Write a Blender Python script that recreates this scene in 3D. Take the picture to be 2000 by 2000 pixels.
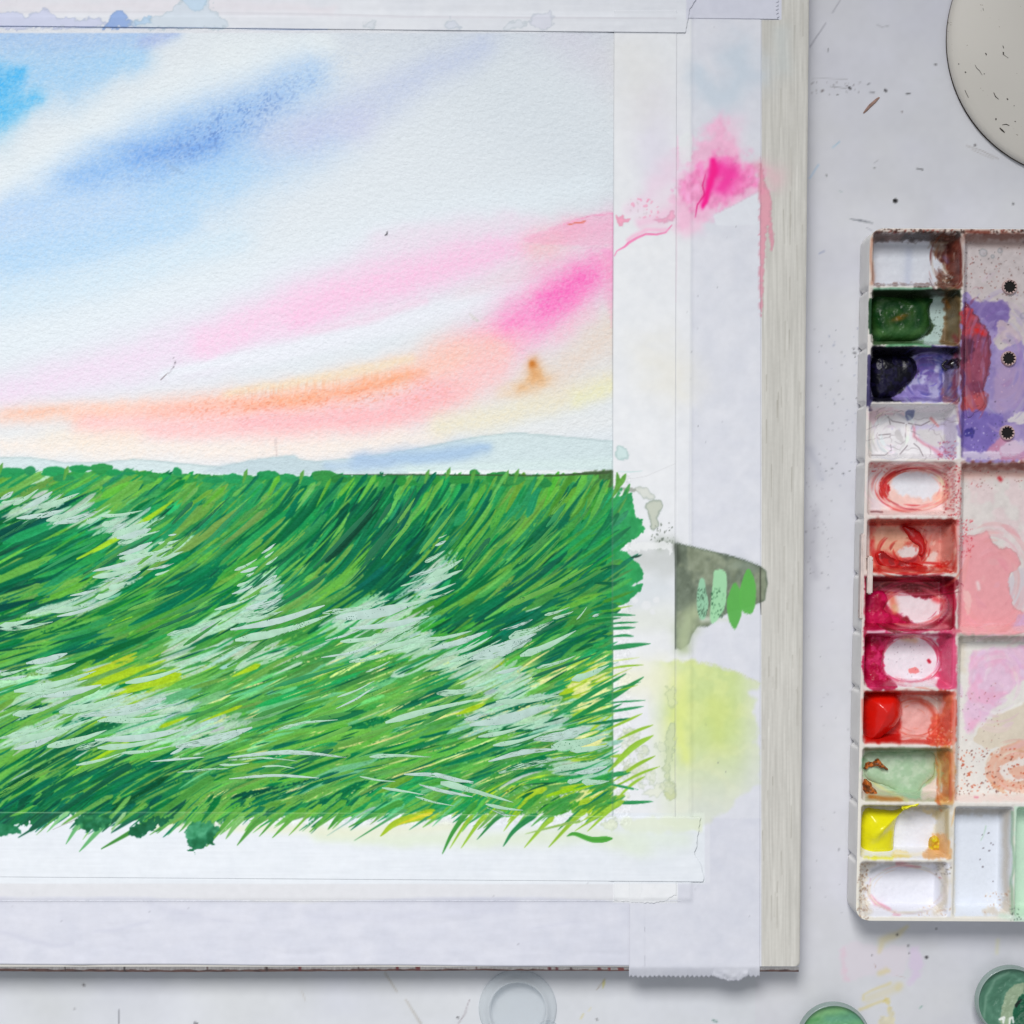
import bpy, bmesh, math, random
import numpy as np

# ---------------------------------------------------------------- scene reset
for o in list(bpy.data.objects):
    bpy.data.objects.remove(o, do_unlink=True)
scene = bpy.context.scene
COL = scene.collection
random.seed(11)
RNG = np.random.default_rng(11)

# measurements: one photo pixel is 0.15 mm on the table, camera 0.45 m above it
S = 0.00015
D = 0.45
MM = 0.001

# ---------------------------------------------------------------- camera
cam_data = bpy.data.cameras.new('camera')
cam_data.sensor_width = 36.0
cam_data.lens = 36.0 * D / (2000 * S)
cam_data.clip_start = 0.01
cam_data.clip_end = 20.0
cam = bpy.data.objects.new('camera', cam_data)
cam.location = (0, 0, D)
cam.rotation_euler = (0, 0, 0)
COL.objects.link(cam)
scene.camera = cam

# ---------------------------------------------------------------- world + lamps
world = bpy.data.worlds.new('World')
scene.world = world
world.use_nodes = True
bg = world.node_tree.nodes['Background']
bg.inputs['Color'].default_value = (0.90, 0.94, 1.0, 1)
bg.inputs['Strength'].default_value = 0.30


def area(name, loc, target, sx, sy, power, color, spread=180.0):
    ld = bpy.data.lights.new(name, 'AREA')
    ld.shape = 'RECTANGLE'
    ld.size = sx
    ld.size_y = sy
    ld.energy = power
    ld.color = color
    ld.spread = math.radians(spread)
    o = bpy.data.objects.new(name, ld)
    COL.objects.link(o)
    o.location = loc
    dx, dy, dz = (target[i] - loc[i] for i in range(3))
    from mathutils import Vector
    o.rotation_euler = Vector((dx, dy, dz)).to_track_quat('-Z', 'Y').to_euler()
    return o


# daylight from a window beyond the top edge, plus an added overhead fill to brighten the lower part
area('window_light', (-0.22, 0.64, 1.02), (-0.09, -0.18, 0), 0.46, 0.40, 1.32, (1.0, 0.985, 0.965), 50.0)
area('fill_light', (0.06, -0.16, 1.10), (0.05, -0.20, 0), 0.60, 0.50, 0.24, (0.97, 0.97, 1.0), 80.0)

scene.view_settings.view_transform = 'Standard'
scene.view_settings.look = 'None'
scene.view_settings.exposure = 0.0
scene.view_settings.gamma = 1.0
scene.view_settings.use_curve_mapping = False
scene.render.engine = 'CYCLES'

# ---------------------------------------------------------------- helpers: space
def W(px, py, z):
    f = S * (D - z) / D
    return (px - 1000.0) * f, -(py - 1000.0) * f


def lin(c):
    c = np.asarray(c, dtype=np.float64) / 255.0
    return np.where(c <= 0.04045, c / 12.92, ((c + 0.055) / 1.055) ** 2.4)


def L4(c):
    r = lin(c)
    return (float(r[0]), float(r[1]), float(r[2]), 1.0)


# ---------------------------------------------------------------- helpers: noise
_TAB = np.random.default_rng(5).random((256, 256)).astype(np.float32)


def vn(x, y, seed=0):
    x = np.asarray(x, dtype=np.float32) + seed * 17.31
    y = np.asarray(y, dtype=np.float32) + seed * 9.77
    xi = np.floor(x); yi = np.floor(y)
    fx = x - xi; fy = y - yi
    fx = fx * fx * (3 - 2 * fx); fy = fy * fy * (3 - 2 * fy)
    xi = xi.astype(np.int32) & 255; yi = yi.astype(np.int32) & 255
    x1 = (xi + 1) & 255; y1 = (yi + 1) & 255
    a = _TAB[yi, xi] * (1 - fx) + _TAB[yi, x1] * fx
    b = _TAB[y1, xi] * (1 - fx) + _TAB[y1, x1] * fx
    return a * (1 - fy) + b * fy


def fbm(x, y, seed=0, octs=3):
    r = 0; amp = 0.5; tot = 0
    for i in range(octs):
        r = r + amp * vn(x * (2 ** i), y * (2 ** i), seed + i * 3)
        tot += amp; amp *= 0.5
    return r / tot


def sst(a, b, x):
    t = np.clip((x - a) / (b - a + 1e-9), 0, 1)
    return t * t * (3 - 2 * t)


def smooth_closed(pts, n=5):
    p = np.array(pts, float); out = []
    m = len(p)
    for i in range(m):
        p0, p1, p2, p3 = p[i - 1], p[i], p[(i + 1) % m], p[(i + 2) % m]
        for k in range(n):
            t = k / n
            out.append(0.5 * ((2 * p1) + (-p0 + p2) * t + (2 * p0 - 5 * p1 + 4 * p2 - p3) * t * t + (-p0 + 3 * p1 - 3 * p2 + p3) * t ** 3))
    return np.array(out)


def poly_sdf(P, X, Y):
    """signed distance, negative inside"""
    d2 = np.full(X.shape, 1e12, np.float32)
    ins = np.zeros(X.shape, bool)
    n = len(P)
    for i in range(n):
        ax, ay = P[i]; bx, by = P[(i + 1) % n]
        ex, ey = bx - ax, by - ay
        wx, wy = X - ax, Y - ay
        t = np.clip((wx * ex + wy * ey) / (ex * ex + ey * ey + 1e-9), 0, 1)
        d2 = np.minimum(d2, (wx - ex * t) ** 2 + (wy - ey * t) ** 2)
        c = (ay > Y) != (by > Y)
        if by != ay:
            ins ^= c & (X < ex * (Y - ay) / (by - ay) + ax)
    d = np.sqrt(d2)
    return np.where(ins, -d, d)


def line_dist(pts, ws, X, Y):
    """distance to polyline, interpolated half width, parameter, signed side"""
    best = np.full(X.shape, 1e12, np.float32)
    w = np.zeros(X.shape, np.float32); tt = np.zeros(X.shape, np.float32); sd = np.zeros(X.shape, np.float32)
    n = len(pts) - 1
    for i in range(n):
        ax, ay = pts[i]; bx, by = pts[i + 1]
        ex, ey = bx - ax, by - ay
        l2 = ex * ex + ey * ey + 1e-9
        wx, wy = X - ax, Y - ay
        t = np.clip((wx * ex + wy * ey) / l2, 0, 1)
        q = (wx - ex * t) ** 2 + (wy - ey * t) ** 2
        m = q < best
        best = np.where(m, q, best)
        w = np.where(m, ws[i] + (ws[i + 1] - ws[i]) * t, w)
        tt = np.where(m, (i + t) / n, tt)
        sd = np.where(m, (ex * wy - ey * wx) / math.sqrt(l2), sd)
    return np.sqrt(best), w, tt, sd


class Canvas:
    """pigment map in photo-pixel coordinates (srgb 0..255), later stored per vertex"""

    def __init__(s, x0, y0, x1, y1, step, base):
        s.x0, s.y0, s.step = x0, y0, step
        xs = np.arange(x0, x1 + step, step, dtype=np.float32)
        ys = np.arange(y0, y1 + step, step, dtype=np.float32)
        s.X, s.Y = np.meshgrid(xs, ys)
        s.C = np.empty(s.X.shape + (3,), np.float32)
        s.C[:] = base
        s.G = fbm(s.X / 14.0, s.Y / 14.0, 1, 4) - 0.5     # general roughness

    def sl(s, x0, y0, x1, y1):
        i0 = max(0, int((x0 - s.x0) / s.step)); i1 = min(s.X.shape[1], int((x1 - s.x0) / s.step) + 2)
        j0 = max(0, int((y0 - s.y0) / s.step)); j1 = min(s.X.shape[0], int((y1 - s.y0) / s.step) + 2)
        if i1 <= i0 or j1 <= j0:
            return None
        return (slice(j0, j1), slice(i0, i1))

    def mix(s, k, col, a):
        a = a[..., None]
        s.C[k] = s.C[k] * (1 - a) + np.asarray(col, np.float32) * a

    def band(s, pts, ws, col, alpha=1.0, p=2.0, warp=0.0, seed=0):
        m = max(ws) * 2.3 + warp
        xs = [q[0] for q in pts]; ys = [q[1] for q in pts]
        k = s.sl(min(xs) - m, min(ys) - m, max(xs) + m, max(ys) + m)
        if k is None: return
        X, Y = s.X[k], s.Y[k]
        if warp:
            X = X + warp * 2 * (fbm(X / 40, Y / 40, 30 + seed) - .5)
            Y = Y + warp * 2 * (fbm(X / 40, Y / 40, 40 + seed) - .5)
        d, w, t, sd = line_dist(pts, ws, X, Y)
        a = alpha * np.exp(-(d / np.maximum(w, .5)) ** p)
        s.mix(k, col, a)

    def poly(s, pts, col, alpha=1.0, soft=1.5, rough=0.0, rs=10.0, smooth=True, edge=0.0, ew=2.5, seed=0, fade=None, tex=0.0, col2=None):
        P = smooth_closed(pts) if smooth else np.array(pts, float)
        m = soft + rough + 4
        k = s.sl(P[:, 0].min() - m, P[:, 1].min() - m, P[:, 0].max() + m, P[:, 1].max() + m)
        if k is None: return
        X, Y = s.X[k], s.Y[k]
        d = poly_sdf(P, X, Y)
        if rough:
            d = d + rough * 2 * (fbm(X / rs, Y / rs, 50 + seed) - .5)
        a = 1 - sst(-soft, soft, d)
        if fade is not None:
            a = a * fade(X, Y)
        c = np.asarray(col, np.float32)
        if tex:
            n = fbm(X / 9, Y / 9, 70 + seed, 4)[..., None] - .5
            cc = c + n * tex
            if col2 is not None:
                q = sst(.40, .62, fbm(X / 26, Y / 26, 80 + seed, 3))[..., None]
                cc = cc * (1 - q) + (np.asarray(col2, np.float32) + n * tex) * q
            c = np.clip(cc, 0, 255)
        s.mix(k, c, a * alpha)
        if edge:
            e = np.exp(-((d + ew * .6) / ew) ** 2) * edge
            if fade is not None: e = e * fade(X, Y)
            s.C[k] *= (1 - e[..., None] * np.array([.55, .45, .45], np.float32))

    def stroke(s, pts, ws, col, alpha=1.0, dry=0.0, seed=0):
        m = max(ws) + 3
        xs = [q[0] for q in pts]; ys = [q[1] for q in pts]
        k = s.sl(min(xs) - m, min(ys) - m, max(xs) + m, max(ys) + m)
        if k is None: return
        X, Y = s.X[k], s.Y[k]
        d, w, t, sd = line_dist(pts, ws, X, Y)
        a = np.clip((w - d) / 1.2 + .5, 0, 1)
        if dry:
            br = vn(sd * .45, t * 3.0, seed) * .55 + vn(X * .35, Y * .35, seed + 2) * .45
            a = a * sst(dry * .62 - .1, dry * .62 + .12, br + (1 - t) * .25)
        c = np.asarray(col, np.float32) + (vn(sd * .35, t * 1.5, seed + 5) - .5)[..., None] * 22
        s.mix(k, np.clip(c, 0, 255), a * alpha)

    def specks(s, n, x0, y0, x1, y1, cols, r=(0.6, 1.8), alpha=.8, seed=0, keep=None):
        rg = np.random.default_rng(900 + seed)
        for i in range(n):
            x = rg.uniform(x0, x1); y = rg.uniform(y0, y1)
            if keep is not None and not keep(x, y): continue
            rr = rg.uniform(*r) * (1.6 if rg.random() < .08 else 1)
            c = cols[int(rg.integers(len(cols)))]
            an = rg.uniform(0, 3.14); l = rg.uniform(0, rr * 1.2)
            s.stroke([(x - l * math.cos(an), y - l * math.sin(an)), (x + l * math.cos(an), y + l * math.sin(an))], [rr, rr * .7], c, alpha)

    def sample(s, px, py):
        if getattr(s, 'mirror', False):      # beyond the left border the picture simply goes on
            px = np.where(px < -14, -28 - px, px)
        u = np.clip((px - s.x0) / s.step, 0, s.X.shape[1] - 1.001)
        v = np.clip((py - s.y0) / s.step, 0, s.X.shape[0] - 1.001)
        i = u.astype(int); j = v.astype(int)
        fx = (u - i)[..., None]; fy = (v - j)[..., None]
        C = s.C
        c = (C[j, i] * (1 - fx) + C[j, i + 1] * fx) * (1 - fy) + (C[j + 1, i] * (1 - fx) + C[j + 1, i + 1] * fx) * fy
        return np.clip(c, 0, 255)


# ---------------------------------------------------------------- helpers: objects
def tag(o, label=None, cat=None, group=None, kind=None):
    if label: o['label'] = label
    if cat: o['category'] = cat
    if group: o['group'] = group
    if kind: o['kind'] = kind
    return o


def empty(name, loc=(0, 0, 0)):
    o = bpy.data.objects.new(name, None)
    o.empty_display_size = 0.01
    o.location = loc
    COL.objects.link(o)
    return o


def add_mesh(name, V, F, mat, parent=None, colors=None, smooth=True):
    me = bpy.data.meshes.new(name)
    V = np.asarray(V, np.float32).reshape(-1, 3)
    if isinstance(F, np.ndarray):
        n = F.shape[1]
        me.vertices.add(len(V)); me.vertices.foreach_set('co', V.ravel())
        me.loops.add(F.size); me.loops.foreach_set('vertex_index', F.astype(np.int32).ravel())
        me.polygons.add(len(F))
        me.polygons.foreach_set('loop_start', np.arange(0, F.size, n, dtype=np.int32))
        me.polygons.foreach_set('loop_total', np.full(len(F), n, np.int32))
        me.update(calc_edges=True)
    else:
        me.from_pydata(V.tolist(), [], F)
        me.update()
    if smooth:
        me.polygons.foreach_set('use_smooth', np.ones(len(me.polygons), bool))
    if colors is not None:
        at = me.color_attributes.new('pigment', 'FLOAT_COLOR', 'POINT')
        c = np.ones((len(V), 4), np.float32)
        c[:, :3] = lin(np.asarray(colors).reshape(-1, 3))
        at.data.foreach_set('color', c.ravel())
    me.materials.append(mat)
    o = bpy.data.objects.new(name, me)
    COL.objects.link(o)
    if parent is not None:
        o.parent = parent
        o.matrix_parent_inverse = parent.matrix_basis.inverted()
    return o


def grid_faces(ny, nx, off=0):
    a = np.arange(ny * nx).reshape(ny, nx) + off
    return np.stack([a[1:, :-1].ravel(), a[1:, 1:].ravel(), a[:-1, 1:].ravel(), a[:-1, :-1].ravel()], 1)


def sheet(name, PX, PY, Z, mat, canvas, parent=None, skirt=None):
    """height-field sheet given in photo pixels at its own height, coloured from a pigment map"""
    x, y = W(PX, PY, Z)
    ny, nx = PX.shape
    V = np.stack([x, y, Z], -1).reshape(-1, 3)
    C = canvas.sample(PX, PY).reshape(-1, 3)
    F = grid_faces(ny, nx)
    if skirt is not None:
        a = np.arange(ny * nx).reshape(ny, nx)
        loop = np.concatenate([a[0, :-1], a[:-1, -1], a[-1, :0:-1], a[:0:-1, 0]])
        Vb = V[loop].copy(); Vb[:, 2] -= skirt
        n = len(loop); o = len(V)
        i = np.arange(n); j = (i + 1) % n
        F = np.concatenate([F, np.stack([loop[j], loop[i], o + i, o + j][::-1], 1)])
        V = np.concatenate([V, Vb]); C = np.concatenate([C, C[loop] * .93])
    return add_mesh(name, V, F, mat, parent, C)


def lathe(name, prof, cx, cy, mat, parent=None, seg=96, colors=None):
    V = []; F = []
    for r, z in prof:
        for k in range(seg):
            a = 2 * math.pi * k / seg
            V.append((cx + r * math.cos(a), cy + r * math.sin(a), z))
    n = len(prof)
    for i in range(n - 1):
        for k in range(seg):
            k2 = (k + 1) % seg
            F.append((i * seg + k, i * seg + k2, (i + 1) * seg + k2, (i + 1) * seg + k))
    return add_mesh(name, V, F, mat, parent)


# ---------------------------------------------------------------- materials
def new_mat(name):
    m = bpy.data.materials.new(name)
    m.use_nodes = True
    return m, m.node_tree, m.node_tree.nodes['Principled BSDF']


def bump_chain(nt, bsdf, layers):
    """layers: (scale, detail, strength, distance, stretch)"""
    tc = nt.nodes.new('ShaderNodeTexCoord')
    prev = None
    for sc, det, st, dist, stretch in layers:
        mp = nt.nodes.new('ShaderNodeMapping'); mp.inputs['Scale'].default_value = stretch
        nz = nt.nodes.new('ShaderNodeTexNoise'); nz.inputs['Scale'].default_value = sc; nz.inputs['Detail'].default_value = det
        nz.inputs['Roughness'].default_value = .6
        bp = nt.nodes.new('ShaderNodeBump'); bp.inputs['Strength'].default_value = st; bp.inputs['Distance'].default_value = dist
        nt.links.new(tc.outputs['Object'], mp.inputs['Vector'])
        nt.links.new(mp.outputs['Vector'], nz.inputs['Vector'])
        nt.links.new(nz.outputs['Fac'], bp.inputs['Height'])
        if prev: nt.links.new(prev.outputs['Normal'], bp.inputs['Normal'])
        prev = bp
    if prev: nt.links.new(prev.outputs['Normal'], bsdf.inputs['Normal'])
    return tc


def pigment_mat(name, rough=.7, spec=.25, layers=(), grain=(900., .03), coat=0.0, rough_noise=None):
    """base colour from the pigment map, broken by fine procedural grain"""
    m, nt, b = new_mat(name)
    at = nt.nodes.new('ShaderNodeAttribute'); at.attribute_name = 'pigment'
    tc = bump_chain(nt, b, layers)
    nz = nt.nodes.new('ShaderNodeTexNoise'); nz.inputs['Scale'].default_value = grain[0]; nz.inputs['Detail'].default_value = 3
    mr = nt.nodes.new('ShaderNodeMapRange')
    mr.inputs['From Min'].default_value = .3; mr.inputs['From Max'].default_value = .7
    mr.inputs['To Min'].default_value = 1 - grain[1]; mr.inputs['To Max'].default_value = 1 + grain[1]
    mx = nt.nodes.new('ShaderNodeVectorMath'); mx.operation = 'SCALE'
    nt.links.new(tc.outputs['Object'], nz.inputs['Vector'])
    nt.links.new(nz.outputs['Fac'], mr.inputs['Value'])
    nt.links.new(at.outputs['Color'], mx.inputs[0]); nt.links.new(mr.outputs['Result'], mx.inputs['Scale'])
    nt.links.new(mx.outputs['Vector'], b.inputs['Base Color'])
    b.inputs['Roughness'].default_value = rough
    b.inputs['Specular IOR Level'].default_value = spec
    if rough_noise:
        n2 = nt.nodes.new('ShaderNodeTexNoise'); n2.inputs['Scale'].default_value = rough_noise[0]
        m2 = nt.nodes.new('ShaderNodeMapRange')
        m2.inputs['From Min'].default_value = .35; m2.inputs['From Max'].default_value = .65
        m2.inputs['To Min'].default_value = rough_noise[1]; m2.inputs['To Max'].default_value = rough_noise[2]
        nt.links.new(tc.outputs['Object'], n2.inputs['Vector']); nt.links.new(n2.outputs['Fac'], m2.inputs['Value'])
        nt.links.new(m2.outputs['Result'], b.inputs['Roughness'])
    if coat:
        b.inputs['Coat Weight'].default_value = coat; b.inputs['Coat Roughness'].default_value = .12
    return m


def plain_mat(name, col, rough=.5, spec=.4, layers=(), var=(120., .06), coat=0.0, speck=None):
    """one colour broken by procedural noise; optional bare specks of another colour"""
    m, nt, b = new_mat(name)
    tc = bump_chain(nt, b, layers)
    nz = nt.nodes.new('ShaderNodeTexNoise'); nz.inputs['Scale'].default_value = var[0]; nz.inputs['Detail'].default_value = 4
    cr = nt.nodes.new('ShaderNodeValToRGB')
    c = np.array(L4(col))
    e = cr.color_ramp.elements
    e[0].position = .3; e[1].position = .7
    e[0].color = tuple(np.clip(c[:3] * (1 - var[1]), 0, 1)) + (1,)
    e[1].color = tuple(np.clip(c[:3] * (1 + var[1]), 0, 1)) + (1,)
    nt.links.new(tc.outputs['Object'], nz.inputs['Vector']); nt.links.new(nz.outputs['Fac'], cr.inputs['Fac'])
    out = cr.outputs['Color']
    if speck:
        n2 = nt.nodes.new('ShaderNodeTexNoise'); n2.inputs['Scale'].default_value = speck[1]; n2.inputs['Detail'].default_value = 2
        n3 = nt.nodes.new('ShaderNodeTexNoise'); n3.inputs['Scale'].default_value = speck[1] * .12
        ad = nt.nodes.new('ShaderNodeMath'); ad.operation = 'MULTIPLY_ADD'; ad.inputs[1].default_value = .55
        r2 = nt.nodes.new('ShaderNodeMapRange'); r2.inputs['From Min'].default_value = speck[2]; r2.inputs['From Max'].default_value = speck[2] + .03
        mx = nt.nodes.new('ShaderNodeMix'); mx.data_type = 'RGBA'
        nt.links.new(tc.outputs['Object'], n2.inputs['Vector']); nt.links.new(tc.outputs['Object'], n3.inputs['Vector'])
        nt.links.new(n3.outputs['Fac'], ad.inputs[0]); nt.links.new(n2.outputs['Fac'], ad.inputs[2])
        nt.links.new(ad.outputs[0], r2.inputs['Value']); nt.links.new(r2.outputs['Result'], mx.inputs['Factor'])
        nt.links.new(out, mx.inputs['A']); mx.inputs['B'].default_value = L4(speck[0])
        out = mx.outputs['Result']
    nt.links.new(out, b.inputs['Base Color'])
    b.inputs['Roughness'].default_value = rough
    b.inputs['Specular IOR Level'].default_value = spec
    if coat:
        b.inputs['Coat Weight'].default_value = coat; b.inputs['Coat Roughness'].default_value = .08
    return m


ONE = (1, 1, 1)
M_paper = pigment_mat('painted_paper', .85, .12, [(620., 3., .75, .0004, (1, 1.35, 1)), (1800., 2., .3, .0001, ONE)], (1500., .03))
M_tape = pigment_mat('masking_tape', .62, .25, [(900., 3., .22, .0001, (.35, 1, 1)), (70., 3., .16, .0009, ONE)], (420., .02))
M_board = pigment_mat('painted_wood', .6, .3, [(700., 3., .35, .0002, (1, .05, 1))], (900., .02))
M_table = pigment_mat('table_top', .5, .3, [(900., 2., .05, .0001, ONE)], (60., .012))
M_pal = pigment_mat('palette_plastic', .35, .4, [(700., 3., .10, .0001, ONE)], (900., .02), rough_noise=(300., .22, .5))
M_thick = pigment_mat('thick_paint', .36, .22, [(260., 3., .22, .0004, ONE)], (500., .05), rough_noise=(220., .24, .45))
M_wet = pigment_mat('wet_paint', .27, .5, [(160., 2., .10, .0004, ONE)], (500., .03), coat=.3)
# ================================================================ pigment of paper, tapes and board
BZ = 12.0 * MM          # top of the drawing board, which rests on battens
BB = 7.0 * MM           # its underside
PZ = BZ + 0.35 * MM     # top of the paper
TT = 0.11 * MM          # thickness of one tape

# --- broad washes of the painted sky on a coarse map
sky = Canvas(-24, 20, 1240, 960, 4.0, (227, 234, 239))
def sb(pts, ws, col, a, p=2.0, warp=10):
    if len(ws) == 1: ws = ws * len(pts)
    sky.band(pts, ws, col, a, p, warp, len(pts) + int(pts[0][1]) % 7)
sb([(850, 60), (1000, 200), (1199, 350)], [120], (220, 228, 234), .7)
sb([(600, 60), (900, 60), (1199, 70)], [50], (216, 223, 232), .7)  # pale wash that also holds the sheet's dimmer top light
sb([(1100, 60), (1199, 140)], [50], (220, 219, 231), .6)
sb([(-30, 400), (200, 250), (450, 130), (620, 80)], [60, 55, 50, 35], (236, 243, 245), .9)
sb([(-30, 66), (150, 84), (340, 56)], [52, 58, 18], (180, 206, 240), .95)
sb([(-30, 150), (130, 150), (270, 110)], [70, 56, 30], (170, 213, 247), .85)
sb([(-30, 185), (10, 165), (42, 145)], [62, 46, 14], (92, 192, 247), .85, 1.7, 12)
sb([(-30, 245), (70, 185)], [36, 18], (96, 194, 246), .7)
sb([(280, 84), (345, 60)], [15, 11], (182, 198, 235), .8)
sb([(-20, 445), (180, 352), (330, 292), (480, 225), (600, 150)], [30, 54, 70, 64, 44], (186, 215, 246), .95, 1.9, 16)
sb([(20, 490), (300, 390), (450, 335), (620, 250)], [66, 78, 72, 58], (182, 217, 247), .9, 1.9, 16)
sb([(140, 350), (300, 303), (480, 245)], [30, 56, 46], (153, 195, 243), .8, 1.8, 18)
sb([(330, 292), (430, 252), (540, 195)], [22, 40, 34], (158, 193, 238), .6, 1.8, 18)
sb([(270, 304), (410, 284)], [26, 24], (128, 173, 236), .55, 1.7, 18)
sb([(540, 270), (680, 225), (800, 160), (940, 90)], [56, 54, 42, 30], (204, 214, 236), .8, 1.9)
sb([(600, 265), (700, 245)], [34], (208, 210, 238), .4)
sb([(-30, 440), (100, 445), (240, 415)], [60, 62, 54], (200, 221, 246), .6)
sb([(-30, 520), (150, 490), (360, 435)], [54, 50, 34], (186, 219, 247), .75)
sb([(-30, 600), (200, 550), (460, 470)], [50, 44, 34], (213, 233, 246), .75)
sb([(0, 680), (300, 605), (600, 508), (900, 420), (1150, 360)], [42, 48, 46, 45, 30], (229, 238, 244), .8)
sb([(-30, 775), (150, 735), (300, 693), (450, 650), (620, 590)], [32, 44, 52, 54, 50], (239, 223, 240), .95, 2.0)
sb([(400, 675), (600, 595), (750, 545), (900, 503), (1010, 480), (1120, 448)], [30, 52, 58, 52, 42, 24], (246, 213, 235), 1, 2.1, 12)
sb([(580, 615), (760, 558), (900, 515), (1040, 480)], [22, 38, 38, 16], (250, 201, 230), .6, 1.8, 16)
sb([(740, 468), (950, 438), (1060, 430)], [20, 26, 14], (238, 224, 237), .6)
sb([(900, 590), (1010, 540), (1100, 500), (1199, 470)], [20, 30, 32, 32], (237, 221, 230), .85)
sb([(1050, 485), (1125, 450)], [30, 24], (244, 200, 200), .65)
sb([(1120, 450), (1210, 432)], [26, 32], (246, 194, 218), .7)
sb([(320, 730), (560, 684), (760, 634), (920, 592), (1050, 552)], [9, 18, 23, 20, 10], (235, 238, 245), 1, 2.4, 5)
sb([(600, 652), (720, 622), (830, 588)], [6, 11, 7], (242, 219, 235), .8, 2, 4)
sb([(900, 700), (1000, 648), (1080, 592), (1150, 540), (1186, 512)], [40, 56, 62, 48, 22], (250, 190, 218), 1, 2.0, 12)
sb([(960, 665), (1085, 585), (1165, 528)], [22, 50, 32], (254, 150, 208), .85, 1.8, 18)
sb([(1070, 592), (1140, 545)], [22, 26], (255, 116, 196), .6, 1.9, 12)
sb([(1196, 500), (1196, 620)], [22, 8], (250, 168, 208), .7)
sb([(-30, 812), (80, 808), (240, 800)], [19, 21, 16], (249, 213, 197), .85, 2.0, 6)
sb([(20, 806), (130, 801)], [10, 8], (247, 196, 172), .5, 2.0, 6)
sb([(160, 812), (450, 796), (600, 779), (750, 747), (900, 700)], [20, 32, 36, 38, 40], (252, 209, 190), 1, 2.0, 12)
sb([(290, 804), (450, 800), (570, 789)], [12, 18, 14], (253, 186, 162), .7, 1.9, 8)
sb([(480, 797), (640, 774), (740, 750), (825, 728)], [9, 15, 15, 9], (250, 172, 128), .8, 1.8, 8)
sb([(440, 770), (650, 736), (800, 702)], [8, 14, 11], (243, 224, 194), .8, 2, 5)
sb([(170, 834), (400, 838), (600, 830), (780, 806), (900, 758), (975, 695)], [26, 40, 44, 48, 52, 46], (251, 204, 204), 1, 2.0, 12)
sb([(480, 830), (740, 815), (870, 768)], [18, 32, 26], (250, 188, 194), .65, 1.9)
sb([(860, 695), (950, 675)], [36, 30], (249, 204, 194), .7)
sb([(-30, 868), (300, 878), (600, 876), (850, 854)], [24, 26, 28, 22], (246, 236, 227), .85)
sb([(100, 854), (260, 854)], [22], (245, 232, 216), .6)
sb([(860, 832), (1000, 808), (1120, 772), (1199, 744)], [26, 34, 34, 30], (237, 231, 210), .95)
sb([(1100, 720), (1199, 650)], [44, 50], (234, 220, 210), .95)
sb([(1080, 660), (1150, 615)], [18, 16], (245, 206, 220), .6)
sb([(1130, 775), (1185, 755)], [18], (237, 236, 200), .8)
sb([(1020, 850), (1199, 815)], [22], (232, 235, 236), .9)

# --- fine map
cv = Canvas(-24, -24, 1604, 1932, 1.5, (229, 235, 240))
cv.mirror = True
X, Y = cv.X, cv.Y
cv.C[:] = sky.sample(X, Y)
paper0 = np.array([231, 237, 241], np.float32)          # pigment settles unevenly in the paper tooth
gr = ((vn(X / 2.4, Y / 2.4, 41) - .5) * .42 + (vn(X / 6 + Y / 20, Y / 5, 43) - .5) * .2)[..., None]
cv.C[:] = np.clip(paper0 + (cv.C - paper0) * (1 + gr), 0, 255)
# granulation of the blue cloud
gr = sst(.60, .80, vn(X / 3.2, Y / 3.2, 3)) * np.exp(-(((X - 440) * .9 + (Y - 245) * .45) / 110) ** 2 - (((Y - 245) + (X - 440) * .48) / 38) ** 2)
cv.mix((slice(None), slice(None)), (96, 132, 200), gr * .55)
gr = sst(.55, .85, vn(X / 3.0, Y / 3.0, 8)) * np.exp(-((Y - (808 - (X - 300) * .085)) / 26) ** 2) * sst(280, 420, X) * (1 - sst(800, 950, X))
cv.mix((slice(None), slice(None)), (236, 120, 80), gr * .35)
# vertical bristle fringe above the orange streak
fr = sst(.45, .75, vn(X / 2.4, Y / 40, 14)) * np.exp(-((Y - (752 - (X - 620) * .13)) / 11) ** 2) * sst(380, 600, X) * (1 - sst(780, 830, X))
cv.mix((slice(None), slice(None)), (248, 168, 120), fr * .35)
# orange-brown blot
for x, y, rx, ry, c, a in [(1052, 742, 24, 15, (238, 204, 168), .8), (1018, 760, 26, 12, (238, 206, 172), .75), (990, 770, 18, 9, (240, 214, 188), .6), (1046, 722, 15, 17, (236, 198, 156), .75),
                           (1048, 742, 15, 9, (230, 174, 118), .65), (1022, 758, 12, 8, (230, 178, 124), .6), (1042, 714, 9, 11, (222, 150, 84), .75), (1040, 710, 4.5, 6, (204, 120, 46), .85), (1047, 730, 7, 8, (226, 162, 100), .6)]:
    rx *= 1.3; ry *= 1.3
    k = cv.sl(x - 3 * rx, y - 3 * ry, x + 3 * rx, y + 3 * ry)
    q = ((X[k] - x) / rx) ** 2 + ((Y[k] - y) / ry) ** 2 + (fbm(X[k] / 9, Y[k] / 9, int(x) % 20) - .5) * 1.6
    cv.mix(k, c, a * np.exp(-np.clip(q, 0, 9)))
# crisp wet edge of pink along the upper right
cv.poly([(1020, 470), (1080, 443), (1140, 424), (1200, 417), (1215, 470), (1110, 480)], (249, 168, 205), .35, 3, 4)
cv.stroke([(1100, 438), (1150, 422), (1200, 417)], [.8, 1.2, 1.2], (246, 140, 185), .5)
cv.stroke([(1105, 440), (1122, 436), (1142, 433)], [.5, 1.4, 1.6], (226, 108, 80), .9)
cv.stroke([(1197, 418), (1196, 520), (1195, 640)], [1.2, 1.6, .8], (246, 140, 190), .5)
cv.band([(1199, 505), (1180, 490)], [10, 6], (250, 170, 214), .7, 2, 6)
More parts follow.
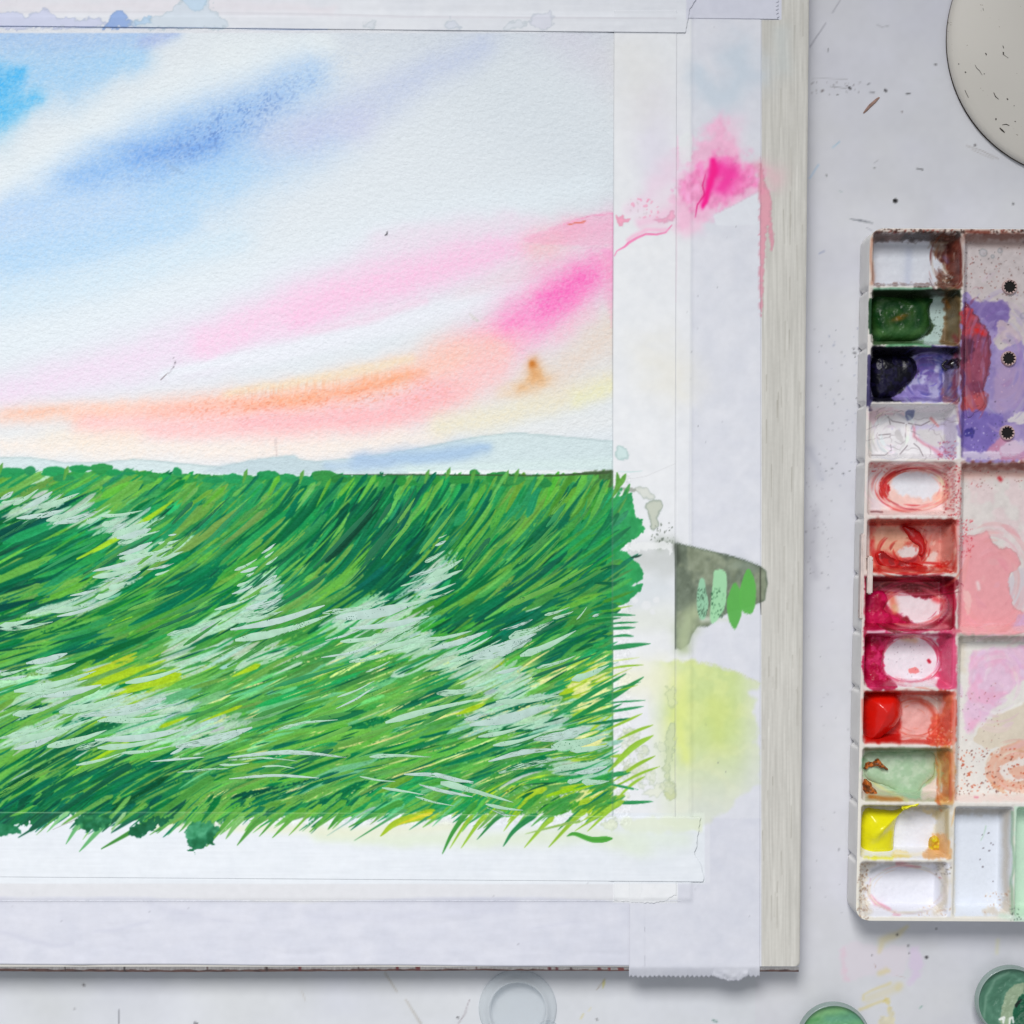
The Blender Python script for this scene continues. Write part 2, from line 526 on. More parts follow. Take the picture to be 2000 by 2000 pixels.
# hair, dirt on the sky
cv.stroke([(339, 698), (342, 708), (339, 718), (328, 730)], [.4, .6, .8, .6], (110, 100, 110), .8)
cv.stroke([(314, 741), (328, 729)], [1.2, .5], (120, 105, 110), .8)
cv.stroke([(754, 459), (757, 454)], [1.6, 1.4], (45, 45, 50), .95)
cv.stroke([(323, 312), (330, 324), (345, 332), (358, 340)], [2, 3.5, 4, 2], (158, 190, 225), .8)
cv.stroke([(918, 614), (926, 622), (934, 627)], [2, 3.5, 2], (216, 212, 210), .9)
cv.stroke([(539, 858), (540, 890)], [3, 2], (205, 190, 188), .6, .7)

# hills
hills = [(-30, 892), (40, 892), (72, 894), (127, 903), (203, 902), (261, 896), (326, 901), (380, 907), (435, 911), (489, 899), (543, 892), (572, 889), (587, 897), (616, 901),
         (680, 895), (745, 887), (817, 875), (926, 853), (1009, 844), (1100, 852), (1215, 862), (1215, 960), (-30, 960)]
cv.poly(hills, (208, 226, 228), .85, 1.2, 1.0, 12, False, .16, 2.0, tex=10)
cv.poly([(410, 915), (489, 899), (543, 892), (572, 889), (592, 899), (640, 905), (640, 925), (430, 925)], (188, 208, 216), .7, 5, 3)
cv.band([(700, 902), (800, 893), (880, 885), (948, 876)], [15, 20, 19, 13], (164, 194, 227), .8, 2.0, 9)
cv.band([(640, 910), (760, 902)], [10, 12], (176, 200, 226), .6, 2, 5)
cv.band([(800, 918), (950, 912), (1200, 905)], [10, 8, 12], (216, 234, 232), .8, 2, 3)
cv.stroke([(800, 925), (900, 922), (1050, 922), (1190, 920)], [3, 4, 3.5, 2], (240, 244, 244), .8, .2)

# ------------------------------------------------ meadow
G = dict(deep=(6, 90, 60), dark=(10, 111, 71), emer=(38, 150, 86), mid=(68, 154, 68), leaf=(100, 173, 74), lite=(106, 190, 122),
         mint=(174, 212, 186), lime=(164, 202, 44), yell=(230, 234, 150), cold=(198, 218, 216), brt=(45, 172, 92))
GK = ['deep', 'dark', 'emer', 'mid', 'leaf', 'lite', 'mint', 'lime', 'yell']
ZON = """60 960 .0 .0 .25 0 .6 0 .15 0 0;200 950 0 0 .4 0 .6 0 0 0 0;350 960 0 .1 .5 0 .4 0 0 0 0;500 950 0 0 .7 0 .3 0 0 0 0;650 960 0 .1 .5 0 .4 0 0 0 0
800 970 0 .35 .3 0 .35 0 0 0 0;1000 950 0 0 .3 .4 .3 0 0 0 0;1130 950 0 0 0 .3 .7 0 0 0 0;60 1060 .2 .5 .2 .1 0 0 0 0 0;180 1070 0 .4 .5 0 .1 0 0 0 0
350 1030 0 .4 .3 0 .3 0 0 0 0;480 1040 0 .1 .3 .2 .4 0 0 0 0;600 1020 0 .4 .4 0 .2 0 0 0 0;720 1030 .25 .7 0 0 .05 0 0 0 0;850 1060 .1 .55 .05 0 .3 0 0 0 0
1000 1050 0 .3 0 .35 .35 0 0 0 0;1120 1050 0 .2 .4 .4 0 0 0 0 0;1210 1030 0 0 1 0 0 0 0 0 0;60 1160 .15 .35 0 0 .5 0 0 0 0;200 1160 0 .4 0 .4 .2 0 0 0 0
400 1150 0 .4 0 .35 .25 0 0 0 0;550 1130 0 .35 .25 0 .4 0 0 0 0;700 1120 .2 .55 0 0 .25 0 0 0 0;820 1150 .2 .65 .1 0 .05 0 0 0 0;950 1150 0 .35 0 .2 .45 0 0 0 0
1100 1130 0 .35 0 .4 .25 0 0 0 0;1180 1130 0 .3 .2 .5 0 0 0 0 0;60 1250 .15 .45 0 0 .4 0 0 0 0;250 1250 0 .35 0 .5 .15 0 0 0 0;420 1240 0 0 .1 .4 .4 0 .1 0 0
600 1240 0 0 .3 .1 .4 0 .2 0 0;800 1220 0 .1 0 .4 .2 0 .3 0 0;950 1220 .2 .55 0 .2 .05 0 0 0 0;1080 1250 .2 .55 0 .2 0 0 .05 0 0;60 1330 0 0 .2 0 .5 0 .3 0 0
250 1330 0 0 0 0 .3 0 .2 .5 0;450 1300 0 0 0 .3 .1 .2 .2 .2 0;650 1300 0 0 .2 .5 .1 0 0 0 .2;850 1310 0 0 .1 .45 0 0 .25 0 .2;1000 1320 0 0 0 0 .3 0 .35 .1 .25
1130 1320 0 0 .35 .1 .25 0 0 0 .3;100 1400 0 .25 0 0 .45 0 .3 0 0;300 1400 0 .15 0 .15 0 .35 .35 0 0;500 1380 0 0 0 .4 .1 .4 0 0 .1;700 1400 0 .1 0 .1 .5 .2 0 0 .1
900 1400 0 .25 0 .1 .45 0 .1 0 .1;1050 1400 0 .2 0 .3 .1 0 .4 0 0;1170 1420 0 0 .15 0 .1 0 .4 .15 .2;100 1490 0 .4 0 0 .5 0 .1 0 0;300 1490 0 .35 0 0 .6 0 .05 0 0
500 1480 0 .2 0 0 .8 0 0 0 0;700 1480 0 .25 0 0 .75 0 0 0 0;900 1470 0 .3 0 .4 .2 0 0 0 .1;1050 1470 0 .3 0 .45 .1 0 .15 0 0;1170 1490 0 .05 .05 .5 .1 0 .15 0 .15
100 1570 .3 .55 0 0 .15 0 0 0 0;300 1560 .2 .45 0 0 .35 0 0 0 0;450 1570 0 .3 0 0 .7 0 0 0 0;650 1570 0 .3 .15 0 .55 0 0 0 0;800 1570 0 0 .5 0 0 .2 0 0 .3
950 1580 0 0 .4 0 .4 0 0 .2 0;1100 1570 0 0 0 .6 0 0 0 .2 .2"""
zon = np.array([[float(v) for v in q.split()] for q in ZON.replace('\n', ';').split(';')])
ANG = """100 960 28;300 960 36;400 1000 45;600 960 54;800 960 62;1000 960 62;1150 960 60;100 1080 25;300 1100 33;500 1100 41;700 1080 51;900 1080 51;1100 1080 42;1200 1100 28;50 1200 17;300 1200 25;500 1200 30;700 1200 30;900 1200 31;1100 1200 25;1200 1220 8;50 1300 14;300 1320 19;600 1300 20;800 1300 22;1000 1300 28;1150 1300 27;50 1400 28;300 1400 20;600 1400 18;900 1400 20;1100 1420 14;1220 1400 16;50 1500 30;300 1500 25;500 1500 15;700 1480 14;900 1480 20;1100 1500 5;1220 1480 28;100 1600 40;400 1600 42;700 1600 40;1000 1600 46;1200 1590 40"""
ang = np.array([[float(v) for v in q.split()] for q in ANG.split(';')])


def angle(x, y):
    w = 1.0 / ((ang[:, 0] - x) ** 2 + ((ang[:, 1] - y) * 1.5) ** 2 + 900) ** 1.5
    return math.radians(float((w * ang[:, 2]).sum() / w.sum()))


def zone(x, y, rg):
    w = 1.0 / ((zon[:, 0] - x) ** 2 + ((zon[:, 1] - y) * 1.2) ** 2 + 150) ** 2
    p = (w[:, None] * zon[:, 2:]).sum(0)
    p = p / p.sum()
    return GK[int(rg.choice(9, p=p))]


def flow(x, y, l, n=8, jit=0.0):
    """streamline of length l centred on x, y (root first, tip last)"""
    a = [(x, y)]; h = l / n
    px, py = x, y
    for i in range(n // 2):
        t = angle(px, py) + jit; px += h * math.cos(t); py -= h * math.sin(t); a.append((px, py))
    px, py = x, y
    for i in range(n // 2):
        t = angle(px, py) + jit; px -= h * math.cos(t); py += h * math.sin(t); a.insert(0, (px, py))
    return a


def prof(n, w, kind):
    t = np.linspace(0, 1, n)
    if kind == 0:   p = np.minimum(1, (t / .18 + .15) ** .7) * (1 - t) ** .55 * 1.15          # blunt root, thin tip
    elif kind == 1: p = np.minimum(1, ((1 - t) / .15 + .2) ** .7) * (t + .02) ** .55 * 1.15   # thin root, blunt tip
    else:           p = np.sin(np.pi * np.clip(t, .03, .985)) ** .6                            # leaf
    return [max(.35, float(q) * w) for q in p]


# ground colour of the meadow
HOR = lambda x: np.interp(x, [-30, 130, 210, 300, 420, 560, 680, 790, 1000, 1150, 1215], [921, 923, 918, 922, 928, 932, 928, 927, 928, 924, 921])
BOT = lambda x: np.interp(x, [-30, 60, 130, 250, 400, 470, 560, 700, 850, 1000, 1100, 1215], [1622, 1612, 1590, 1600, 1612, 1600, 1598, 1590, 1582, 1592, 1590, 1575])
base = np.zeros(X.shape + (3,), np.float32)
GV = np.array([G[k] for k in GK], np.float32)
k = cv.sl(-24, 900, 1260, 1660)
xs, ys = X[k], Y[k]
acc = np.zeros(xs.shape + (3,), np.float32); tw = np.zeros(xs.shape, np.float32)
dk = np.array([1.2, 1.2, 1.1, 1, 1, .8, .35, .8, .8])
for r in zon:
    w = 1.0 / ((r[0] - xs) ** 2 + ((r[1] - ys) * 1.2) ** 2 + 400) ** 2
    pw = r[2:] * dk
    c = (pw[:, None] * GV).sum(0) / pw.sum()
    acc += w[..., None] * c; tw += w
acc /= tw[..., None]
acc += (fbm(xs / 22, ys / 10, 20)[..., None] - .5) * 40
rag = (fbm(xs / 7, ys / 12, 25) - .5) * 16
m = sst(-1, 1, ys + rag * .5 - HOR(xs)) * sst(-1.5, 1.5, BOT(xs) + rag * 1.6 - ys) * sst(-1, 1, 1199 - xs)
m = m * (1 - .85 * sst(.62, .72, fbm(xs / 5, ys / 3, 33)) * sst(1330, 1450, ys) * sst(880, 1120, xs))
cv.mix(k, np.clip(acc, 0, 255), m)

rg = np.random.default_rng(77)
geo = []          # strokes that become relief of their own


def put(x, y, l, w, key, dry=0., alpha=1., kind=None, jit=None, col=None):
    kd = int(rg.integers(3)) if kind is None else kind
    j = rg.normal(0, .07) if jit is None else jit
    p = flow(x, y, l, 8, j)
    if any(q[1] < HOR(q[0]) - 6 or q[1] > BOT(q[0]) + 12 for q in p): return
    c = np.array(G[key], float) + rg.normal(0, 8, 3) * np.array([.8, 1, .8]) if col is None else col
    cv.stroke(p, prof(len(p), w, kd), c, alpha, dry, int(rg.integers(60)))


for i in range(3000):
    x = rg.uniform(-20, 1196); y = rg.uniform(926, 1606)
    key = zone(x, y, rg)
    if key in ('mint', 'yell') and rg.random() < .5: key = 'leaf' if y > 1250 else 'mid'
    big = rg.random() < .36
    l = rg.uniform(60, 150) if not big else rg.uniform(110, 240)
    if y < 1000: l *= .55
    w = rg.uniform(1.8, 4.6) if not big else rg.uniform(4.5, 10.5)
    if key in ('yell',): w *= .5
    if x + .4 * l > 1194: l *= .5
    put(x, y, l, w, key, dry=(rg.uniform(.3, .8) if rg.random() < .5 else 0))

# dry pale scumble over the pale sweeps
def smooth_open(q, n=4):
    q = [np.array(p, float) for p in q]
    if len(q) == 2: return [tuple(q[0] * (1 - t) + q[1] * t) for t in np.linspace(0, 1, 6)]
    q = [2 * q[0] - q[1]] + q + [2 * q[-1] - q[-2]]; out = []
    for i in range(1, len(q) - 2):
        for kx in range(n):
            t = kx / n; p0, p1, p2, p3 = q[i - 1:i + 3]
            out.append(tuple(0.5 * ((2 * p1) + (-p0 + p2) * t + (2 * p0 - 5 * p1 + 4 * p2 - p3) * t * t + (-p0 + 3 * p1 - 3 * p2 + p3) * t ** 3)))
    out.append(tuple(q[-2])); return out
R1 = lambda x, y: (x * .2588, 880 + y * .2588)
R2 = lambda x, y: (450 + x * .2588, 880 + y * .2588)
R3 = lambda x, y: (850 + x * .2588, 880 + y * .2588)
R4 = lambda x, y: (x * .2588, 1250 + y * .2588)
R5 = lambda x, y: (450 + x * .2588, 1250 + y * .2588)
R6 = lambda x, y: (850 + x * .2847, 1250 + y * .2847)
SW = [([(20, 985), (120, 1000), (230, 1020), (285, 1030)], 18), ([(340, 1075), (270, 1090), (230, 1130), (200, 1165), (90, 1190)], 20), ([(490, 1130), (520, 1175), (440, 1215), (340, 1240)], 20),
      ([(860, 1110), (820, 1160), (730, 1195), (680, 1210)], 22), ([(650, 1215), (760, 1200), (800, 1215)], 20), ([(700, 1260), (790, 1240), (820, 1262)], 26), ([(330, 1290), (430, 1275), (540, 1280)], 26),
      ([(840, 1280), (930, 1305), (1000, 1335)], 30), ([(60, 1350), (200, 1370), (330, 1385)], 36), ([(40, 1440), (160, 1420)], 22), ([(250, 1430), (350, 1430), (450, 1420)], 24),
      ([(940, 1410), (1040, 1390), (1090, 1420), (1180, 1440)], 34), ([(1100, 1490), (1190, 1500)], 24), ([(960, 1385), (1000, 1350), (1020, 1330)], 22)]
for pts, wd in SW:                 # broad translucent passes first
    sm = smooth_open(pts, 5)
    for r_ in range(2):
        o_ = (rg.normal(0, wd * .25), rg.normal(0, wd * .3))
        for q0 in sm[::2]:
            put(q0[0] + o_[0] + rg.normal(0, 6), q0[1] + o_[1] + rg.normal(0, 4), rg.uniform(50, 100), wd * rg.uniform(.2, .36), 'mint', dry=rg.uniform(.5, .85), alpha=.75)
for pts, wd in SW:
    tot = sum(math.dist(pts[i], pts[i + 1]) for i in range(len(pts) - 1))
    for i in range(int(tot * wd / 150)):
        t = rg.uniform(0, len(pts) - 1.001); a = int(t); f = t - a
        x = pts[a][0] * (1 - f) + pts[a + 1][0] * f + rg.normal(0, wd * .4)
        y = pts[a][1] * (1 - f) + pts[a + 1][1] * f + rg.normal(0, wd * .45)
        put(x, y, rg.uniform(30, 100), rg.uniform(2, 5), 'mint', dry=rg.uniform(.3, .75), alpha=.85)
for i in range(230):                # green blades breaking the pale sweeps again
    x = rg.uniform(-10, 1190); y = rg.uniform(1000, 1600)
    key = zone(x, y, rg)
    if key in ('mint', 'yell'): key = ['leaf', 'mid', 'emer'][int(rg.integers(3))]
    put(x, y, rg.uniform(40, 130), rg.uniform(1.2, 2.8), key)
for i in range(170):                # dark gaps
    x = rg.uniform(-10, 1190); y = rg.uniform(1000, 1590)
    put(x, y, rg.uniform(25, 80), rg.uniform(.8, 1.9), 'deep' if rg.random() < .6 else 'dark', kind=2)
for i in range(150):                # bare dry paper sparkle
    x = rg.uniform(400, 1190); y = rg.uniform(1280, 1590)
    put(x, y, rg.uniform(15, 70), rg.uniform(.8, 1.6), 'yell', dry=.9, kind=2, alpha=.85)
for x, y, l, w in [(230, 1322, 130, 8), (300, 1335, 110, 8), (195, 1312, 90, 5), (260, 1345, 90, 5), (340, 1410, 60, 4), (480, 1310, 60, 5), (430, 1395, 90, 3), (920, 1385, 60, 5), (1120, 1345, 60, 6)]:
    put(x, y, l, w, 'lime', col=(166, 204, 36), jit=0)

# bushes along the horizon
def blobs(f, lst, col):
    for cx, cy, rx, ry in lst:
        p = [(cx + rx * math.cos(a) * (1 + .12 * math.sin(3 * a + cx)), cy + ry * math.sin(a) * (1 + .12 * math.cos(2 * a + cx))) for a in np.linspace(0, 6.28, 11)[:-1]]
        cv.poly([f(*q) for q in p], np.array(col) + rg.normal(0, 5, 3), .97, 1, 2, 6)
R0 = lambda x, y: (x * .3623, 450 + y * .3623)
R00 = lambda x, y: (600 + x * .3623, 400 + y * .3623)
blobs(R0, [(60, 1305, 80, 25), (160, 1295, 30, 22), (290, 1300, 70, 28), (340, 1335, 60, 20), (430, 1285, 60, 20), (550, 1285, 60, 28), (610, 1305, 40, 20), (690, 1290, 20, 8), (700, 1312, 35, 10), (780, 1308, 50, 10),
          (890, 1335, 35, 22), (955, 1300, 25, 25), (1000, 1345, 60, 22), (1150, 1345, 60, 20), (1260, 1338, 55, 25), (1440, 1320, 65, 25), (1550, 1335, 50, 25), (1640, 1350, 70, 28), (1710, 1320, 35, 25), (1770, 1320, 35, 27), (1830, 1335, 40, 25)], (36, 148, 84))
blobs(R00, [(90, 1460, 70, 28), (170, 1478, 45, 25), (285, 1495, 30, 25), (385, 1490, 30, 26), (430, 1495, 28, 28), (510, 1490, 28, 26), (560, 1500, 30, 20), (690, 1480, 30, 22), (830, 1480, 70, 30), (900, 1450, 28, 25), (1000, 1470, 40, 30), (1060, 1480, 55, 40), (1120, 1480, 50, 32), (1270, 1500, 45, 30)], (48, 140, 68))
cv.stroke([(660, 927), (800, 927), (950, 928), (1080, 929), (1130, 926), (1196, 922)], [.8, 1.4, 1.3, 1.5, 2.2, 3], (58, 74, 50), .85, .2)
cv.poly([(1140, 922), (1197, 919), (1197, 945), (1185, 950), (1170, 930)], (70, 96, 60), .7, 2, 5, 5)
for x, y in [(835, 925), (876, 921), (925, 925), (990, 926), (1010, 924), (480, 924), (590, 926), (130, 918), (2, 912)]:
    cv.stroke([(x - 5, y + 18), (x, y), (x + 3, y - 7)], [2, 4, 1], (88, 158, 66), .95)
for i in range(60):
    x = rg.uniform(240, 1190); put(x, rg.uniform(945, 985), rg.uniform(35, 75), rg.uniform(2.5, 5), ['leaf', 'emer', 'leaf', 'dark'][int(rg.integers(4))], kind=1)

# ------------------------------------------------ base tints of the tapes and board (over the paper map)
def rect(x0, y0, x1, y1): return cv.sl(x0, y0, x1, y1)
def tint(kk, c, mott=4.0, sc=26., seed=0):
    X_, Y_ = X[kk], Y[kk]
    n = (fbm(X_ / sc, Y_ / sc, 60 + seed, 4) - .5)[..., None] * mott * 2
    cv.C[kk] = np.clip(np.asarray(c, np.float32) + n * np.array([1, .9, .7], np.float32), 0, 255)
# board
kk = rect(1484, -24, 1604, 1932)
n1 = fbm(X[kk] / 2.2, Y[kk] / 160, 4, 3); n2 = vn(X[kk] / 1.6, Y[kk] / 45, 9); n3 = fbm(X[kk] / 40, Y[kk] / 120, 12)
cv.C[kk] = np.array([205, 203, 196], np.float32) + ((n1 - .5) * 26 + (n2 - .5) * 16 + (n3 - .5) * 10)[..., None]
for i in range(90):
    x = rg.uniform(1488, 1578); y = rg.uniform(0, 1890); l = rg.uniform(8, 90)
    cv.stroke([(x, y), (x + rg.normal(0, .6), y + l)], [.6, .4], (150, 146, 134) if rg.random() < .55 else (232, 230, 224), .6, .3, i % 50)
# wide tape on the right
tint(rect(1322, -24, 1485, 1932), (222, 224, 232), 7, 30, 1)
tint(rect(1228, 1600, 1485, 1932), (217, 219, 229), 7, 30, 2)
tint(rect(1322, 38, 1349, 1700), (232, 234, 238), 4, 30, 3)
cv.stroke([(1352, 40), (1350, 500), (1346, 950), (1346, 1600)], [1.2] * 4, (214, 217, 226), .5)
# wide tape along the bottom
kb = rect(-24, 1700, 1229, 1932)
tint(kb, (216, 218, 229), 7, 34, 4)
cv.poly([(-30, 1700), (1229, 1706), (1229, 1762), (1050, 1752), (850, 1752), (600, 1764), (420, 1758), (270, 1752), (-30, 1752)], (224, 225, 229), .95, 2, 2, 20, False)
for pts, ws, a in [([(-10, 1815), (60, 1838), (110, 1847), (140, 1842)], [4, 5, 5, 3], .6), ([(185, 1820), (230, 1815), (290, 1800)], [3, 5, 3], .6), ([(300, 1770), (380, 1790), (450, 1800)], [8, 7, 4], .4),
                   ([(600, 1790), (800, 1790), (1000, 1775)], [12, 10, 8], .4), ([(1040, 1815), (1130, 1798)], [3, 4], .4), ([(850, 1765), (1000, 1762)], [10, 10], .45)]:
    cv.band(pts, ws, (206, 208, 222), a, 2, 4)
cv.stroke([(1229, 1762), (1229, 1890)], [.7, .7], (190, 190, 200), .6)
# narrow tape A on the right
tint(rect(1199, 40, 1322, 1762), (234, 236, 239), 5, 26, 5)
cv.band([(1270, 200), (1290, 330)], [40, 45], (226, 222, 236), .7, 2, 20)
cv.band([(1230, 120), (1260, 200)], [50, 50], (228, 228, 226), .6, 2, 25)
cv.band([(1280, 700), (1320, 740)], [50, 50], (234, 232, 222), .7, 2, 25)
# narrow tape D bottom, E top, F top wide
kd_ = rect(-24, 1589, 1380, 1724)
keepD = cv.C[kd_].copy()
tint(kd_, (230, 235, 241), 4, 40, 6)
cv.C[kd_] += ((vn(X[kd_] / 60, Y[kd_] / 3, 3) - .5) * 5)[..., None]
mD = (sst(1590, 1600, Y[kd_]) * 0 + 1)
gmask = np.clip(sst(-1.5, 1.5, BOT(X[kd_]) + (fbm(X[kd_] / 7, Y[kd_] / 12, 25) - .5) * 25 - Y[kd_]) * sst(-1, 1, 1197 - X[kd_]), 0, 1)
cv.mix(kd_, keepD, gmask)
cv.C[rect(1378, 1589, 1385, 1724)] = (222, 224, 232)
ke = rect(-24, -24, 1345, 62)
tint(ke, (226, 229, 235), 5, 40, 7)  # top tape tinted darker to hold the weaker light there
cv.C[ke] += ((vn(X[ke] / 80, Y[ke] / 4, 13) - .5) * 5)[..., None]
cv.band([(-30, 12), (400, 12), (650, 20)], [16, 16, 10], (230, 224, 230), .6, 2, 10)
cv.stroke([(-30, 24), (300, 24), (600, 28), (800, 33), (1320, 36)], [2, 2.5, 2.5, 2.5, 1.5], (210, 209, 216), .6)
tint(rect(1342, -24, 1524, 37), (213, 215, 228), 4, 30, 8)
kf = rect(1339, 0, 1349, 62)
# blue bleeding under the top tape
for pts, c, a in [([(-30, 26), (20, 24), (40, 27), (52, 34), (60, 24), (90, 18), (102, 28), (118, 36), (160, 36), (200, 38), (205, 52), (-30, 54)], (200, 206, 234), .75), ([(205, 46), (222, 28), (236, 22), (250, 36), (262, 44), (262, 54), (200, 54)], (142, 172, 224), .9),
                  ([(262, 40), (300, 34), (335, 18), (350, 4), (372, -10), (408, -8), (414, 20), (436, 36), (446, 44), (430, 56), (262, 54)], (204, 218, 230), .7), ([(356, 2), (372, -6), (405, -4), (398, 16), (380, 24)], (186, 216, 240), .6), ([(265, 40), (290, 34), (296, 46), (270, 50)], (176, 208, 238), .7),
                  ([(868, 54), (872, 40), (884, 38), (902, 54)], (212, 218, 230), .7), ([(1035, 50), (1040, 32), (1060, 25), (1078, 28), (1076, 54)], (214, 216, 230), .6), ([(980, 56), (1000, 42), (1030, 44), (1020, 56)], (216, 222, 230), .6), ([(710, 54), (716, 44), (733, 40), (728, 54)], (214, 220, 228), .6)]:
    cv.poly(pts, c, a, 1.4, 8, 9, True, .15, 1.6)

# ------------------------------------------------ paint that ran over the tapes: grey-green wash and swatches
cv.band([(1250, 1090), (1290, 1100), (1315, 1090)], [30, 36, 30], (198, 202, 200), .8, 2.4, 16)
cv.band([(1240, 1160), (1290, 1150)], [34, 36], (216, 222, 226), .8, 2.4, 16)
cv.band([(1230, 1210), (1300, 1210)], [26, 30], (224, 228, 220), .8, 2.4, 12)
cv.band([(1290, 1060), (1312, 1058)], [14, 10], (150, 160, 146), .8, 2, 10)
cv.poly([(1265, 980), (1290, 977), (1294, 992), (1284, 1010), (1286, 1030), (1270, 1034), (1268, 1010), (1260, 992)], (196, 202, 186), .9, 1.5, 4, 7, True, .3, 2)
cv.poly([(1240, 955), (1262, 952), (1278, 972), (1262, 976)], (214, 218, 208), .8, 1.5, 4, 7, True, .2, 2)
cv.poly([(1200, 950), (1240, 955), (1236, 960), (1204, 956)], (120, 128, 112), .6, 2, 3, 5)
for x, y, r in [(1262, 1182, 9), (1274, 1196, 5), (1240, 1172, 6), (1282, 1172, 6)]:
    cv.poly([(x + r * math.cos(a), y + r * math.sin(a)) for a in np.linspace(0, 6.28, 8)[:-1]], (232, 234, 236), .8, 1.5, 2, 5)
cv.poly([(1220, 1062), (1300, 1058), (1316, 1064), (1312, 1078), (1306, 1088), (1300, 1072), (1240, 1076)], (236, 238, 238), .85, 1, 5, 5)
cv.specks(40, 1270, 1020, 1316, 1062, [(120, 130, 116), (90, 100, 90)], (.5, 1.6), .7, 1)
# olive swatch
ol = [(1319, 1060), (1360, 1069), (1430, 1086), (1460, 1095), (1486, 1106), (1497, 1116), (1499, 1140), (1494, 1172), (1484, 1178), (1462, 1186), (1425, 1196), (1406, 1206), (1382, 1224), (1362, 1224), (1352, 1240), (1345, 1258), (1330, 1270), (1319, 1266)]
cv.poly(ol, (104, 116, 98), .95, 1.2, 1.0, 14, False, .30, 2.2, tex=46, col2=(132, 142, 118))
cv.band([(1330, 1266), (1335, 1230), (1352, 1200)], [14, 20, 20], (176, 190, 152), .85, 2, 12)
cv.band([(1440, 1100), (1470, 1112)], [12, 10], (142, 156, 140), .6, 2, 10)
cv.band([(1322, 1065), (1326, 1100)], [6, 5], (60, 68, 58), .7, 2, 8)
cv.band([(1372, 1212), (1430, 1206), (1440, 1200)], [6, 5, 3], (214, 222, 210), .7, 2, 8)
cv.stroke([(1485, 1110), (1485, 1175), (1487, 1200)], [1.4, 1.4, .6], (60, 62, 54), .75)
cv.stroke([(1364, 1133), (1371, 1131), (1378, 1150), (1382, 1175), (1375, 1206), (1366, 1206)], [1, 1, 1, 1, 1, 1], (150, 206, 172), 0)
cv.poly([(1367, 1131), (1375, 1132), (1380, 1158), (1383, 1180), (1377, 1208), (1366, 1206), (1361, 1180), (1362, 1155)], (152, 206, 170), .95, 1, 1, 6)
cv.poly([(1395, 1116), (1405, 1112), (1418, 1120), (1419, 1150), (1416, 1185), (1406, 1204), (1392, 1218), (1387, 1205), (1390, 1160), (1393, 1130)], (164, 220, 172), .96, 1, 1, 6)
cv.specks(70, 1363, 1150, 1381, 1206, [(60, 90, 70)], (.6, 1.3), .85, 2)
cv.specks(46, 1390, 1150, 1416, 1206, [(40, 90, 60)], (.6, 1.5), .85, 3)
cv.poly([(1435, 1138), (1444, 1150), (1449, 1170), (1448, 1200), (1440, 1222), (1434, 1229), (1424, 1212), (1419, 1180), (1425, 1156)], (92, 178, 80), .97, 1, 1, 6)
cv.poly([(1458, 1114), (1468, 1118), (1476, 1145), (1475, 1180), (1468, 1198), (1452, 1196), (1444, 1180), (1445, 1150)], (94, 182, 80), .97, 1, 1, 6)
# yellow-green swatch
ye = [(1265, 1290), (1320, 1290), (1380, 1294), (1440, 1312), (1485, 1336), (1484, 1348), (1462, 1352), (1484, 1366), (1470, 1390), (1484, 1420), (1474, 1450), (1484, 1475), (1484, 1530), (1450, 1550), (1425, 1580), (1390, 1600), (1360, 1620), (1322, 1620), (1270, 1600)]
fd = lambda a, b: (sst(1262, 1325, a) * .9 + .1) * (1 - .75 * sst(1400, 1600, b)) * (1 - .55 * sst(1425, 1485, a))
cv.poly(ye, (214, 228, 152), .95, 5, 8, 16, False, 0, fade=fd, tex=14, col2=(204, 222, 150))
cv.band([(1325, 1330), (1330, 1420), (1340, 1480)], [16, 18, 14], (226, 236, 140), .7, 2, 12)
cv.band([(1400, 1380), (1400, 1440)], [26, 30], (206, 222, 130), .6, 2, 16)
cv.stroke([(1320, 1290), (1380, 1294), (1440, 1312), (1484, 1335)], [.8, 1, 1, .8], (196, 206, 140), .5)
cv.band([(1230, 1330), (1290, 1320)], [26, 36], (240, 240, 208), .7, 2, 16)
# blots on tape A lower end
for pts, c, a in [([(1304, 1340), (1318, 1350), (1320, 1386), (1306, 1376), (1300, 1360)], (214, 224, 176), .8), ([(1306, 1418), (1319, 1412), (1319, 1450), (1312, 1475), (1310, 1510), (1302, 1530), (1296, 1500), (1302, 1460), (1300, 1440)], (204, 216, 176), .9),
                  ([(1290, 1536), (1308, 1526), (1319, 1540), (1318, 1560), (1308, 1562), (1296, 1552)], (202, 212, 160), .95), ([(1252, 1550), (1290, 1530), (1300, 1545), (1280, 1556)], (228, 232, 214), .9), ([(1216, 1424), (1234, 1422), (1240, 1436), (1222, 1440)], (214, 222, 190), .7),
                  ([(1226, 1446), (1250, 1440), (1246, 1462), (1230, 1466)], (214, 220, 196), .7), ([(1254, 1460), (1266, 1458), (1268, 1474), (1256, 1476)], (210, 220, 196), .7), ([(1222, 1494), (1230, 1498), (1226, 1508), (1218, 1504)], (190, 200, 160), .8), ([(1176, 1604), (1200, 1600), (1204, 1616), (1186, 1620)], (222, 230, 196), .8)]:
    cv.poly(pts, c, a * .85, 1.6, 8, 8, True, .16, 1.6)
for i in range(26):
    x = rg.uniform(1210, 1312); y = rg.uniform(1430, 1560); r = rg.uniform(4, 13)
    cv.poly([(x + r * math.cos(a), y + r * math.sin(a)) for a in np.linspace(0, 6.28, 8)[:-1]], (216, 224, 196), .45, 1.4, 8, 6, True, .14, 1.4, seed=i)
cv.poly([(1200, 1598), (1370, 1598), (1368, 1622), (1300, 1628), (1220, 1625)], (226, 234, 206), .7, 5, 8, 16, False)
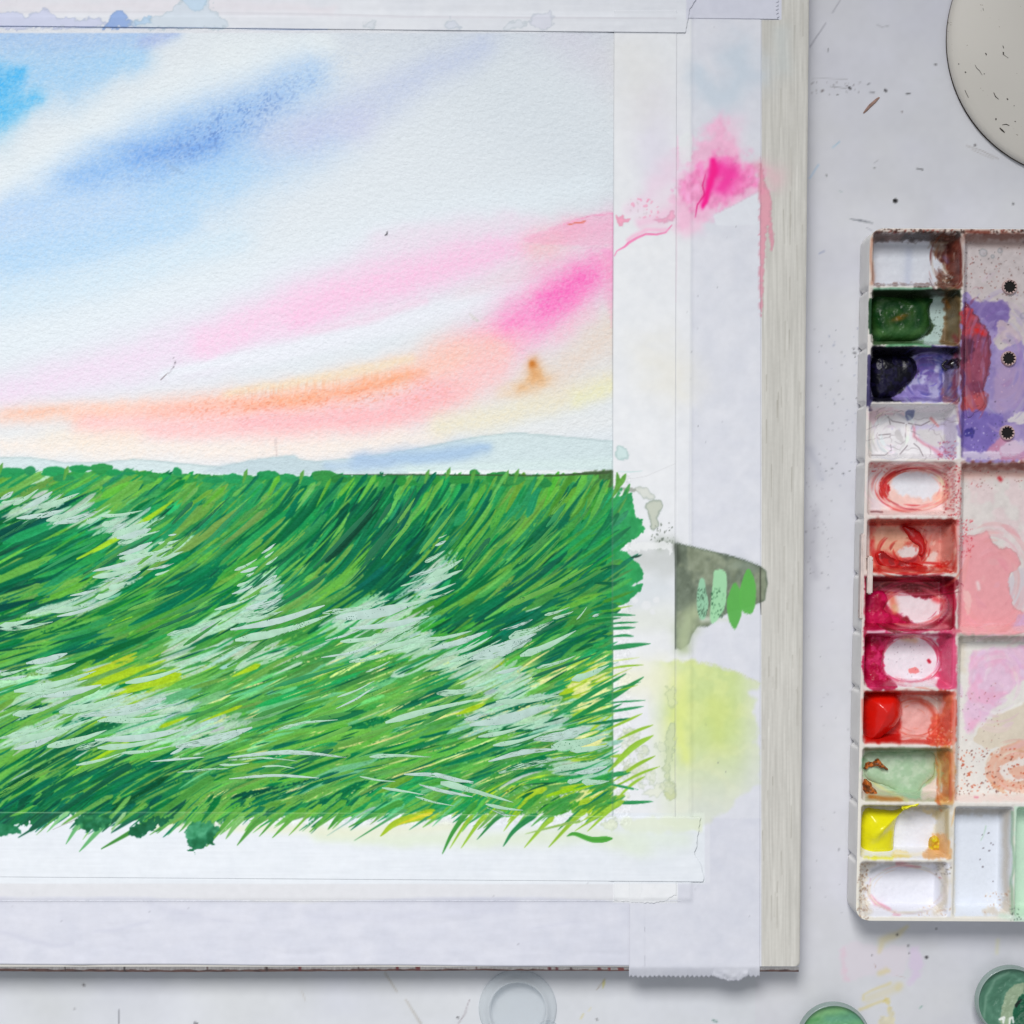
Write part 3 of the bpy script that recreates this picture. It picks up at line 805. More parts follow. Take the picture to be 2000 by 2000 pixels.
cv.band([(620, 1630), (800, 1640), (1000, 1640), (1150, 1630), (1250, 1650)], [14, 16, 18, 20, 24], (224, 234, 214), .9, 2.4, 6)
cv.band([(300, 1615), (500, 1618), (700, 1625), (900, 1615)], [6, 9, 12, 14], (230, 234, 210), .85, 2, 6)
cv.band([(1240, 1650), (1330, 1640)], [22, 22], (226, 236, 224), .8, 2, 10)
# teal and faint drips by the hills
cv.poly([(1202, 880), (1208, 870), (1218, 872), (1226, 882), (1228, 892), (1218, 898), (1204, 897)], (206, 228, 226), .95, 1.2, 4, 6, True, .2, 2)
cv.stroke([(1208, 921), (1230, 922), (1254, 920)], [.8, 1.2, .6], (196, 224, 222), .8)
cv.stroke([(1200, 938), (1240, 934), (1262, 930), (1320, 905)], [.5, .5, .5, .4], (204, 204, 206), .7)

# ------------------------------------------------ pink splash on the wide tape
cv.band([(1420, 240), (1425, 300)], [26, 34], (240, 206, 226), .8, 2.2, 22)
cv.band([(1440, 110), (1460, 150), (1400, 190), (1365, 150)], [34, 40, 32, 28], (202, 214, 226), .85, 2.2, 20)
cv.poly([(1326, 312), (1352, 282), (1385, 262), (1405, 228), (1422, 250), (1426, 282), (1448, 300), (1484, 322), (1484, 372), (1440, 396), (1391, 420), (1360, 442), (1330, 452), (1323, 440), (1323, 350), (1342, 330)], (247, 178, 212), .75, 14, 26, 20, True, tex=30)
cv.poly([(1324, 352), (1350, 330), (1384, 318), (1410, 306), (1440, 312), (1478, 335), (1482, 362), (1440, 386), (1400, 408), (1370, 405), (1340, 400), (1326, 385)], (251, 132, 194), .85, 10, 22, 14, True, tex=60, col2=(251, 158, 207))
cv.band([(1405, 330), (1430, 345), (1412, 365)], [16, 18, 14], (254, 40, 160), .8, 2, 12)
cv.band([(1391, 312), (1395, 335), (1388, 365), (1376, 396)], [7, 10, 9, 6], (255, 12, 144), 1, 2.4, 9)
cv.stroke([(1378, 340), (1372, 362), (1376, 380), (1362, 400), (1358, 424)], [.8, 1.4, 1.6, 1.4, .8], (226, 20, 120), .8)
cv.poly([(1484, 374), (1440, 398), (1392, 421), (1400, 440), (1484, 440)], (226, 229, 236), .95, 1.2, 1, 10, False)
cv.stroke([(1482, 373), (1440, 397), (1396, 418)], [.8, .8, .5], (206, 196, 206), .7)
cv.poly([(1328, 270), (1350, 262), (1351, 312), (1344, 316), (1328, 316)], (233, 236, 238), .9, 2, 3, 8)
cv.stroke([(1323, 265), (1324, 330)], [1, 2.4], (246, 170, 204), .5, .6)
cv.band([(1335, 440), (1360, 440)], [18, 14], (248, 200, 224), .7, 2, 12)
# thin pink runs on tape A
cv.band([(1225, 420), (1290, 360), (1318, 330)], [14, 24, 24], (240, 214, 232), .7, 2, 16)
cv.band([(1250, 440), (1300, 410), (1318, 400)], [12, 18, 18], (244, 200, 224), .8, 2, 14)
cv.stroke([(1200, 500), (1205, 490), (1220, 482), (1228, 474), (1245, 464), (1262, 457), (1282, 458), (1300, 454), (1312, 440)], [.8, 1, 1.8, 2.6, 2.2, 2, 1.8, 1.6, 1], (244, 110, 170), .85)
cv.band([(1225, 470), (1262, 450), (1300, 446)], [4, 5, 5], (248, 190, 218), .8, 2, 4)
cv.poly([(1203, 420), (1210, 424), (1216, 419), (1220, 427), (1231, 427), (1226, 434), (1218, 436), (1215, 443), (1207, 438), (1204, 430)], (250, 168, 196), .95, 1, 2, 4, True, .1)
cv.poly([(1278, 428), (1300, 424), (1312, 412), (1319, 420), (1316, 428), (1290, 436)], (250, 176, 206), .85, 1.5, 4, 6, True, .15)
cv.specks(30, 1222, 385, 1290, 425, [(240, 160, 190), (214, 196, 206)], (.6, 2.2), .7, 5)
cv.stroke([(1321, 300), (1321, 520), (1320, 590)], [.8, .8, .5], (240, 196, 214), .5)
# pink on the bare board
cv.band([(1492, 330), (1510, 345)], [18, 24], (226, 190, 196), .75, 2, 8)
cv.poly([(1484, 320), (1494, 360), (1508, 390), (1506, 420), (1512, 470), (1506, 488), (1500, 440), (1496, 460), (1494, 500), (1491, 540), (1490, 600), (1484, 598)], (232, 152, 172), .8, 1.2, 4, 5, True, .12, 2)
# blue-grey bloom
cv.band([(1530, 60), (1530, 130)], [18, 22], (200, 208, 208), .5, 2, 8)

# ------------------------------------------------ blades over tape A and tape D
def hs(f, pts, w, col, kind=2, dry=0., alpha=1.):
    q = [f(*p) for p in pts]
    c = smooth_open(q)
    cv.stroke(c, prof(len(c), w, kind), col, alpha, dry, int(rg.integers(50)))
def ext(p):       # carry a blade tip back up into the meadow
    (ax, ay), (bx, by) = p[-2], p[-1]
    l = math.hypot(bx - ax, by - ay) + 1e-6
    return list(p) + [(bx + (bx - ax) / l * 110, by + (by - ay) / l * 80)]
patch = [(1300, 370), (1480, 320), (1515, 510), (1565, 515), (1555, 570), (1595, 590), (1540, 640), (1450, 700), (1380, 765), (1450, 755), (1475, 805), (1540, 860), (1575, 930), (1560, 975), (1480, 1025), (1572, 998), (1552, 1060), (1430, 1160), (1330, 1195), (1290, 1100)]
cv.poly([R3(*p) for p in patch], (44, 166, 90), .98, 1, 3, 6, False, tex=26, col2=(34, 150, 82))
LM = (150, 196, 56); EM = (40, 146, 84); DK = (22, 118, 74)
for yy_, hh in ((1340, 40), (1390, 26), (1290, 14), (1450, 14), (1560, 22)):
    for i in range(int(hh * .8)):
        x = rg.uniform(1130, 1192); y = yy_ + rg.normal(0, hh * .5)
        q_ = flow(x, y, rg.uniform(30, 70), 8, rg.normal(0, .1))
        if q_[-1][0] > 1200: continue
        cv.stroke(q_, prof(len(q_), rg.uniform(2, 6), 2), (232, 234, 158) if rg.random() < .6 else (176, 208, 66), .9, rg.uniform(.1, .6), i % 50)
for i in range(46):
    x = rg.uniform(1120, 1190); y = rg.uniform(1295, 1585)
    q_ = flow(x, y, rg.uniform(40, 100), 8, rg.normal(0, .1))
    if q_[-1][0] > 1240: continue
    cv.stroke(q_, prof(len(q_), rg.uniform(1, 2.6), 0), G['emer'] if rg.random() < .6 else G['lime'], .95, rg.uniform(0, .5), i % 50)
for i in range(190):
    x = rg.uniform(1120, 1212); y = rg.uniform(955, 1290)
    lim_ = np.interp(y, [950, 1000, 1060, 1110, 1160, 1190, 1290], [1226, 1250, 1225, 1252, 1245, 1215, 1205])
    q_ = flow(x, y, rg.uniform(40, 110), 8, rg.normal(0, .12))
    if q_[-1][0] > lim_ or q_[-1][1] < 935: continue
    key = zone(min(x, 1180), y, rg)
    if key in ('mint', 'yell'): key = 'mid'
    cv.stroke(q_, prof(len(q_), rg.uniform(2, 6), int(rg.integers(3))), np.array(G[key], float) + rg.normal(0, 7, 3), .95, rg.uniform(0, .6), i % 50)
for i in range(240):
    x = rg.uniform(-15, 1190); y = rg.uniform(1572, 1604) if x < 640 else rg.uniform(1565, 1592)
    key = zone(x, 1570, rg)
    if key in ('mint', 'yell'): key = 'leaf'
    q_ = flow(x, y, rg.uniform(40, 100), 8, rg.normal(0, .12))
    cv.stroke(q_, prof(len(q_), rg.uniform(2, 6), 1), np.array(G[key], float) + rg.normal(0, 7, 3), .95, rg.uniform(0, .7), i % 50)
for p, w, c in [([(1300, 560), (1380, 480), (1320, 600)], 3, DK), ([(1130, 760), (1300, 540), (1335, 430)], 5, DK), ([(1080, 900), (1330, 690), (1475, 575)], 5.5, DK), ([(1250, 900), (1385, 865)], 4, (10, 96, 62)), ([(1200, 1000), (1370, 1000)], 3, (12, 100, 66)),
                ([(1340, 350), (1380, 260), (1372, 165)], 5, (92, 160, 62)), ([(1370, 290), (1410, 230), (1438, 175)], 5, (96, 164, 64)), ([(1470, 808), (1520, 800), (1560, 786)], 2.2, (40, 80, 66)),
                ([(1200, 1260), (1360, 1240), (1510, 1243)], 2.8, EM), ([(1220, 1320), (1400, 1300), (1530, 1296)], 2, EM), ([(1230, 1350), (1400, 1340), (1510, 1336)], 3, EM), ([(1300, 1410), (1420, 1395), (1500, 1402)], 2.6, EM), ([(1180, 1500), (1400, 1490), (1622, 1458)], 3, EM), ([(1330, 1200), (1490, 1170)], 1.2, LM)]:
    hs(R3, p, w, c)
for p, w, c, d in [([(1180, 50), (1330, 35), (1475, 25)], 3, EM, 0), ([(1180, 150), (1400, 120)], 1.4, (206, 222, 150), 0), ([(1180, 200), (1300, 180), (1430, 170)], 1.8, LM, 0), ([(780, 552), (1050, 380), (1308, 232)], 4, EM, 0), ([(880, 575), (1180, 410), (1428, 255)], 5, (36, 140, 74), 0),
                   ([(1200, 340), (1410, 288)], 1, EM, 0), ([(1200, 365), (1390, 308)], 1.2, LM, 0), ([(1180, 430), (1440, 414)], 1.4, EM, .2), ([(1040, 520), (1160, 490), (1280, 438)], 3, EM, 0), ([(1150, 500), (1430, 455)], 2.4, EM, .2), ([(1020, 582), (1200, 560), (1350, 535)], 2.6, DK, .2), ([(1140, 630), (1300, 560), (1420, 505)], 2.2, LM, 0),
                   ([(1240, 690), (1390, 620), (1495, 583)], 2.6, LM, 0), ([(1190, 900), (1350, 740), (1495, 655)], 5, (150, 198, 60), .1), ([(1220, 970), (1380, 860), (1510, 795)], 3, LM, .1), ([(1210, 1020), (1400, 920), (1540, 868)], 2.2, LM, .2), ([(1240, 1095), (1350, 990), (1440, 935)], 2.4, LM, .2), ([(1180, 1118), (1350, 1115), (1495, 1108)], 3, EM, .6),
                   ([(1180, 930), (1340, 908)], 4, EM, .55), ([(1180, 985), (1400, 1030)], 2.2, EM, .4), ([(1170, 720), (1290, 690)], 4, (150, 200, 180), .2), ([(1200, 800), (1330, 790)], 3, LM, .5),
                   ([(50, 1465), (120, 1320), (220, 1180)], 5, (58, 148, 58), 0), ([(100, 1430), (200, 1270)], 3, LM, 0), ([(178, 1428), (290, 1265)], 4, LM, 0), ([(288, 1368), (400, 1245)], 3.4, (50, 140, 74), 0), ([(468, 1414), (530, 1320), (612, 1248)], 5, (34, 134, 72), 0), ([(612, 1424), (740, 1278)], 4, LM, 0),
                   ([(780, 1420), (960, 1225)], 5, LM, 0), ([(962, 1308), (1200, 1150)], 4, LM, .1), ([(1045, 1312), (1200, 1165)], 4, LM, .1), ([(470, 1312), (522, 1240)], 2.4, LM, 0), ([(905, 1345), (960, 1330), (1080, 1370), (1210, 1362)], 5, (80, 168, 62), .3), ([(620, 1330), (900, 1260)], 3, (150, 190, 100), .6)]:
    hs(R6, ext(p) if p[0][1] > 1240 and p[-1][1] < p[0][1] else p, w * 1.2, c, 1 if p[0][1] > 1240 else 2, d)
for p, w, c in [([(140, 1490), (450, 1300), (900, 1000)], 5.5, (16, 92, 64)), ([(765, 1576), (1100, 1380), (1520, 1090)], 7, (70, 146, 62)), ([(600, 1596), (760, 1420)], 6, (108, 184, 118)), ([(498, 1540), (590, 1395)], 5, (108, 184, 118)), ([(355, 1450), (445, 1355)], 3.5, (130, 196, 130)), ([(1185, 1460), (1310, 1350)], 4, (96, 170, 84)),
                ([(1560, 1556), (1750, 1330)], 6, (88, 164, 64)), ([(1790, 1548), (1932, 1390)], 4, (80, 160, 66)), ([(1705, 1500), (1775, 1400)], 5, (124, 186, 106)), ([(840, 1450), (890, 1370)], 3, (150, 200, 140)), ([(400, 1430), (570, 1355)], .8, (150, 150, 140))]:
    hs(R4, ext(p), w * 1.15, c, 1)
cv.poly([R4(*p) for p in [(1395, 1470), (1440, 1400), (1560, 1380), (1650, 1400), (1640, 1470), (1570, 1560), (1450, 1600), (1415, 1540)]], (22, 112, 70), .98, 1, 11, 9, True, .12, 2, tex=60, col2=(64, 156, 110))
cv.poly([R4(*p) for p in [(985, 1450), (1000, 1400), (1150, 1350), (1290, 1340), (1240, 1390), (1120, 1440), (1040, 1475)]], (10, 98, 62), .98, 1, 11, 8, True, tex=40)
cv.poly([R4(*p) for p in [(570, 1380), (640, 1310), (800, 1320), (830, 1380), (760, 1430), (640, 1440), (590, 1420)]], (20, 110, 68), .98, 1, 12, 8, True, tex=60, col2=(60, 150, 90))
cv.poly([R4(*p) for p in [(-30, 1400), (60, 1390), (150, 1430), (140, 1460), (40, 1475), (-30, 1480)]], (24, 120, 76), .95, 1, 5, 6, True, tex=40)
for p, w, c in [([(52, 1548), (150, 1420)], 4, (84, 158, 66)), ([(218, 1482), (330, 1360)], 3.6, (84, 160, 66)), ([(318, 1492), (480, 1330)], 5, (90, 166, 60)), ([(442, 1474), (610, 1300)], 3.2, (110, 176, 60)), ([(545, 1442), (700, 1310)], 2, (70, 150, 84)), ([(600, 1448), (790, 1270)], 5.5, (88, 164, 62)),
                ([(738, 1428), (830, 1320)], 6, (76, 158, 62)), ([(728, 1478), (1000, 1305)], 2, (150, 190, 176)), ([(895, 1412), (1200, 1260)], 6, (70, 156, 66)), ([(935, 1514), (1240, 1325)], 3, (80, 158, 96)), ([(1135, 1478), (1250, 1380), (1455, 1325)], 8.5, (164, 196, 40)), ([(1350, 1432), (1530, 1310)], 3, (56, 150, 96)),
                ([(1250, 1400), (1420, 1335)], 3, (216, 206, 40))]:
    hs(R5, ext(p), w * 1.15, c, 1)
# tooth of the paper through the gouache
k = cv.sl(-24, 925, 1230, 1610)
cv.C[k] *= (1 + (vn(X[k] / 1.9, Y[k] / 1.9, 51) - .5) * .12 + (fbm(X[k] / 9, Y[k] / 5, 53) - .5) * .10)[..., None]
# dirt and settled paint along the tape edges, with thin edge shadows painted in
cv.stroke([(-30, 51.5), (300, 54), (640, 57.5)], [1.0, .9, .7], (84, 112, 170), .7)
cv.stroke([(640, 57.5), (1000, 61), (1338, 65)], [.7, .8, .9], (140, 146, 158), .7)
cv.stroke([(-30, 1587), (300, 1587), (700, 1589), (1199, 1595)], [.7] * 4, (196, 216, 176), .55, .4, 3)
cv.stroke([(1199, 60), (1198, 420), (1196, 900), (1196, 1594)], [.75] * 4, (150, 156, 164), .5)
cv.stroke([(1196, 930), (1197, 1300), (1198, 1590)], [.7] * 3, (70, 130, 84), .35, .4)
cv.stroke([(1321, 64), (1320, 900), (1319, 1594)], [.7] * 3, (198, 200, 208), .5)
cv.stroke([(1319, 1062), (1319, 1268)], [1, 1], (74, 82, 70), .7)
cv.specks(26, 1340, 40, 1480, 1880, [(110, 110, 118)], (.5, 1.0), .6, 8)
cv.specks(14, 0, 1720, 1200, 1870, [(110, 110, 118)], (.5, 1.1), .6, 9)

# ================================================================ board
board = tag(empty('drawing_board', (0.0, 0.0, 0.0)), 'thin pale grey wooden drawing board under the taped painting', 'drawing board')
BR = lambda y: 1580 - 18 * y / 1890.0       # right edge in photo pixels at board height
yy = np.arange(-260, 1889, 2.5)
xx = np.linspace(0, 1, 46)
PX = 1478 + (BR(yy)[:, None] - 1478) * xx[None, :]
PY = np.repeat(yy[:, None], 46, 1)
# rounded corner at the lower right
cr = 9.0
over = np.clip(PY - (1888 - cr), 0, cr)
lim = BR(PY) - (cr - np.sqrt(np.maximum(cr * cr - over ** 2, 0)))
PX = np.minimum(PX, lim)
bev = np.clip((PX - (lim - 3)) / 3, 0, 1) ** 2 * .4 * MM
Z = np.full(PX.shape, BZ) - bev
sheet('panel', PX, PY, Z, M_board, cv, board)
M_under = plain_mat('board_underlay', (206, 204, 198), .7, .2, (), (200., .03))
x0, y0 = W(-700, -260, BZ); x1, y1 = W(1478, 1888, BZ)
add_mesh('covered_panel', [(x0, y0, BZ), (x1, y0, BZ), (x1, y1, BZ), (x0, y1, BZ)], [(3, 2, 1, 0)], M_under, board, smooth=False)
# sawn lower edge: leans out a little, white laminate over red-brown core
ec = Canvas(-60, 0, 1600, 40, 1.2, (214, 208, 204))
eX, eY = ec.X, ec.Y
ec.C += ((vn(eX / 1.5, eY / 30, 3) - .5) * 44 + (fbm(eX / 30, eY / 8, 6) - .5) * 26)[..., None]
kcore = sst(.50, .62, (eY / 40) * .95 + (fbm(eX / 14, eY / 12, 21) - .5) * .5)
ec.mix((slice(None), slice(None)), (112, 66, 54), kcore * .85)
ec.mix((slice(None), slice(None)), (70, 40, 36), sst(.55, .8, vn(eX / 9, eY / 9, 31)) * kcore * .7)
for x, w, c in [(127, 1.2, (60, 54, 52)), (243, 1.8, (40, 34, 34)), (520, 2.2, (60, 36, 36)), (585, 2.8, (130, 30, 30)), (776, 3, (126, 30, 32)), (816, 4.5, (130, 40, 36)), (1073, 3.2, (110, 24, 30)), (1087, 2.6, (110, 24, 30)), (1115, 2.2, (70, 34, 34)), (1170, 3.4, (128, 28, 30)), (1190, 2.6, (150, 40, 34)), (1212, 6, (150, 44, 34)), (405, 1.4, (90, 60, 56)), (700, 1.3, (90, 60, 56)), (930, 1.2, (110, 60, 56))]:
    ec.stroke([(x, 2), (x + 1, 34)], [w, w], c, .85)
ex = np.concatenate([np.arange(-700, -60, 10.0), np.arange(-60, 1563, 2.0)])
rows = np.linspace(0, 1, 12)
EV = []; EC = []
xb = np.minimum(ex, 1560)
yt = 1886 + 3.0 * np.clip(ex, 0, 1229) / 1229 + .8 * np.sin(ex / 160.)
yb_ = 1897 + 1.2 * np.sin(ex / 210.) + (fbm(ex / 24, ex * 0, 3) - .5) * 1.4
for t in rows:
    zz = BZ + (BB - BZ) * t
    a = W(xb, yt, BZ); b = W(xb, yb_, BB)
    xw = a[0] * (1 - t) + b[0] * t; yw = a[1] * (1 - t) + b[1] * t
    EV.append(np.stack([xw, yw, np.full(len(ex), zz)], -1)); EC.append(ec.sample(ex, np.full(len(ex), t * 39)))
add_mesh('sawn_edge', np.array(EV).reshape(-1, 3), grid_faces(12, len(ex))[:, ::-1][:, ::-1], M_board, board, np.array(EC).reshape(-1, 3))
# right edge wall
ry = np.arange(-260, 1890, 20.0)
q = []
for t in (0, 1):
    z = BZ - .35 * MM if t == 0 else BB
    a = W(BR(ry) - .2, ry, BZ); q.append(np.stack([a[0], a[1], np.full(len(ry), z)], -1))
M_edge = plain_mat('edge_brown', (128, 104, 92), .8, .2, (), (500., .25))
add_mesh('side_edge', np.array(q).reshape(-1, 3), grid_faces(2, len(ry)), M_edge, board)

# underside and two battens the board rests on
x0, y0 = W(-700, -260, BZ); x1, y1 = W(1560, 1876, BZ)
add_mesh('underside', [(x0, y0, BB), (x1, y0, BB), (x1, y1, BB), (x0, y1, BB)], [(0, 1, 2, 3)], M_under, board, smooth=False)
for bx in (-400, 900):
    xa, ya = W(bx, 100, 0); xb2, yb2_ = W(bx + 180, 1640, 0)
    vb = [(xa, ya, 0), (xb2, ya, 0), (xb2, yb2_, 0), (xa, yb2_, 0), (xa, ya, BB), (xb2, ya, BB), (xb2, yb2_, BB), (xa, yb2_, BB)]
    add_mesh('batten', vb, [(0, 3, 7, 4), (1, 5, 6, 2), (0, 4, 5, 1), (3, 2, 6, 7), (0, 1, 2, 3)], M_under, board, smooth=False)

# ================================================================ the painting
painting = tag(empty('watercolour_painting', W(600, 1000, BZ) + (BZ,)), 'watercolour of a windy green meadow under a pink and blue sky, taped down', 'painting')
gy = np.arange(30, 901, 3.0); gx = np.concatenate([np.arange(-690, -60, 9), np.arange(-60, 1330, 3.0)])
PX, PY = np.meshgrid(gx, gy)
px2, py2 = np.meshgrid(np.concatenate([np.arange(-690, -10, 6.8), np.arange(-10, 1206, 1.6), [1330.]]), np.concatenate([np.arange(900, 1600, 1.6), [1604, 1760.]]))
Vs = []; Cs = []; Fs = []; off = 0
for a, b in ((PX, PY), (px2, py2)):
    x, y = W(a, b, PZ)
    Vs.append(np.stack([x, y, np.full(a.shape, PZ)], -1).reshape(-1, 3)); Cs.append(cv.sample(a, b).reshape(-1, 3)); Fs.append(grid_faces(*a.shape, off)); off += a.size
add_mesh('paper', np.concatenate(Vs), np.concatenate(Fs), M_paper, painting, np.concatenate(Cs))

# relief brush strokes: pale blades laid on last, and the boldest green ones
M_st = {}
def st_mat(key, col, sp=None):
    m = M_st[key] = plain_mat('gouache_' + key, col, .6, .3, [(1200., 2., .25, .00006, ONE)], (420., .09), speck=sp)
    nt = m.node_tree; b = nt.nodes['Principled BSDF']
    uv = nt.nodes.new('ShaderNodeUVMap'); uv.uv_map = 'bristle'
    nz = nt.nodes.new('ShaderNodeTexNoise'); nz.inputs['Scale'].default_value = 1.0; nz.inputs['Detail'].default_value = 2.0
    at = nt.nodes.new('ShaderNodeAttribute'); at.attribute_name = 'dryness'
    ad = nt.nodes.new('ShaderNodeMath'); ad.operation = 'SUBTRACT'
    mr = nt.nodes.new('ShaderNodeMapRange'); mr.inputs['From Min'].default_value = -.02; mr.inputs['From Max'].default_value = .04
    nt.links.new(uv.outputs['UV'], nz.inputs['Vector']); nt.links.new(nz.outputs['Fac'], ad.inputs[0]); nt.links.new(at.outputs['Fac'], ad.inputs[1])
    nt.links.new(ad.outputs[0], mr.inputs['Value']); nt.links.new(mr.outputs['Result'], b.inputs['Alpha'])
st_mat('mint', (172, 212, 186), ((70, 130, 90), 2400., .965))
st_mat('cold', (182, 209, 200), ((60, 112, 96), 2600., .98))
st_mat('leaf', (98, 170, 72), ((40, 110, 60), 2200., .96))
st_mat('mid', (62, 144, 68), ((20, 100, 60), 2200., .97))
st_mat('emer', (40, 144, 86))
st_mat('dark', (14, 108, 70))
SN = [0]
def relief(pts, w, key, kind):
    c = smooth_open(pts, 3) if len(pts) < 6 else pts
    n = len(c); pw = prof(n, w, kind)
    z0 = PZ + 0.012 * MM + SN[0] * 1.6e-7
    V = []; F = []
    for i, (x, y) in enumerate(c):
        a = c[max(0, i - 1)]; b = c[min(n - 1, i + 1)]
        dx, dy = b[0] - a[0], b[1] - a[1]; l = math.hypot(dx, dy) + 1e-6
        nx_, ny_ = -dy / l, dx / l
        e = pw[i] * (1 + .10 * math.sin(i * 2.3 + SN[0]))
        for s_, h in ((-1, -.010 * MM), (-.55, .030 * MM), (0, .018 * MM), (.55, .030 * MM), (1, -.010 * MM)):
            z = z0 + h * min(1, e / 3)
            wx, wy = W(x + nx_ * e * s_, y + ny_ * e * s_, z)
            V.append((wx, wy, z))
    for i in range(n - 1):
        for j in range(4):
            F.append((i * 5 + j, i * 5 + j + 1, i * 5 + 6 + j, i * 5 + 5 + j))
    o = add_mesh('brush_stroke', V, F, M_st[key], painting)
    me = o.data
    uvl = me.uv_layers.new(name='bristle'); da = me.attributes.new('dryness', 'FLOAT', 'POINT')
    dr = rg.uniform(.05, .42) if SN[0] % 4 else rg.uniform(.34, .5)
    ll = math.dist(c[0], c[-1])
    for v in range(len(me.vertices)):
        t = (v // 5) / (n - 1)
        da.data[v].value = dr + .16 * (t - .35) * (1 if SN[0] % 2 else -.6) + (.05 if v % 5 in (0, 4) else 0)
    for lp in me.loops:
        i_, j_ = divmod(lp.vertex_index, 5)
        uvl.data[lp.index].uv = (i_ / (n - 1) * ll * .05 + SN[0] * 3.7, (j_ - 2) * .5 * w * .55 + SN[0] * 1.3)
    SN[0] += 1
for i in range(70):                                   # bold green blades
    for _ in range(20):
        x = rg.uniform(10, 1150); y = rg.uniform(985, 1580)
        key = zone(x, y, rg)
        if key in ('leaf', 'mid', 'emer', 'dark'): break
    else: continue
    p = flow(x, y, rg.uniform(80, 190) if y > 1020 else 60, 8, rg.normal(0, .06))
    if any(q[1] < HOR(q[0]) + 4 or q[1] > BOT(q[0]) - 8 or q[0] > 1190 for q in p): continue
    relief(p, rg.uniform(2.6, 5.2), key, int(rg.integers(3)))
PALE = [(R1, """0 370 100 310 40;10 395 120 370 25;100 410 290 290 35;170 440 395 310 45;270 440 480 320 40;290 430 600 320 50;125 510 480 450 45;350 530 700 400 45;400 560 710 340 30;410 550 740 460 55;650 540 740 510 45;770 560 900 530 50;800 605 960 550 60;760 495 1075 452 28;850 640 1130 530 70;880 660 1140 590 60;890 700 1080 650 55;1000 650 1205 605 25;880 790 1150 690 42;900 815 1340 720 46;1100 840 1385 760 50;680 912 1100 800 34;850 900 1065 860 50;700 956 1050 880 42;780 990 1060 910 50;820 1040 970 990 50;720 1112 910 1050 46;530 1095 750 1040 24;200 1232 640 1090 40;385 1218 720 1140 42;430 1252 720 1172 28;0 1322 250 1270 42;0 1345 400 1292 44;1110 900 1312 850 25;1170 940 1282 900 20;1255 702 1362 670 24;1270 640 1332 630 16;1195 702 1262 680 22;1770 905 1940 818 24;1815 920 1945 876 28;1860 950 1917 920 26;1788 1022 1887 980 26;1750 1082 1907 1020 24;1620 1202 1940 1088 28;1260 1392 1620 1275 40"""),
        (R2, """235 776 342 700 20;258 808 327 760 18;268 862 357 800 20;225 1026 350 940 42;218 1068 382 980 38;188 1122 382 1060 42;118 1192 384 1118 60;78 1252 382 1170 52;0 1292 400 1210 50;0 1352 712 1168 52;36 1432 755 1238 66;695 1226 1200 1130 44;795 1262 1400 1150 86;1200 1182 1562 1100 36;1285 1024 1482 950 14;1352 952 1642 850 28;1500 952 1752 820 46;1468 842 1617 755 38;1545 718 1627 680 24;1568 662 1632 635 12;1478 992 1752 900 50;1336 1062 1602 980 36;1420 1092 1702 1000 32;1450 1128 1690 1050 26;900 1342 1500 1250 46;1040 1422 1382 1330 60;830 1442 1202 1380 36;716 1434 1002 1340 18;1100 1502 1502 1380 46;1376 1442 1824 1360 42;1500 1500 1902 1380 52"""),
        (R3, """486 1358 734 1275 28;826 1242 1018 1180 24;886 1268 1042 1214 28;1186 1252 1240 1232 22;1066 1278 1145 1180 12;556 1412 895 1285 70;245 1545 764 1380 70;640 1550 1064 1358 56;586 1498 694 1448 18;0 1482 392 1365 40;150 1532 432 1400 30"""),
        (R4, """196 177 508 100 52;270 238 574 173 50;0 262 172 224 28;0 297 202 270 32;106 388 724 234 58;156 422 662 300 44;306 428 764 338 50;446 544 1004 400 64;96 564 422 490 50;606 574 1254 438 64;736 614 1254 476 46;846 614 1294 558 42;716 574 1344 478 34;0 742 562 560 42;96 764 704 590 50;106 824 432 720 50;356 804 804 680 58;576 824 854 720 50;716 754 1384 676 56;736 814 1254 740 48;916 854 1334 790 26;1326 806 1904 660 74;576 944 954 840 26;946 324 1404 200 46;1136 918 1344 900 1544 884 18;1336 998 1530 980 1724 970 22;1656 942 1884 928 20;1286 862 1400 800 26"""),
        (R5, """-20 888 440 846 875 886 36;-10 908 250 890 505 914 20;238 956 360 950 484 968 16;-10 1048 330 1022 668 1042 24;1050 882 1250 872 1518 884 32;360 674 560 625 810 602 28;1310 1014 1560 1020 1832 1084 36;976 1030 1244 1068 17;1144 1116 1300 1140 1478 1172 24;1426 1092 1600 1140 1828 1184 30;1586 1072 1760 1110 1940 1186 40;1396 1182 1694 1252 18;686 132 940 90 1204 -4 22;896 166 1304 56 40;1170 624 1500 530 1900 440 54;796 518 1086 356 17;806 432 1088 308 17;1556 404 1940 348 52;1766 602 1940 556 40;1020 242 1204 160 18"""),
        (R6, """240 132 664 -6 74;16 134 304 -4 22;96 152 454 -4 34;414 228 574 188 30;936 274 1194 172 50;696 192 964 108 28;236 584 784 450 70;296 664 644 580 34;396 724 744 638 34;676 684 1064 600 74;796 734 1190 650 70;926 756 1194 720 46;366 834 600 770 844 750 38;436 914 700 840 964 798 46;816 884 1164 818 42;956 914 1180 868 40;1006 972 1194 968 46;906 974 1014 952 36;0 930 264 974 26;36 986 280 1040 536 1114 38;346 1126 604 1168 26;356 1152 684 1244 26;516 1222 744 1258 24;416 424 854 378 40""")]
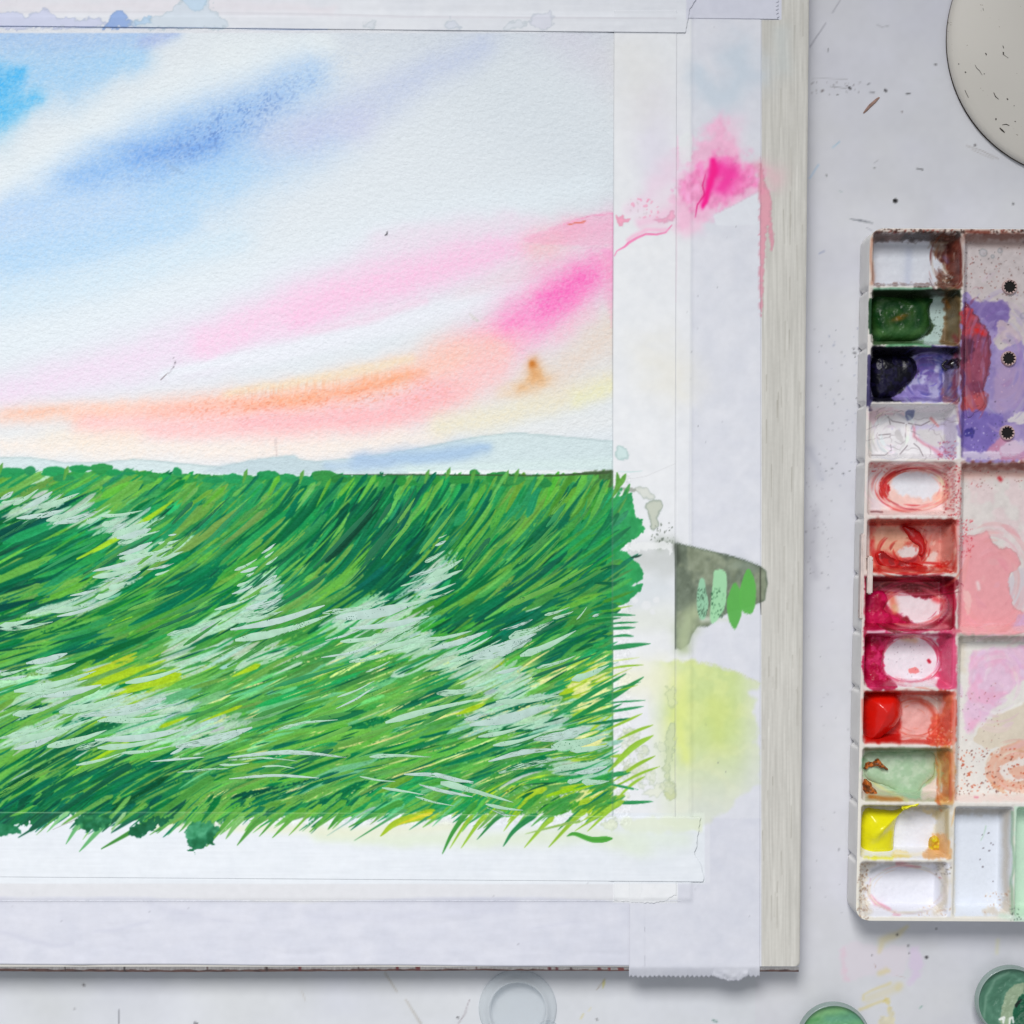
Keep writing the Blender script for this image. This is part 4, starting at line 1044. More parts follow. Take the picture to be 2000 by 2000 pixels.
for f, txt in PALE:
    sc = .2847 if f is R6 else .2588
    for i, line in enumerate(txt.split(';')):
        v = [float(q) for q in line.split()]
        pts = [f(v[j], v[j + 1]) for j in range(0, len(v) - 1, 2)]
        pts = [(min(a, 1193), b) for a, b in pts]
        if len(pts) == 2:
            (ax, ay), (bx, by) = pts
            bow = .06 * math.dist(pts[0], pts[1])
            pts = [pts[0], ((ax + bx) / 2 + bow * .2, (ay + by) / 2 + bow * .55), pts[1]]
        relief(pts, v[-1] * sc * .46, 'cold' if (i * 7) % 3 == 0 else 'mint', 0 if i % 3 else 2)

# ================================================================ masking tapes
def on_paper(px, py):
    return sst(1356, 1346, px) * sst(1764, 1754, py) * sst(22, 34, py)
def edge_noise(t, amp, sc, seed): return (fbm(t / sc, t * 0 + seed, seed, 4) - .5) * 2 * amp
TG = 'strips of white masking tape holding the painting'
# wide tape along the bottom edge (C)
gx = np.concatenate([np.arange(-690, -60, 12), np.arange(-60, 1262, 4.0)]); v = np.linspace(0, 1, 64)
top = np.full(len(gx), 1660.0); bot = 1883.5 + 4 * np.clip(gx, 0, 1229) / 1229 + .7 * np.sin(gx / 70.)
PY = top[None] + (bot - top)[None] * v[:, None]; PX = np.repeat(gx[None], 64, 0)
wr = (fbm(PX / 150, PY / 28, 4) - .5) * .30 * MM * sst(1750, 1790, PY)
dent = np.exp(-((PX - 160) / 26) ** 2 - ((PY - 1880) / 16) ** 2) * .25 * MM
Z = BZ + .35 * MM * on_paper(PX, PY) + TT + np.abs(wr) + dent
tag(sheet('masking_tape', PX, PY, Z, M_tape, cv, None, TT), 'wide wrinkled masking tape along the lower edge of the board', 'tape', TG)
# wide tape on the right (B) with the pinked end folded over the board edge
gx = np.arange(1228.5, 1485.5, 1.8); gyv = np.concatenate([np.linspace(0, .93, 520), np.linspace(.935, 1, 40)])
zig = np.abs(((gx - 1228) / 9.2) % 1 - .5) * 2
ye_ = 1905 + zig * 5.5 + edge_noise(gx, 1.5, 12, 3)
ye_ = np.where((gx > 1394) & (gx < 1462), 1907 + 10 * np.sin((gx - 1394) / 68 * 3.14) + edge_noise(gx, 4, 5, 8), ye_)
xl = 1229.0
PX = np.repeat(gx[None], len(gyv), 0)
PY = -60 + (ye_ + 60)[None] * gyv[:, None]
PX = np.where(PX > 1480, PX + 3 * (1 - PY / 1900), PX)
base_z = BZ + .35 * MM * on_paper(PX, PY) + TT + TT * sst(1262, 1256, PX) * sst(1655, 1662, PY)
drop = np.clip((PY - 1889) / 20, 0, 1.3)
fl = ((gx > 1394) & (gx < 1462))[None] * np.clip((PY - 1893) / 10, 0, 1)
Z = base_z - drop ** 1.2 * 1.6 * MM + fl * (fbm(PX / 7, PY / 5, 6) * .9 * MM) + (fbm(PX / 60, PY / 60, 2) - .5) * .05 * MM
fold = (fbm(PX / 90, PY / 90, 12) - .5) * .06 * MM
tag(sheet('masking_tape', PX, PY, Z + fold, M_tape, cv, None, TT), 'wide masking tape down the right side with zigzag cut lower end, pink splash', 'tape', TG)
# wide tape at the top right (F)
v = np.linspace(0, 1, 40); yv = np.arange(-60, 38.1, 1.5)
yfb = lambda x: 36 + 2 * (x - 1345) / 175
R_ = 1519 + np.where(((yv / 7.5) % 1) > .5, -1, 1) * 2.2 + edge_noise(yv, 3.0, 14, 5)
PX = 1330 + (R_ - 1330)[:, None] * np.linspace(0, 1, 110)[None]
PY = np.repeat(yv[:, None], 110, 1) * 1.0
PY = -60 + (PY + 60) * (yfb(PX) + 60) / 98.0
Z = BZ + .35 * MM * on_paper(PX, PY) + TT * 2 + .02 * MM
tag(sheet('masking_tape', PX, PY, Z, M_tape, cv, None, TT), 'short lavender grey masking tape end with pinked edge at top of the board', 'tape', TG)
# narrow tape on the right of the picture (A), torn at the bottom
gx = np.arange(0, 1.0001, 1 / 82.0); gyv = np.linspace(0, 1, 1150)
yb2 = 1757 + 6 * np.sin(gx * 3.1) + edge_noise(gx * 120, 2.5, 7, 2) - 10 * sst(.75, 1, gx) + 3 * np.abs(((gx * 14) % 1) - .5)
PY = 20 + (yb2 - 20)[None] * gyv[:, None]
xl = 1199.5 - 3.5 * np.clip(PY, 0, 900) / 900 + 3.5 * sst(1500, 1760, PY); xr = 1322.5 - 4 * np.clip(PY, 0, 1000) / 1000 + 2.5 * sst(1500, 1760, PY)
PX = xl + (xr - xl) * gx[None]
ZA = PZ + TT * 2.2 - .30 * MM * sst(1752, 1762, PY) * sst(0, 1, 1) + (fbm(PX / 50, PY / 50, 5) - .5) * .03 * MM
tag(sheet('masking_tape', PX, PY, ZA, M_tape, cv, None, TT), 'narrow masking tape along the right side of the picture, torn lower end', 'tape', TG)
# narrow tape across the top (E), torn right end
yv = np.linspace(0, 1, 84)
ybE = lambda x: 51 + 13 * np.clip(x, 0, 1340) / 1340.0
Rt = np.interp(yv * 124 - 60, [-60, 0, 16, 35, 50, 64], [1366, 1360, 1348, 1344, 1342, 1339]) + edge_noise(yv * 124, 2.0, 6, 7)
PX = -60 + (Rt + 60)[:, None] * np.linspace(0, 1, 700)[None]
PX = np.hstack([np.repeat(np.arange(-690, -62, 8.0)[None], len(PX), 0), PX])
PY = -60 + (ybE(PX) + 60) * yv[:, None]
ZE = BZ + .35 * MM * on_paper(PX, PY) + TT * 3.4 * sst(1180, 1200, PX) * .6 + TT * 1.2 + .04 * MM
ZE = np.maximum(ZE, PZ + TT + (TT * 2.4) * sst(1190, 1199, PX)) - .20 * MM * (1 - sst(20, 36, PY))
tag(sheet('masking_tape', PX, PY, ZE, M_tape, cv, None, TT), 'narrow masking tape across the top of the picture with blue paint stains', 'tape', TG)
# narrow tape across the bottom (D), torn right end
yv = np.linspace(0, 1, 86)
yt_ = lambda x: 1586.5 + 10 * np.clip(x, 0, 1370) / 1370.0; yb3 = lambda x: 1713 + 9.5 * np.clip(x, 0, 1370) / 1370.0
Rt = np.interp(yv, [0, .1, .25, .45, .58, .68, .95, 1], [1369, 1367, 1364, 1361, 1356, 1366, 1376, 1374]) + edge_noise(yv * 124, 1.8, 6, 9)
PX = -60 + (Rt + 60)[:, None] * np.linspace(0, 1, 940)[None]
PX = np.hstack([np.repeat(np.arange(-690, -62, 8.0)[None], len(PX), 0), PX])
PY = yt_(PX) + (yb3(PX) - yt_(PX)) * yv[:, None]
ZD = PZ + TT * 1.4 + TT * 2.2 * sst(1185, 1197, PX) * sst(1380, 1300, PX) + (fbm(PX / 70, PY / 30, 6) - .5) * .04 * MM
tag(sheet('masking_tape', PX, PY, ZD, M_tape, cv, None, TT), 'white masking tape under the meadow, torn right end, grass blades painted over it', 'tape', TG)
# ================================================================ palette pigment map, shade of the upper well walls painted in
pc = Canvas(1655, 440, 2062, 1830, 1.25, (228, 223, 217))
PXc, PYc = pc.X, pc.Y
pc.C += ((fbm(PXc / 20, PYc / 20, 3, 4) - .5) * 14)[..., None]
SK = lambda y: 1706 - .0206 * (y - 455)       # left rim line
# tint of the rim changes from brownish to cream
pc.mix((slice(None), slice(None)), (226, 200, 192), .5 * np.exp(-((PYc - 1180) / 260) ** 2))
pc.mix((slice(None), slice(None)), (240, 236, 224), sst(1400, 1600, PYc) * .8)
pc.mix((slice(None), slice(None)), (214, 190, 176), (1 - sst(470, 620, PYc)) * .5)
P1 = lambda x, y: (1650 + x * .2071, 420 + y * .2071)
P2 = lambda x, y: (1650 + x * .2071, 800 + y * .2071)
P3 = lambda x, y: (1650 + x * .1812, 1150 + y * .1812)
P4 = lambda x, y: (1650 + x * .2071, 1450 + y * .2071)
def pp(f, pts, col, alpha=.95, soft=1.2, rough=4, rs=8, **kw):
    pc.poly([f(*p) for p in pts], col, alpha, soft, rough, rs, **kw)
def pr(f, x0, y0, x1, y1, col, alpha=.95, soft=3, rough=4, rs=8, **kw):
    pp(f, [(x0, y0), (x1, y0), (x1, y1), (x0, y1)], col, alpha, soft, rough, rs, smooth=False, **kw)
def pb(f, pts, ws, col, alpha=.9, p=2.2, warp=5):
    pc.band([f(*q) for q in pts], ws if len(ws) == len(pts) else ws * len(pts), col, alpha, p, warp, int(pts[0][0]) % 9)
def ps(f, n, x0, y0, x1, y1, cols, r=(.5, 1.4), alpha=.8, seed=0):
    a = f(x0, y0); b = f(x1, y1); pc.specks(n, a[0], a[1], b[0], b[1], cols, r, alpha, seed)

# well 1: clean grey floor, brown-red crust on the right, upper wall shade painted dark
pr(P1, 270, 165, 1095, 670, (222, 227, 236), 1, 2, 2)
pb(P1, [(600, 330), (580, 620)], [8], (190, 198, 220), .5)
pp(P1, [(800, 250), (1090, 200), (1100, 680), (840, 680), (890, 560), (900, 440)], (150, 128, 112), .95, 3, 8, tex=60, col2=(120, 84, 70))
pp(P1, [(950, 300), (1095, 240), (1100, 680), (1000, 670), (960, 520), (900, 420)], (122, 48, 30), .9, 3, 8, tex=60, col2=(84, 30, 24))
pr(P1, 270, 160, 1100, 245, (46, 34, 30), .85, 4, 7, tex=40, col2=(96, 66, 56))  # stain and upper-wall shade in one dark strip
pb(P1, [(940, 400), (970, 440)], [5], (110, 90, 130), .7)
pb(P1, [(905, 480), (950, 560), (1010, 590)], [1.2, 1.6, 3], (226, 222, 214), .9, 3, 3); ps(P1, 25, 920, 560, 1040, 650, [(230, 228, 220), (70, 50, 40)], (.5, 1.6), .9, 1)
pr(P1, 270, 645, 1100, 668, (110, 70, 60), .6, 2, 5)
# well 2
pr(P1, 265, 700, 1092, 1222, (40, 62, 30), 1, 2, 2)
pp(P1, [(810, 770), (960, 760), (950, 1190), (640, 1200), (760, 1140), (830, 1060), (800, 900)], (190, 212, 208), .97, 1.5, 5, tex=16)
pp(P1, [(930, 740), (1080, 720), (1090, 1215), (900, 1210), (945, 1000)], (116, 92, 62), .95, 3, 6, tex=50, col2=(136, 110, 76))
pr(P1, 265, 698, 1092, 770, (22, 26, 18), .9, 5, 6)  # dark strip paints the shade of the upper wall
pb(P1, [(960, 830), (985, 870)], [4], (176, 110, 40), .8); pb(P1, [(1030, 1150), (1040, 1180)], [5], (150, 30, 40), .8)
ps(P1, 22, 840, 900, 930, 1150, [(60, 70, 60)], (.5, 1.1), .8, 3)
pr(P1, 275, 1185, 740, 1222, (86, 120, 80), .8, 3, 5)
# well 3
pr(P1, 258, 1242, 1090, 1762, (20, 18, 34), 1, 2, 2)
pp(P1, [(650, 1320), (960, 1300), (1060, 1500), (1040, 1750), (450, 1750), (560, 1640), (690, 1480)], (150, 134, 200), .97, 2, 5, tex=60, col2=(190, 186, 226))
pp(P1, [(690, 1360), (860, 1370), (840, 1480), (700, 1520)], (98, 74, 158), .8, 3, 8, tex=40)
pp(P1, [(840, 1340), (930, 1360), (930, 1700), (880, 1740), (900, 1500)], (86, 88, 176), .8, 4, 7, tex=40)
pp(P1, [(940, 1480), (1090, 1300), (1090, 1755), (920, 1740)], (132, 120, 140), .8, 4, 8, tex=40, col2=(150, 90, 100))
pb(P1, [(1030, 1300), (1040, 1450), (1040, 1720)], [5, 4, 5], (150, 50, 70), .7)
pb(P1, [(660, 1730), (900, 1740)], [4, 4], (110, 90, 170), .6)
pr(P1, 255, 1240, 1092, 1310, (18, 16, 24), .9, 5, 5)  # near-black strip painted as the top wall's shade
pp(P1, [(940, 1410), (1000, 1360), (1080, 1350), (1100, 1410), (1060, 1450), (980, 1450)], (24, 14, 18), .97, 1, 3, 6)
# well 4: cracked white
pr(P1, 250, 1790, 1090, 2300, (236, 234, 236), 1, 2, 2, tex=16)
pp(P2, [(240, 0), (500, 0), (560, 60), (420, 60), (260, 140)], (232, 204, 210), .8, 4, 8)
pp(P2, [(640, 150), (900, 140), (1040, 60), (1050, 420), (900, 440), (760, 330)], (204, 196, 222), .85, 4, 8, tex=20)
pp(P2, [(690, 200), (900, 190), (930, 330), (820, 340), (720, 270)], (216, 214, 210), .85, 4, 6)
pb(P2, [(650, 150), (660, 260), (760, 340), (900, 420)], [2.5, 3, 3, 4], (222, 150, 170), .8)
pb(P2, [(820, 80), (880, 150)], [3, 2], (230, 130, 130), .7)
pp(P2, [(590, 0), (660, 10), (640, 80), (590, 100), (570, 50)], (132, 140, 176), .95, 1, 3, 6)
pp(P2, [(470, 200), (510, 190), (545, 240), (560, 320), (520, 290), (480, 260)], (120, 112, 108), .95, 1, 3, 6)
pp(P2, [(300, 120), (420, 90), (560, 150), (600, 300), (480, 420), (330, 400), (280, 260)], (232, 230, 232), .8, 3, 8, tex=26)
for q in [[(320, 240), (430, 230)], [(380, 50), (450, 110), (560, 130)], [(580, 140), (570, 260)], [(590, 340), (520, 420)], [(650, 320), (700, 360), (740, 440)], [(430, 330), (440, 380), (380, 430), (250, 430)], [(600, 130), (720, 150), (800, 110)], [(410, 60), (430, 140)]]:
    pc.stroke([P2(*p) for p in q], [.9] * len(q), (128, 116, 122), .85)
ps(P2, 90, 880, 300, 1050, 470, [(200, 60, 90), (150, 110, 160)], (.5, 1.4), .8, 4)
# well 5: white pool in a red ring
pr(P2, 238, 492, 1066, 1005, (238, 218, 214), 1, 2, 2, tex=20)
pr(P2, 238, 560, 345, 960, (226, 214, 220), .8, 5, 6)
pb(P2, [(380, 620), (450, 575), (600, 550), (800, 560), (960, 600), (1000, 720)], [3, 3, 3, 3, 3, 3], (196, 96, 96), .75)
pp(P2, [(360, 640), (480, 570), (760, 560), (980, 640), (980, 820), (860, 880), (560, 910), (420, 860), (350, 760)], (242, 206, 196), .9, 3, 6, tex=30)
pp(P2, [(440, 640), (560, 580), (760, 600), (900, 640), (900, 760), (780, 850), (640, 820), (480, 770)], (230, 236, 243), 1, 4, 6)
pp(P2, [(330, 690), (370, 640), (400, 700), (430, 760), (390, 830), (345, 790)], (196, 26, 24), .97, 1.2, 4, 6)
pb(P2, [(345, 820), (440, 920), (600, 950), (860, 890)], [3, 4, 5, 3], (238, 140, 134), .8)
pp(P2, [(840, 800), (940, 770), (990, 840), (920, 880), (850, 860)], (246, 190, 168), .8, 4, 5)
pb(P2, [(900, 640), (960, 740)], [7, 6], (240, 226, 190), .8)
ps(P2, 150, 930, 520, 1060, 1000, [(196, 50, 60), (220, 90, 90), (150, 40, 50)], (.5, 1.5), .85, 5); ps(P2, 30, 240, 500, 400, 600, [(200, 60, 60)], (.5, 1.4), .8, 6)
pr(P2, 250, 490, 1060, 540, (190, 160, 156), .5, 5, 5)  # painted shade below the upper divider
pb(P2, [(240, 960), (350, 962)], [2], (110, 30, 34), .9)
# well 6: red wash
pr(P2, 236, 1035, 1060, 1540, (222, 128, 108), 1, 2, 2, tex=40, col2=(214, 100, 84))
pp(P2, [(300, 1120), (540, 1090), (600, 1200), (560, 1300), (440, 1340), (280, 1300)], (228, 176, 146), .9, 5, 8, tex=30)
pp(P2, [(730, 1100), (1000, 1080), (1010, 1400), (860, 1440), (780, 1300)], (222, 150, 138), .85, 5, 8, tex=40)
pp(P2, [(500, 1330), (600, 1280), (690, 1300), (690, 1390), (600, 1420), (520, 1390)], (226, 220, 218), .97, 3, 6)
pp(P2, [(760, 1360), (850, 1340), (860, 1440), (780, 1490), (720, 1470)], (232, 216, 208), .9, 4, 6)
pb(P2, [(570, 1110), (650, 1170), (720, 1250), (740, 1320), (690, 1390)], [9, 10, 8, 7, 5], (184, 16, 14), .97, 4, 5)
pb(P2, [(300, 1370), (420, 1430), (560, 1480), (760, 1500)], [8, 11, 10, 5], (196, 18, 16), .97, 4, 5)
pb(P2, [(260, 1250), (280, 1400), (320, 1520)], [4, 5, 6], (206, 40, 34), .9)
pb(P2, [(880, 1480), (1000, 1490)], [7, 8], (220, 50, 40), .9); ps(P2, 50, 900, 1420, 1050, 1530, [(250, 210, 196), (200, 30, 30)], (.5, 1.6), .85, 7)
pr(P2, 236, 1035, 1060, 1085, (128, 22, 18), .75, 6, 6)  # red darkened to paint the upper wall's shade
pb(P2, [(1035, 1100), (1035, 1520)], [5, 4], (168, 50, 46), .6)
# well 7: crimson
pr(P3, 215, -125, 1190, 452, (176, 6, 56), 1, 2, 2, tex=40, col2=(150, 4, 36))
pp(P3, [(450, 150), (560, 20), (650, 10), (720, 70), (900, 110), (1050, 60), (1110, 150), (1090, 280), (960, 380), (800, 380), (640, 300), (520, 240)], (244, 234, 238), .98, 3, 6, tex=10)
pb(P3, [(500, 60), (520, 180), (530, 240)], [8, 9, 6], (234, 120, 92), .85); pb(P3, [(540, 190), (560, 230)], [6], (226, 196, 150), .7)
pb(P3, [(960, 100), (1060, 120), (1050, 200)], [6, 6, 5], (230, 70, 80), .85); pb(P3, [(1000, 390), (1110, 280), (1120, 200)], [6, 6, 4], (244, 170, 170), .8)
pb(P3, [(560, 380), (900, 430), (1100, 400)], [3, 4, 6], (240, 150, 160), .8)
pp(P3, [(330, -120), (1180, -120), (1180, -20), (940, 60), (700, 60), (560, -10), (430, 10)], (126, 4, 24), .9, 3, 6, tex=30)
pr(P3, 215, -125, 1190, -80, (90, 4, 20), .7, 4, 5)  # deep crimson strip painted as upper-wall shade
ps(P3, 26, 520, -100, 1000, 90, [(236, 150, 150)], (.4, 1.0), .8, 8)
# well 8: magenta left and right
pr(P3, 240, 480, 1190, 1060, (240, 237, 244), 1, 2, 2, tex=10)
pp(P3, [(235, 470), (540, 470), (500, 560), (440, 680), (415, 800), (440, 920), (560, 1060), (235, 1065)], (178, 10, 66), .97, 2, 6, tex=50, col2=(206, 34, 92))
pp(P3, [(1020, 480), (1195, 480), (1195, 1065), (980, 1060), (1010, 900), (1030, 740), (1000, 560)], (224, 72, 118), .95, 3, 7, tex=40)
pb(P3, [(620, 520), (760, 560)], [6], (230, 200, 160), .8); pr(P3, 240, 478, 1190, 520, (150, 20, 60), .75, 4, 5)  # the dark magenta strip paints shade along the top wall
pp(P3, [(690, 860), (780, 850), (795, 905), (700, 905)], (240, 140, 140), .95, 1, 2, 5); pb(P3, [(905, 770), (915, 785)], [3.4], (196, 20, 50), .97, 4, 1)
pb(P3, [(560, 1000), (700, 1030)], [6, 5], (244, 170, 180), .85); pb(P3, [(660, 1020), (960, 1030)], [4, 4], (246, 244, 248), .9)
pp(P3, [(255, 850), (330, 800), (370, 880), (300, 960), (250, 960)], (226, 80, 130), .8, 3, 5); ps(P3, 30, 420, 520, 900, 980, [(120, 110, 120)], (.4, .9), .7, 9)
# well 9: red
pr(P3, 215, 1100, 1185, 1675, (232, 178, 172), 1, 2, 2, tex=30)
pp(P3, [(960, 1130), (1180, 1110), (1180, 1670), (860, 1660), (930, 1520), (960, 1380), (1050, 1330), (1050, 1200)], (218, 84, 62), .95, 3, 8, tex=60, col2=(228, 120, 84))
pp(P3, [(760, 1130), (1020, 1130), (1050, 1220), (1000, 1330), (900, 1220)], (226, 212, 200), .9, 3, 6)
pb(P3, [(620, 1170), (800, 1190), (900, 1250), (960, 1350)], [6, 5, 5, 5], (206, 86, 66), .8)
pb(P3, [(240, 1600), (420, 1620), (700, 1640), (900, 1640)], [6, 6, 5, 5], (214, 40, 30), .9); pb(P3, [(560, 1610), (860, 1625)], [2, 2.5], (250, 226, 220), .9)
ps(P3, 60, 880, 1500, 1150, 1660, [(250, 190, 170), (206, 50, 40)], (.5, 1.8), .8, 10)
pr(P3, 215, 1098, 1185, 1150, (150, 40, 34), .6, 5, 5); pr(P3, 215, 1110, 600, 1660, (200, 14, 8), .9, 4, 4)  # first strip is painted upper-wall shade
# well 10: mint with rust
pr(P4, 188, 55, 1020, 560, (196, 194, 168), 1, 2, 2, tex=20)
pp(P4, [(190, 90), (500, 70), (840, 80), (870, 200), (850, 330), (780, 400), (730, 460), (720, 530), (560, 500), (380, 420), (190, 340)], (176, 206, 170), .97, 2, 5, tex=16, col2=(162, 204, 168))
pp(P4, [(690, 90), (840, 90), (865, 200), (840, 360), (760, 400), (740, 260)], (168, 172, 112), .85, 5, 7, tex=24)
pb(P4, [(260, 320), (340, 340)], [12, 10], (214, 224, 202), .6)
pp(P4, [(740, 430), (860, 330), (900, 280), (920, 480), (800, 530), (720, 520)], (232, 218, 212), .9, 3, 6)
pp(P4, [(860, 70), (1020, 60), (1020, 560), (860, 555), (920, 440), (880, 300)], (216, 132, 72), .9, 3, 8, tex=50, col2=(226, 168, 96))
pb(P4, [(985, 90), (990, 540)], [4, 4], (196, 92, 66), .7); pb(P4, [(850, 100), (900, 220), (890, 400)], [2.5, 3, 3], (242, 222, 170), .8)
pb(P4, [(230, 520), (400, 540), (540, 545)], [5, 5, 4], (196, 112, 30), .9); pb(P4, [(220, 360), (420, 470), (600, 540)], [3, 3, 3], (226, 222, 150), .7)
pr(P4, 188, 52, 1020, 90, (120, 120, 90), .6, 5, 5)  # olive-grey strip paints the shaded top wall
# well 11: yellow
pr(P4, 180, 598, 1005, 1105, (234, 236, 247), 1, 2, 2)
pr(P4, 180, 596, 1005, 650, (176, 166, 140), .7, 6, 5)  # tan strip painted as the upper wall's shade
pp(P4, [(740, 640), (960, 630), (960, 720), (880, 740), (840, 690)], (226, 210, 172), .9, 4, 6)
pp(P4, [(890, 720), (1000, 640), (1005, 900), (860, 870), (840, 800)], (224, 216, 196), .85, 4, 6)
pb(P4, [(960, 660), (975, 1080)], [5, 5], (196, 176, 130), .8)
pp(P4, [(460, 1040), (540, 1030), (640, 1060), (600, 1090), (460, 1090)], (240, 214, 110), .9, 3, 5); pb(P4, [(480, 1050), (760, 1040)], [4], (246, 240, 224), .9)  # the pale strip paints the lit lower wall
pp(P4, [(740, 1060), (800, 960), (860, 870), (960, 880), (1000, 1080), (860, 1100)], (230, 176, 118), .9, 3, 7, tex=40)
pr(P4, 180, 1075, 460, 1105, (236, 230, 60), .9, 3, 3)
# well 12
pr(P4, 160, 1130, 1002, 1645, (236, 238, 248), 1, 2, 2)
pp(P4, [(160, 1130), (260, 1150), (190, 1300), (190, 1450), (260, 1600), (170, 1640)], (226, 222, 212), .9, 4, 6, tex=30)
pb(P4, [(900, 1160), (960, 1300), (930, 1500), (860, 1600)], [7, 8, 8, 8], (222, 210, 186), .8); pb(P4, [(240, 1230), (340, 1170), (520, 1150)], [4, 4, 3], (196, 200, 206), .8)
pb(P4, [(235, 1290), (225, 1380)], [1.5, 2], (230, 180, 196), .8); pb(P4, [(240, 1450), (290, 1520), (420, 1570)], [3.5, 4.5, 3.5], (236, 158, 184), .95, 3, 2)
pb(P4, [(500, 1150), (600, 1155), (720, 1168)], [3.5, 4, 2.5], (206, 130, 146), .9); pb(P4, [(460, 1615), (520, 1620)], [2.5], (236, 160, 184), .9)
pr(P4, 160, 1130, 1002, 1150, (190, 180, 168), .6, 4, 5); ps(P4, 50, 860, 1150, 1000, 1250, [(140, 130, 120), (240, 236, 226)], (.5, 1.6), .8, 11); ps(P4, 60, 700, 1540, 1000, 1640, [(206, 180, 160), (250, 246, 240)], (.5, 1.8), .8, 12); ps(P4, 50, 165, 1150, 240, 1640, [(180, 150, 130), (246, 244, 240)], (.5, 1.6), .8, 13)  # the grey strip on top paints the wall's shade
pb(P4, [(884, 1268), (888, 1270)], [2], (190, 60, 60), .9)
# large mixing wells
pr(P1, 1118, 172, 2000, 2300, (206, 196, 196), 1, 2, 2, tex=24)
pr(P1, 1118, 170, 2000, 235, (120, 72, 58), .85, 5, 8, tex=40); pb(P1, [(1130, 240), (1690, 270)], [9, 9], (170, 140, 130), .6)  # brown strip and soft band paint the top wall's shade
pp(P1, [(1120, 818), (1250, 825), (1400, 805), (1530, 820), (1540, 1000), (1420, 1160), (1480, 1260), (1690, 1250), (1690, 2280), (1110, 2280)], (150, 132, 190), .95, 2, 8, 14, tex=24, col2=(168, 150, 200))
pp(P1, [(1130, 815), (1350, 815), (1530, 820), (1540, 1010), (1420, 1100), (1300, 980), (1130, 900)], (126, 104, 170), .85, 3, 6, tex=30)
pp(P1, [(1440, 1020), (1520, 1000), (1660, 1120), (1640, 1220), (1500, 1200), (1430, 1100)], (206, 186, 196), .9, 2, 8, tex=30)
pp(P1, [(1390, 1500), (1560, 1420), (1690, 1500), (1690, 1700), (1550, 1850), (1420, 1800)], (180, 154, 192), .8, 8, 12, 18)
pp(P1, [(1540, 1920), (1690, 1840), (1690, 1960), (1600, 1970)], (222, 216, 216), .9, 2, 6)
pp(P1, [(1112, 885), (1200, 895), (1290, 1010), (1370, 1150), (1365, 1450), (1320, 1600), (1330, 1780), (1260, 1870), (1112, 1850)], (150, 66, 92), .97, 1.2, 4, 8, edge=.3, ew=2, tex=36, col2=(128, 54, 84))
pp(P1, [(1112, 890), (1200, 900), (1250, 1000), (1340, 1120), (1230, 1130), (1112, 1120)], (196, 62, 74), .9, 3, 8, tex=50); pb(P1, [(1230, 1060), (1330, 1120)], [5, 4], (216, 30, 30), .9)
pp(P1, [(1115, 1720), (1220, 1680), (1330, 1660), (1320, 1800), (1250, 1865), (1115, 1850)], (190, 82, 88), .9, 4, 6, tex=30); pp(P1, [(1115, 1180), (1210, 1190), (1200, 1310), (1120, 1390)], (84, 30, 60), .85, 3, 6)
pp(P2, [(1110, 20), (1400, 40), (1500, 60), (1440, 250), (1360, 400), (1160, 390), (1110, 300)], (122, 104, 182), .9, 3, 6, tex=30)
pp(P2, [(1130, 190), (1200, 165), (1230, 210), (1200, 260), (1140, 250)], (62, 52, 140), .95, 1.5, 4, 6, tex=40)
pp(P2, [(1340, 440), (1440, 300), (1500, 260), (1690, 330), (1690, 470)], (206, 140, 168), .85, 4, 8, tex=24); pr(P2, 1110, 400, 1460, 470, (226, 216, 232), .9, 3, 6); pp(P2, [(1520, 300), (1690, 290), (1690, 410), (1450, 420)], (218, 204, 222), .85, 3, 6)
ps(P1, 130, 1130, 250, 1690, 800, [(90, 60, 50), (60, 50, 50), (130, 50, 40)], (.4, 1.2), .75, 14); ps(P1, 60, 1130, 900, 1690, 1800, [(240, 200, 210), (60, 50, 70)], (.4, 1.0), .7, 15); ps(P2, 60, 1130, 0, 1600, 400, [(220, 214, 240), (50, 50, 90)], (.4, 1.1), .75, 16)
for x, y, r in [(1305, 355, 8), (1465, 335, 5), (1395, 390, 4), (1680, 950, 6)]:
    q = P1(x, y); pc.poly([(q[0] + r * math.cos(a), q[1] + r * math.sin(a)) for a in np.linspace(0, 6.28, 9)[:-1]], (190, 188, 196), .5, 1, 1, 6, edge=.35, ew=1.2)
# second mixing well: pink
pr(P2, 1098, 500, 2000, 2120, (232, 214, 214), 1, 2, 2, tex=18, col2=(228, 221, 217))
pr(P2, 1098, 500, 2000, 560, (122, 50, 40), .9, 6, 8, tex=30); pb(P2, [(1110, 600), (1400, 590), (1690, 600)], [12, 10, 9], (206, 160, 146), .7)  # brown-red stain and top shade painted together
pp(P2, [(1105, 1240), (1150, 1190), (1280, 1165), (1350, 1150), (1390, 1220), (1440, 1290), (1560, 1310), (1640, 1420), (1640, 1500), (1560, 1560), (1550, 1690), (1600, 1860), (1690, 1930), (1690, 2110), (1105, 2120)], (241, 166, 172), .97, 1.2, 5, 12, edge=.18, ew=1.6, tex=12)
pp(P2, [(1550, 1580), (1690, 1500), (1690, 1850), (1600, 1850), (1560, 1700)], (216, 208, 214), .9, 2, 6)
pp(P2, [(1120, 1700), (1180, 1760), (1190, 1850), (1150, 1960), (1130, 1850)], (246, 200, 196), .85, 3, 6); pb(P2, [(1250, 1640), (1265, 1680)], [4], (244, 220, 220), .9)
pb(P2, [(1455, 650), (1465, 662)], [4], (196, 40, 50), .9); ps(P2, 70, 1060, 1040, 1210, 1400, [(206, 50, 70), (220, 90, 100)], (.5, 1.5), .85, 17); ps(P2, 50, 1110, 520, 1690, 760, [(120, 60, 50), (190, 60, 60)], (.4, 1.1), .7, 18)
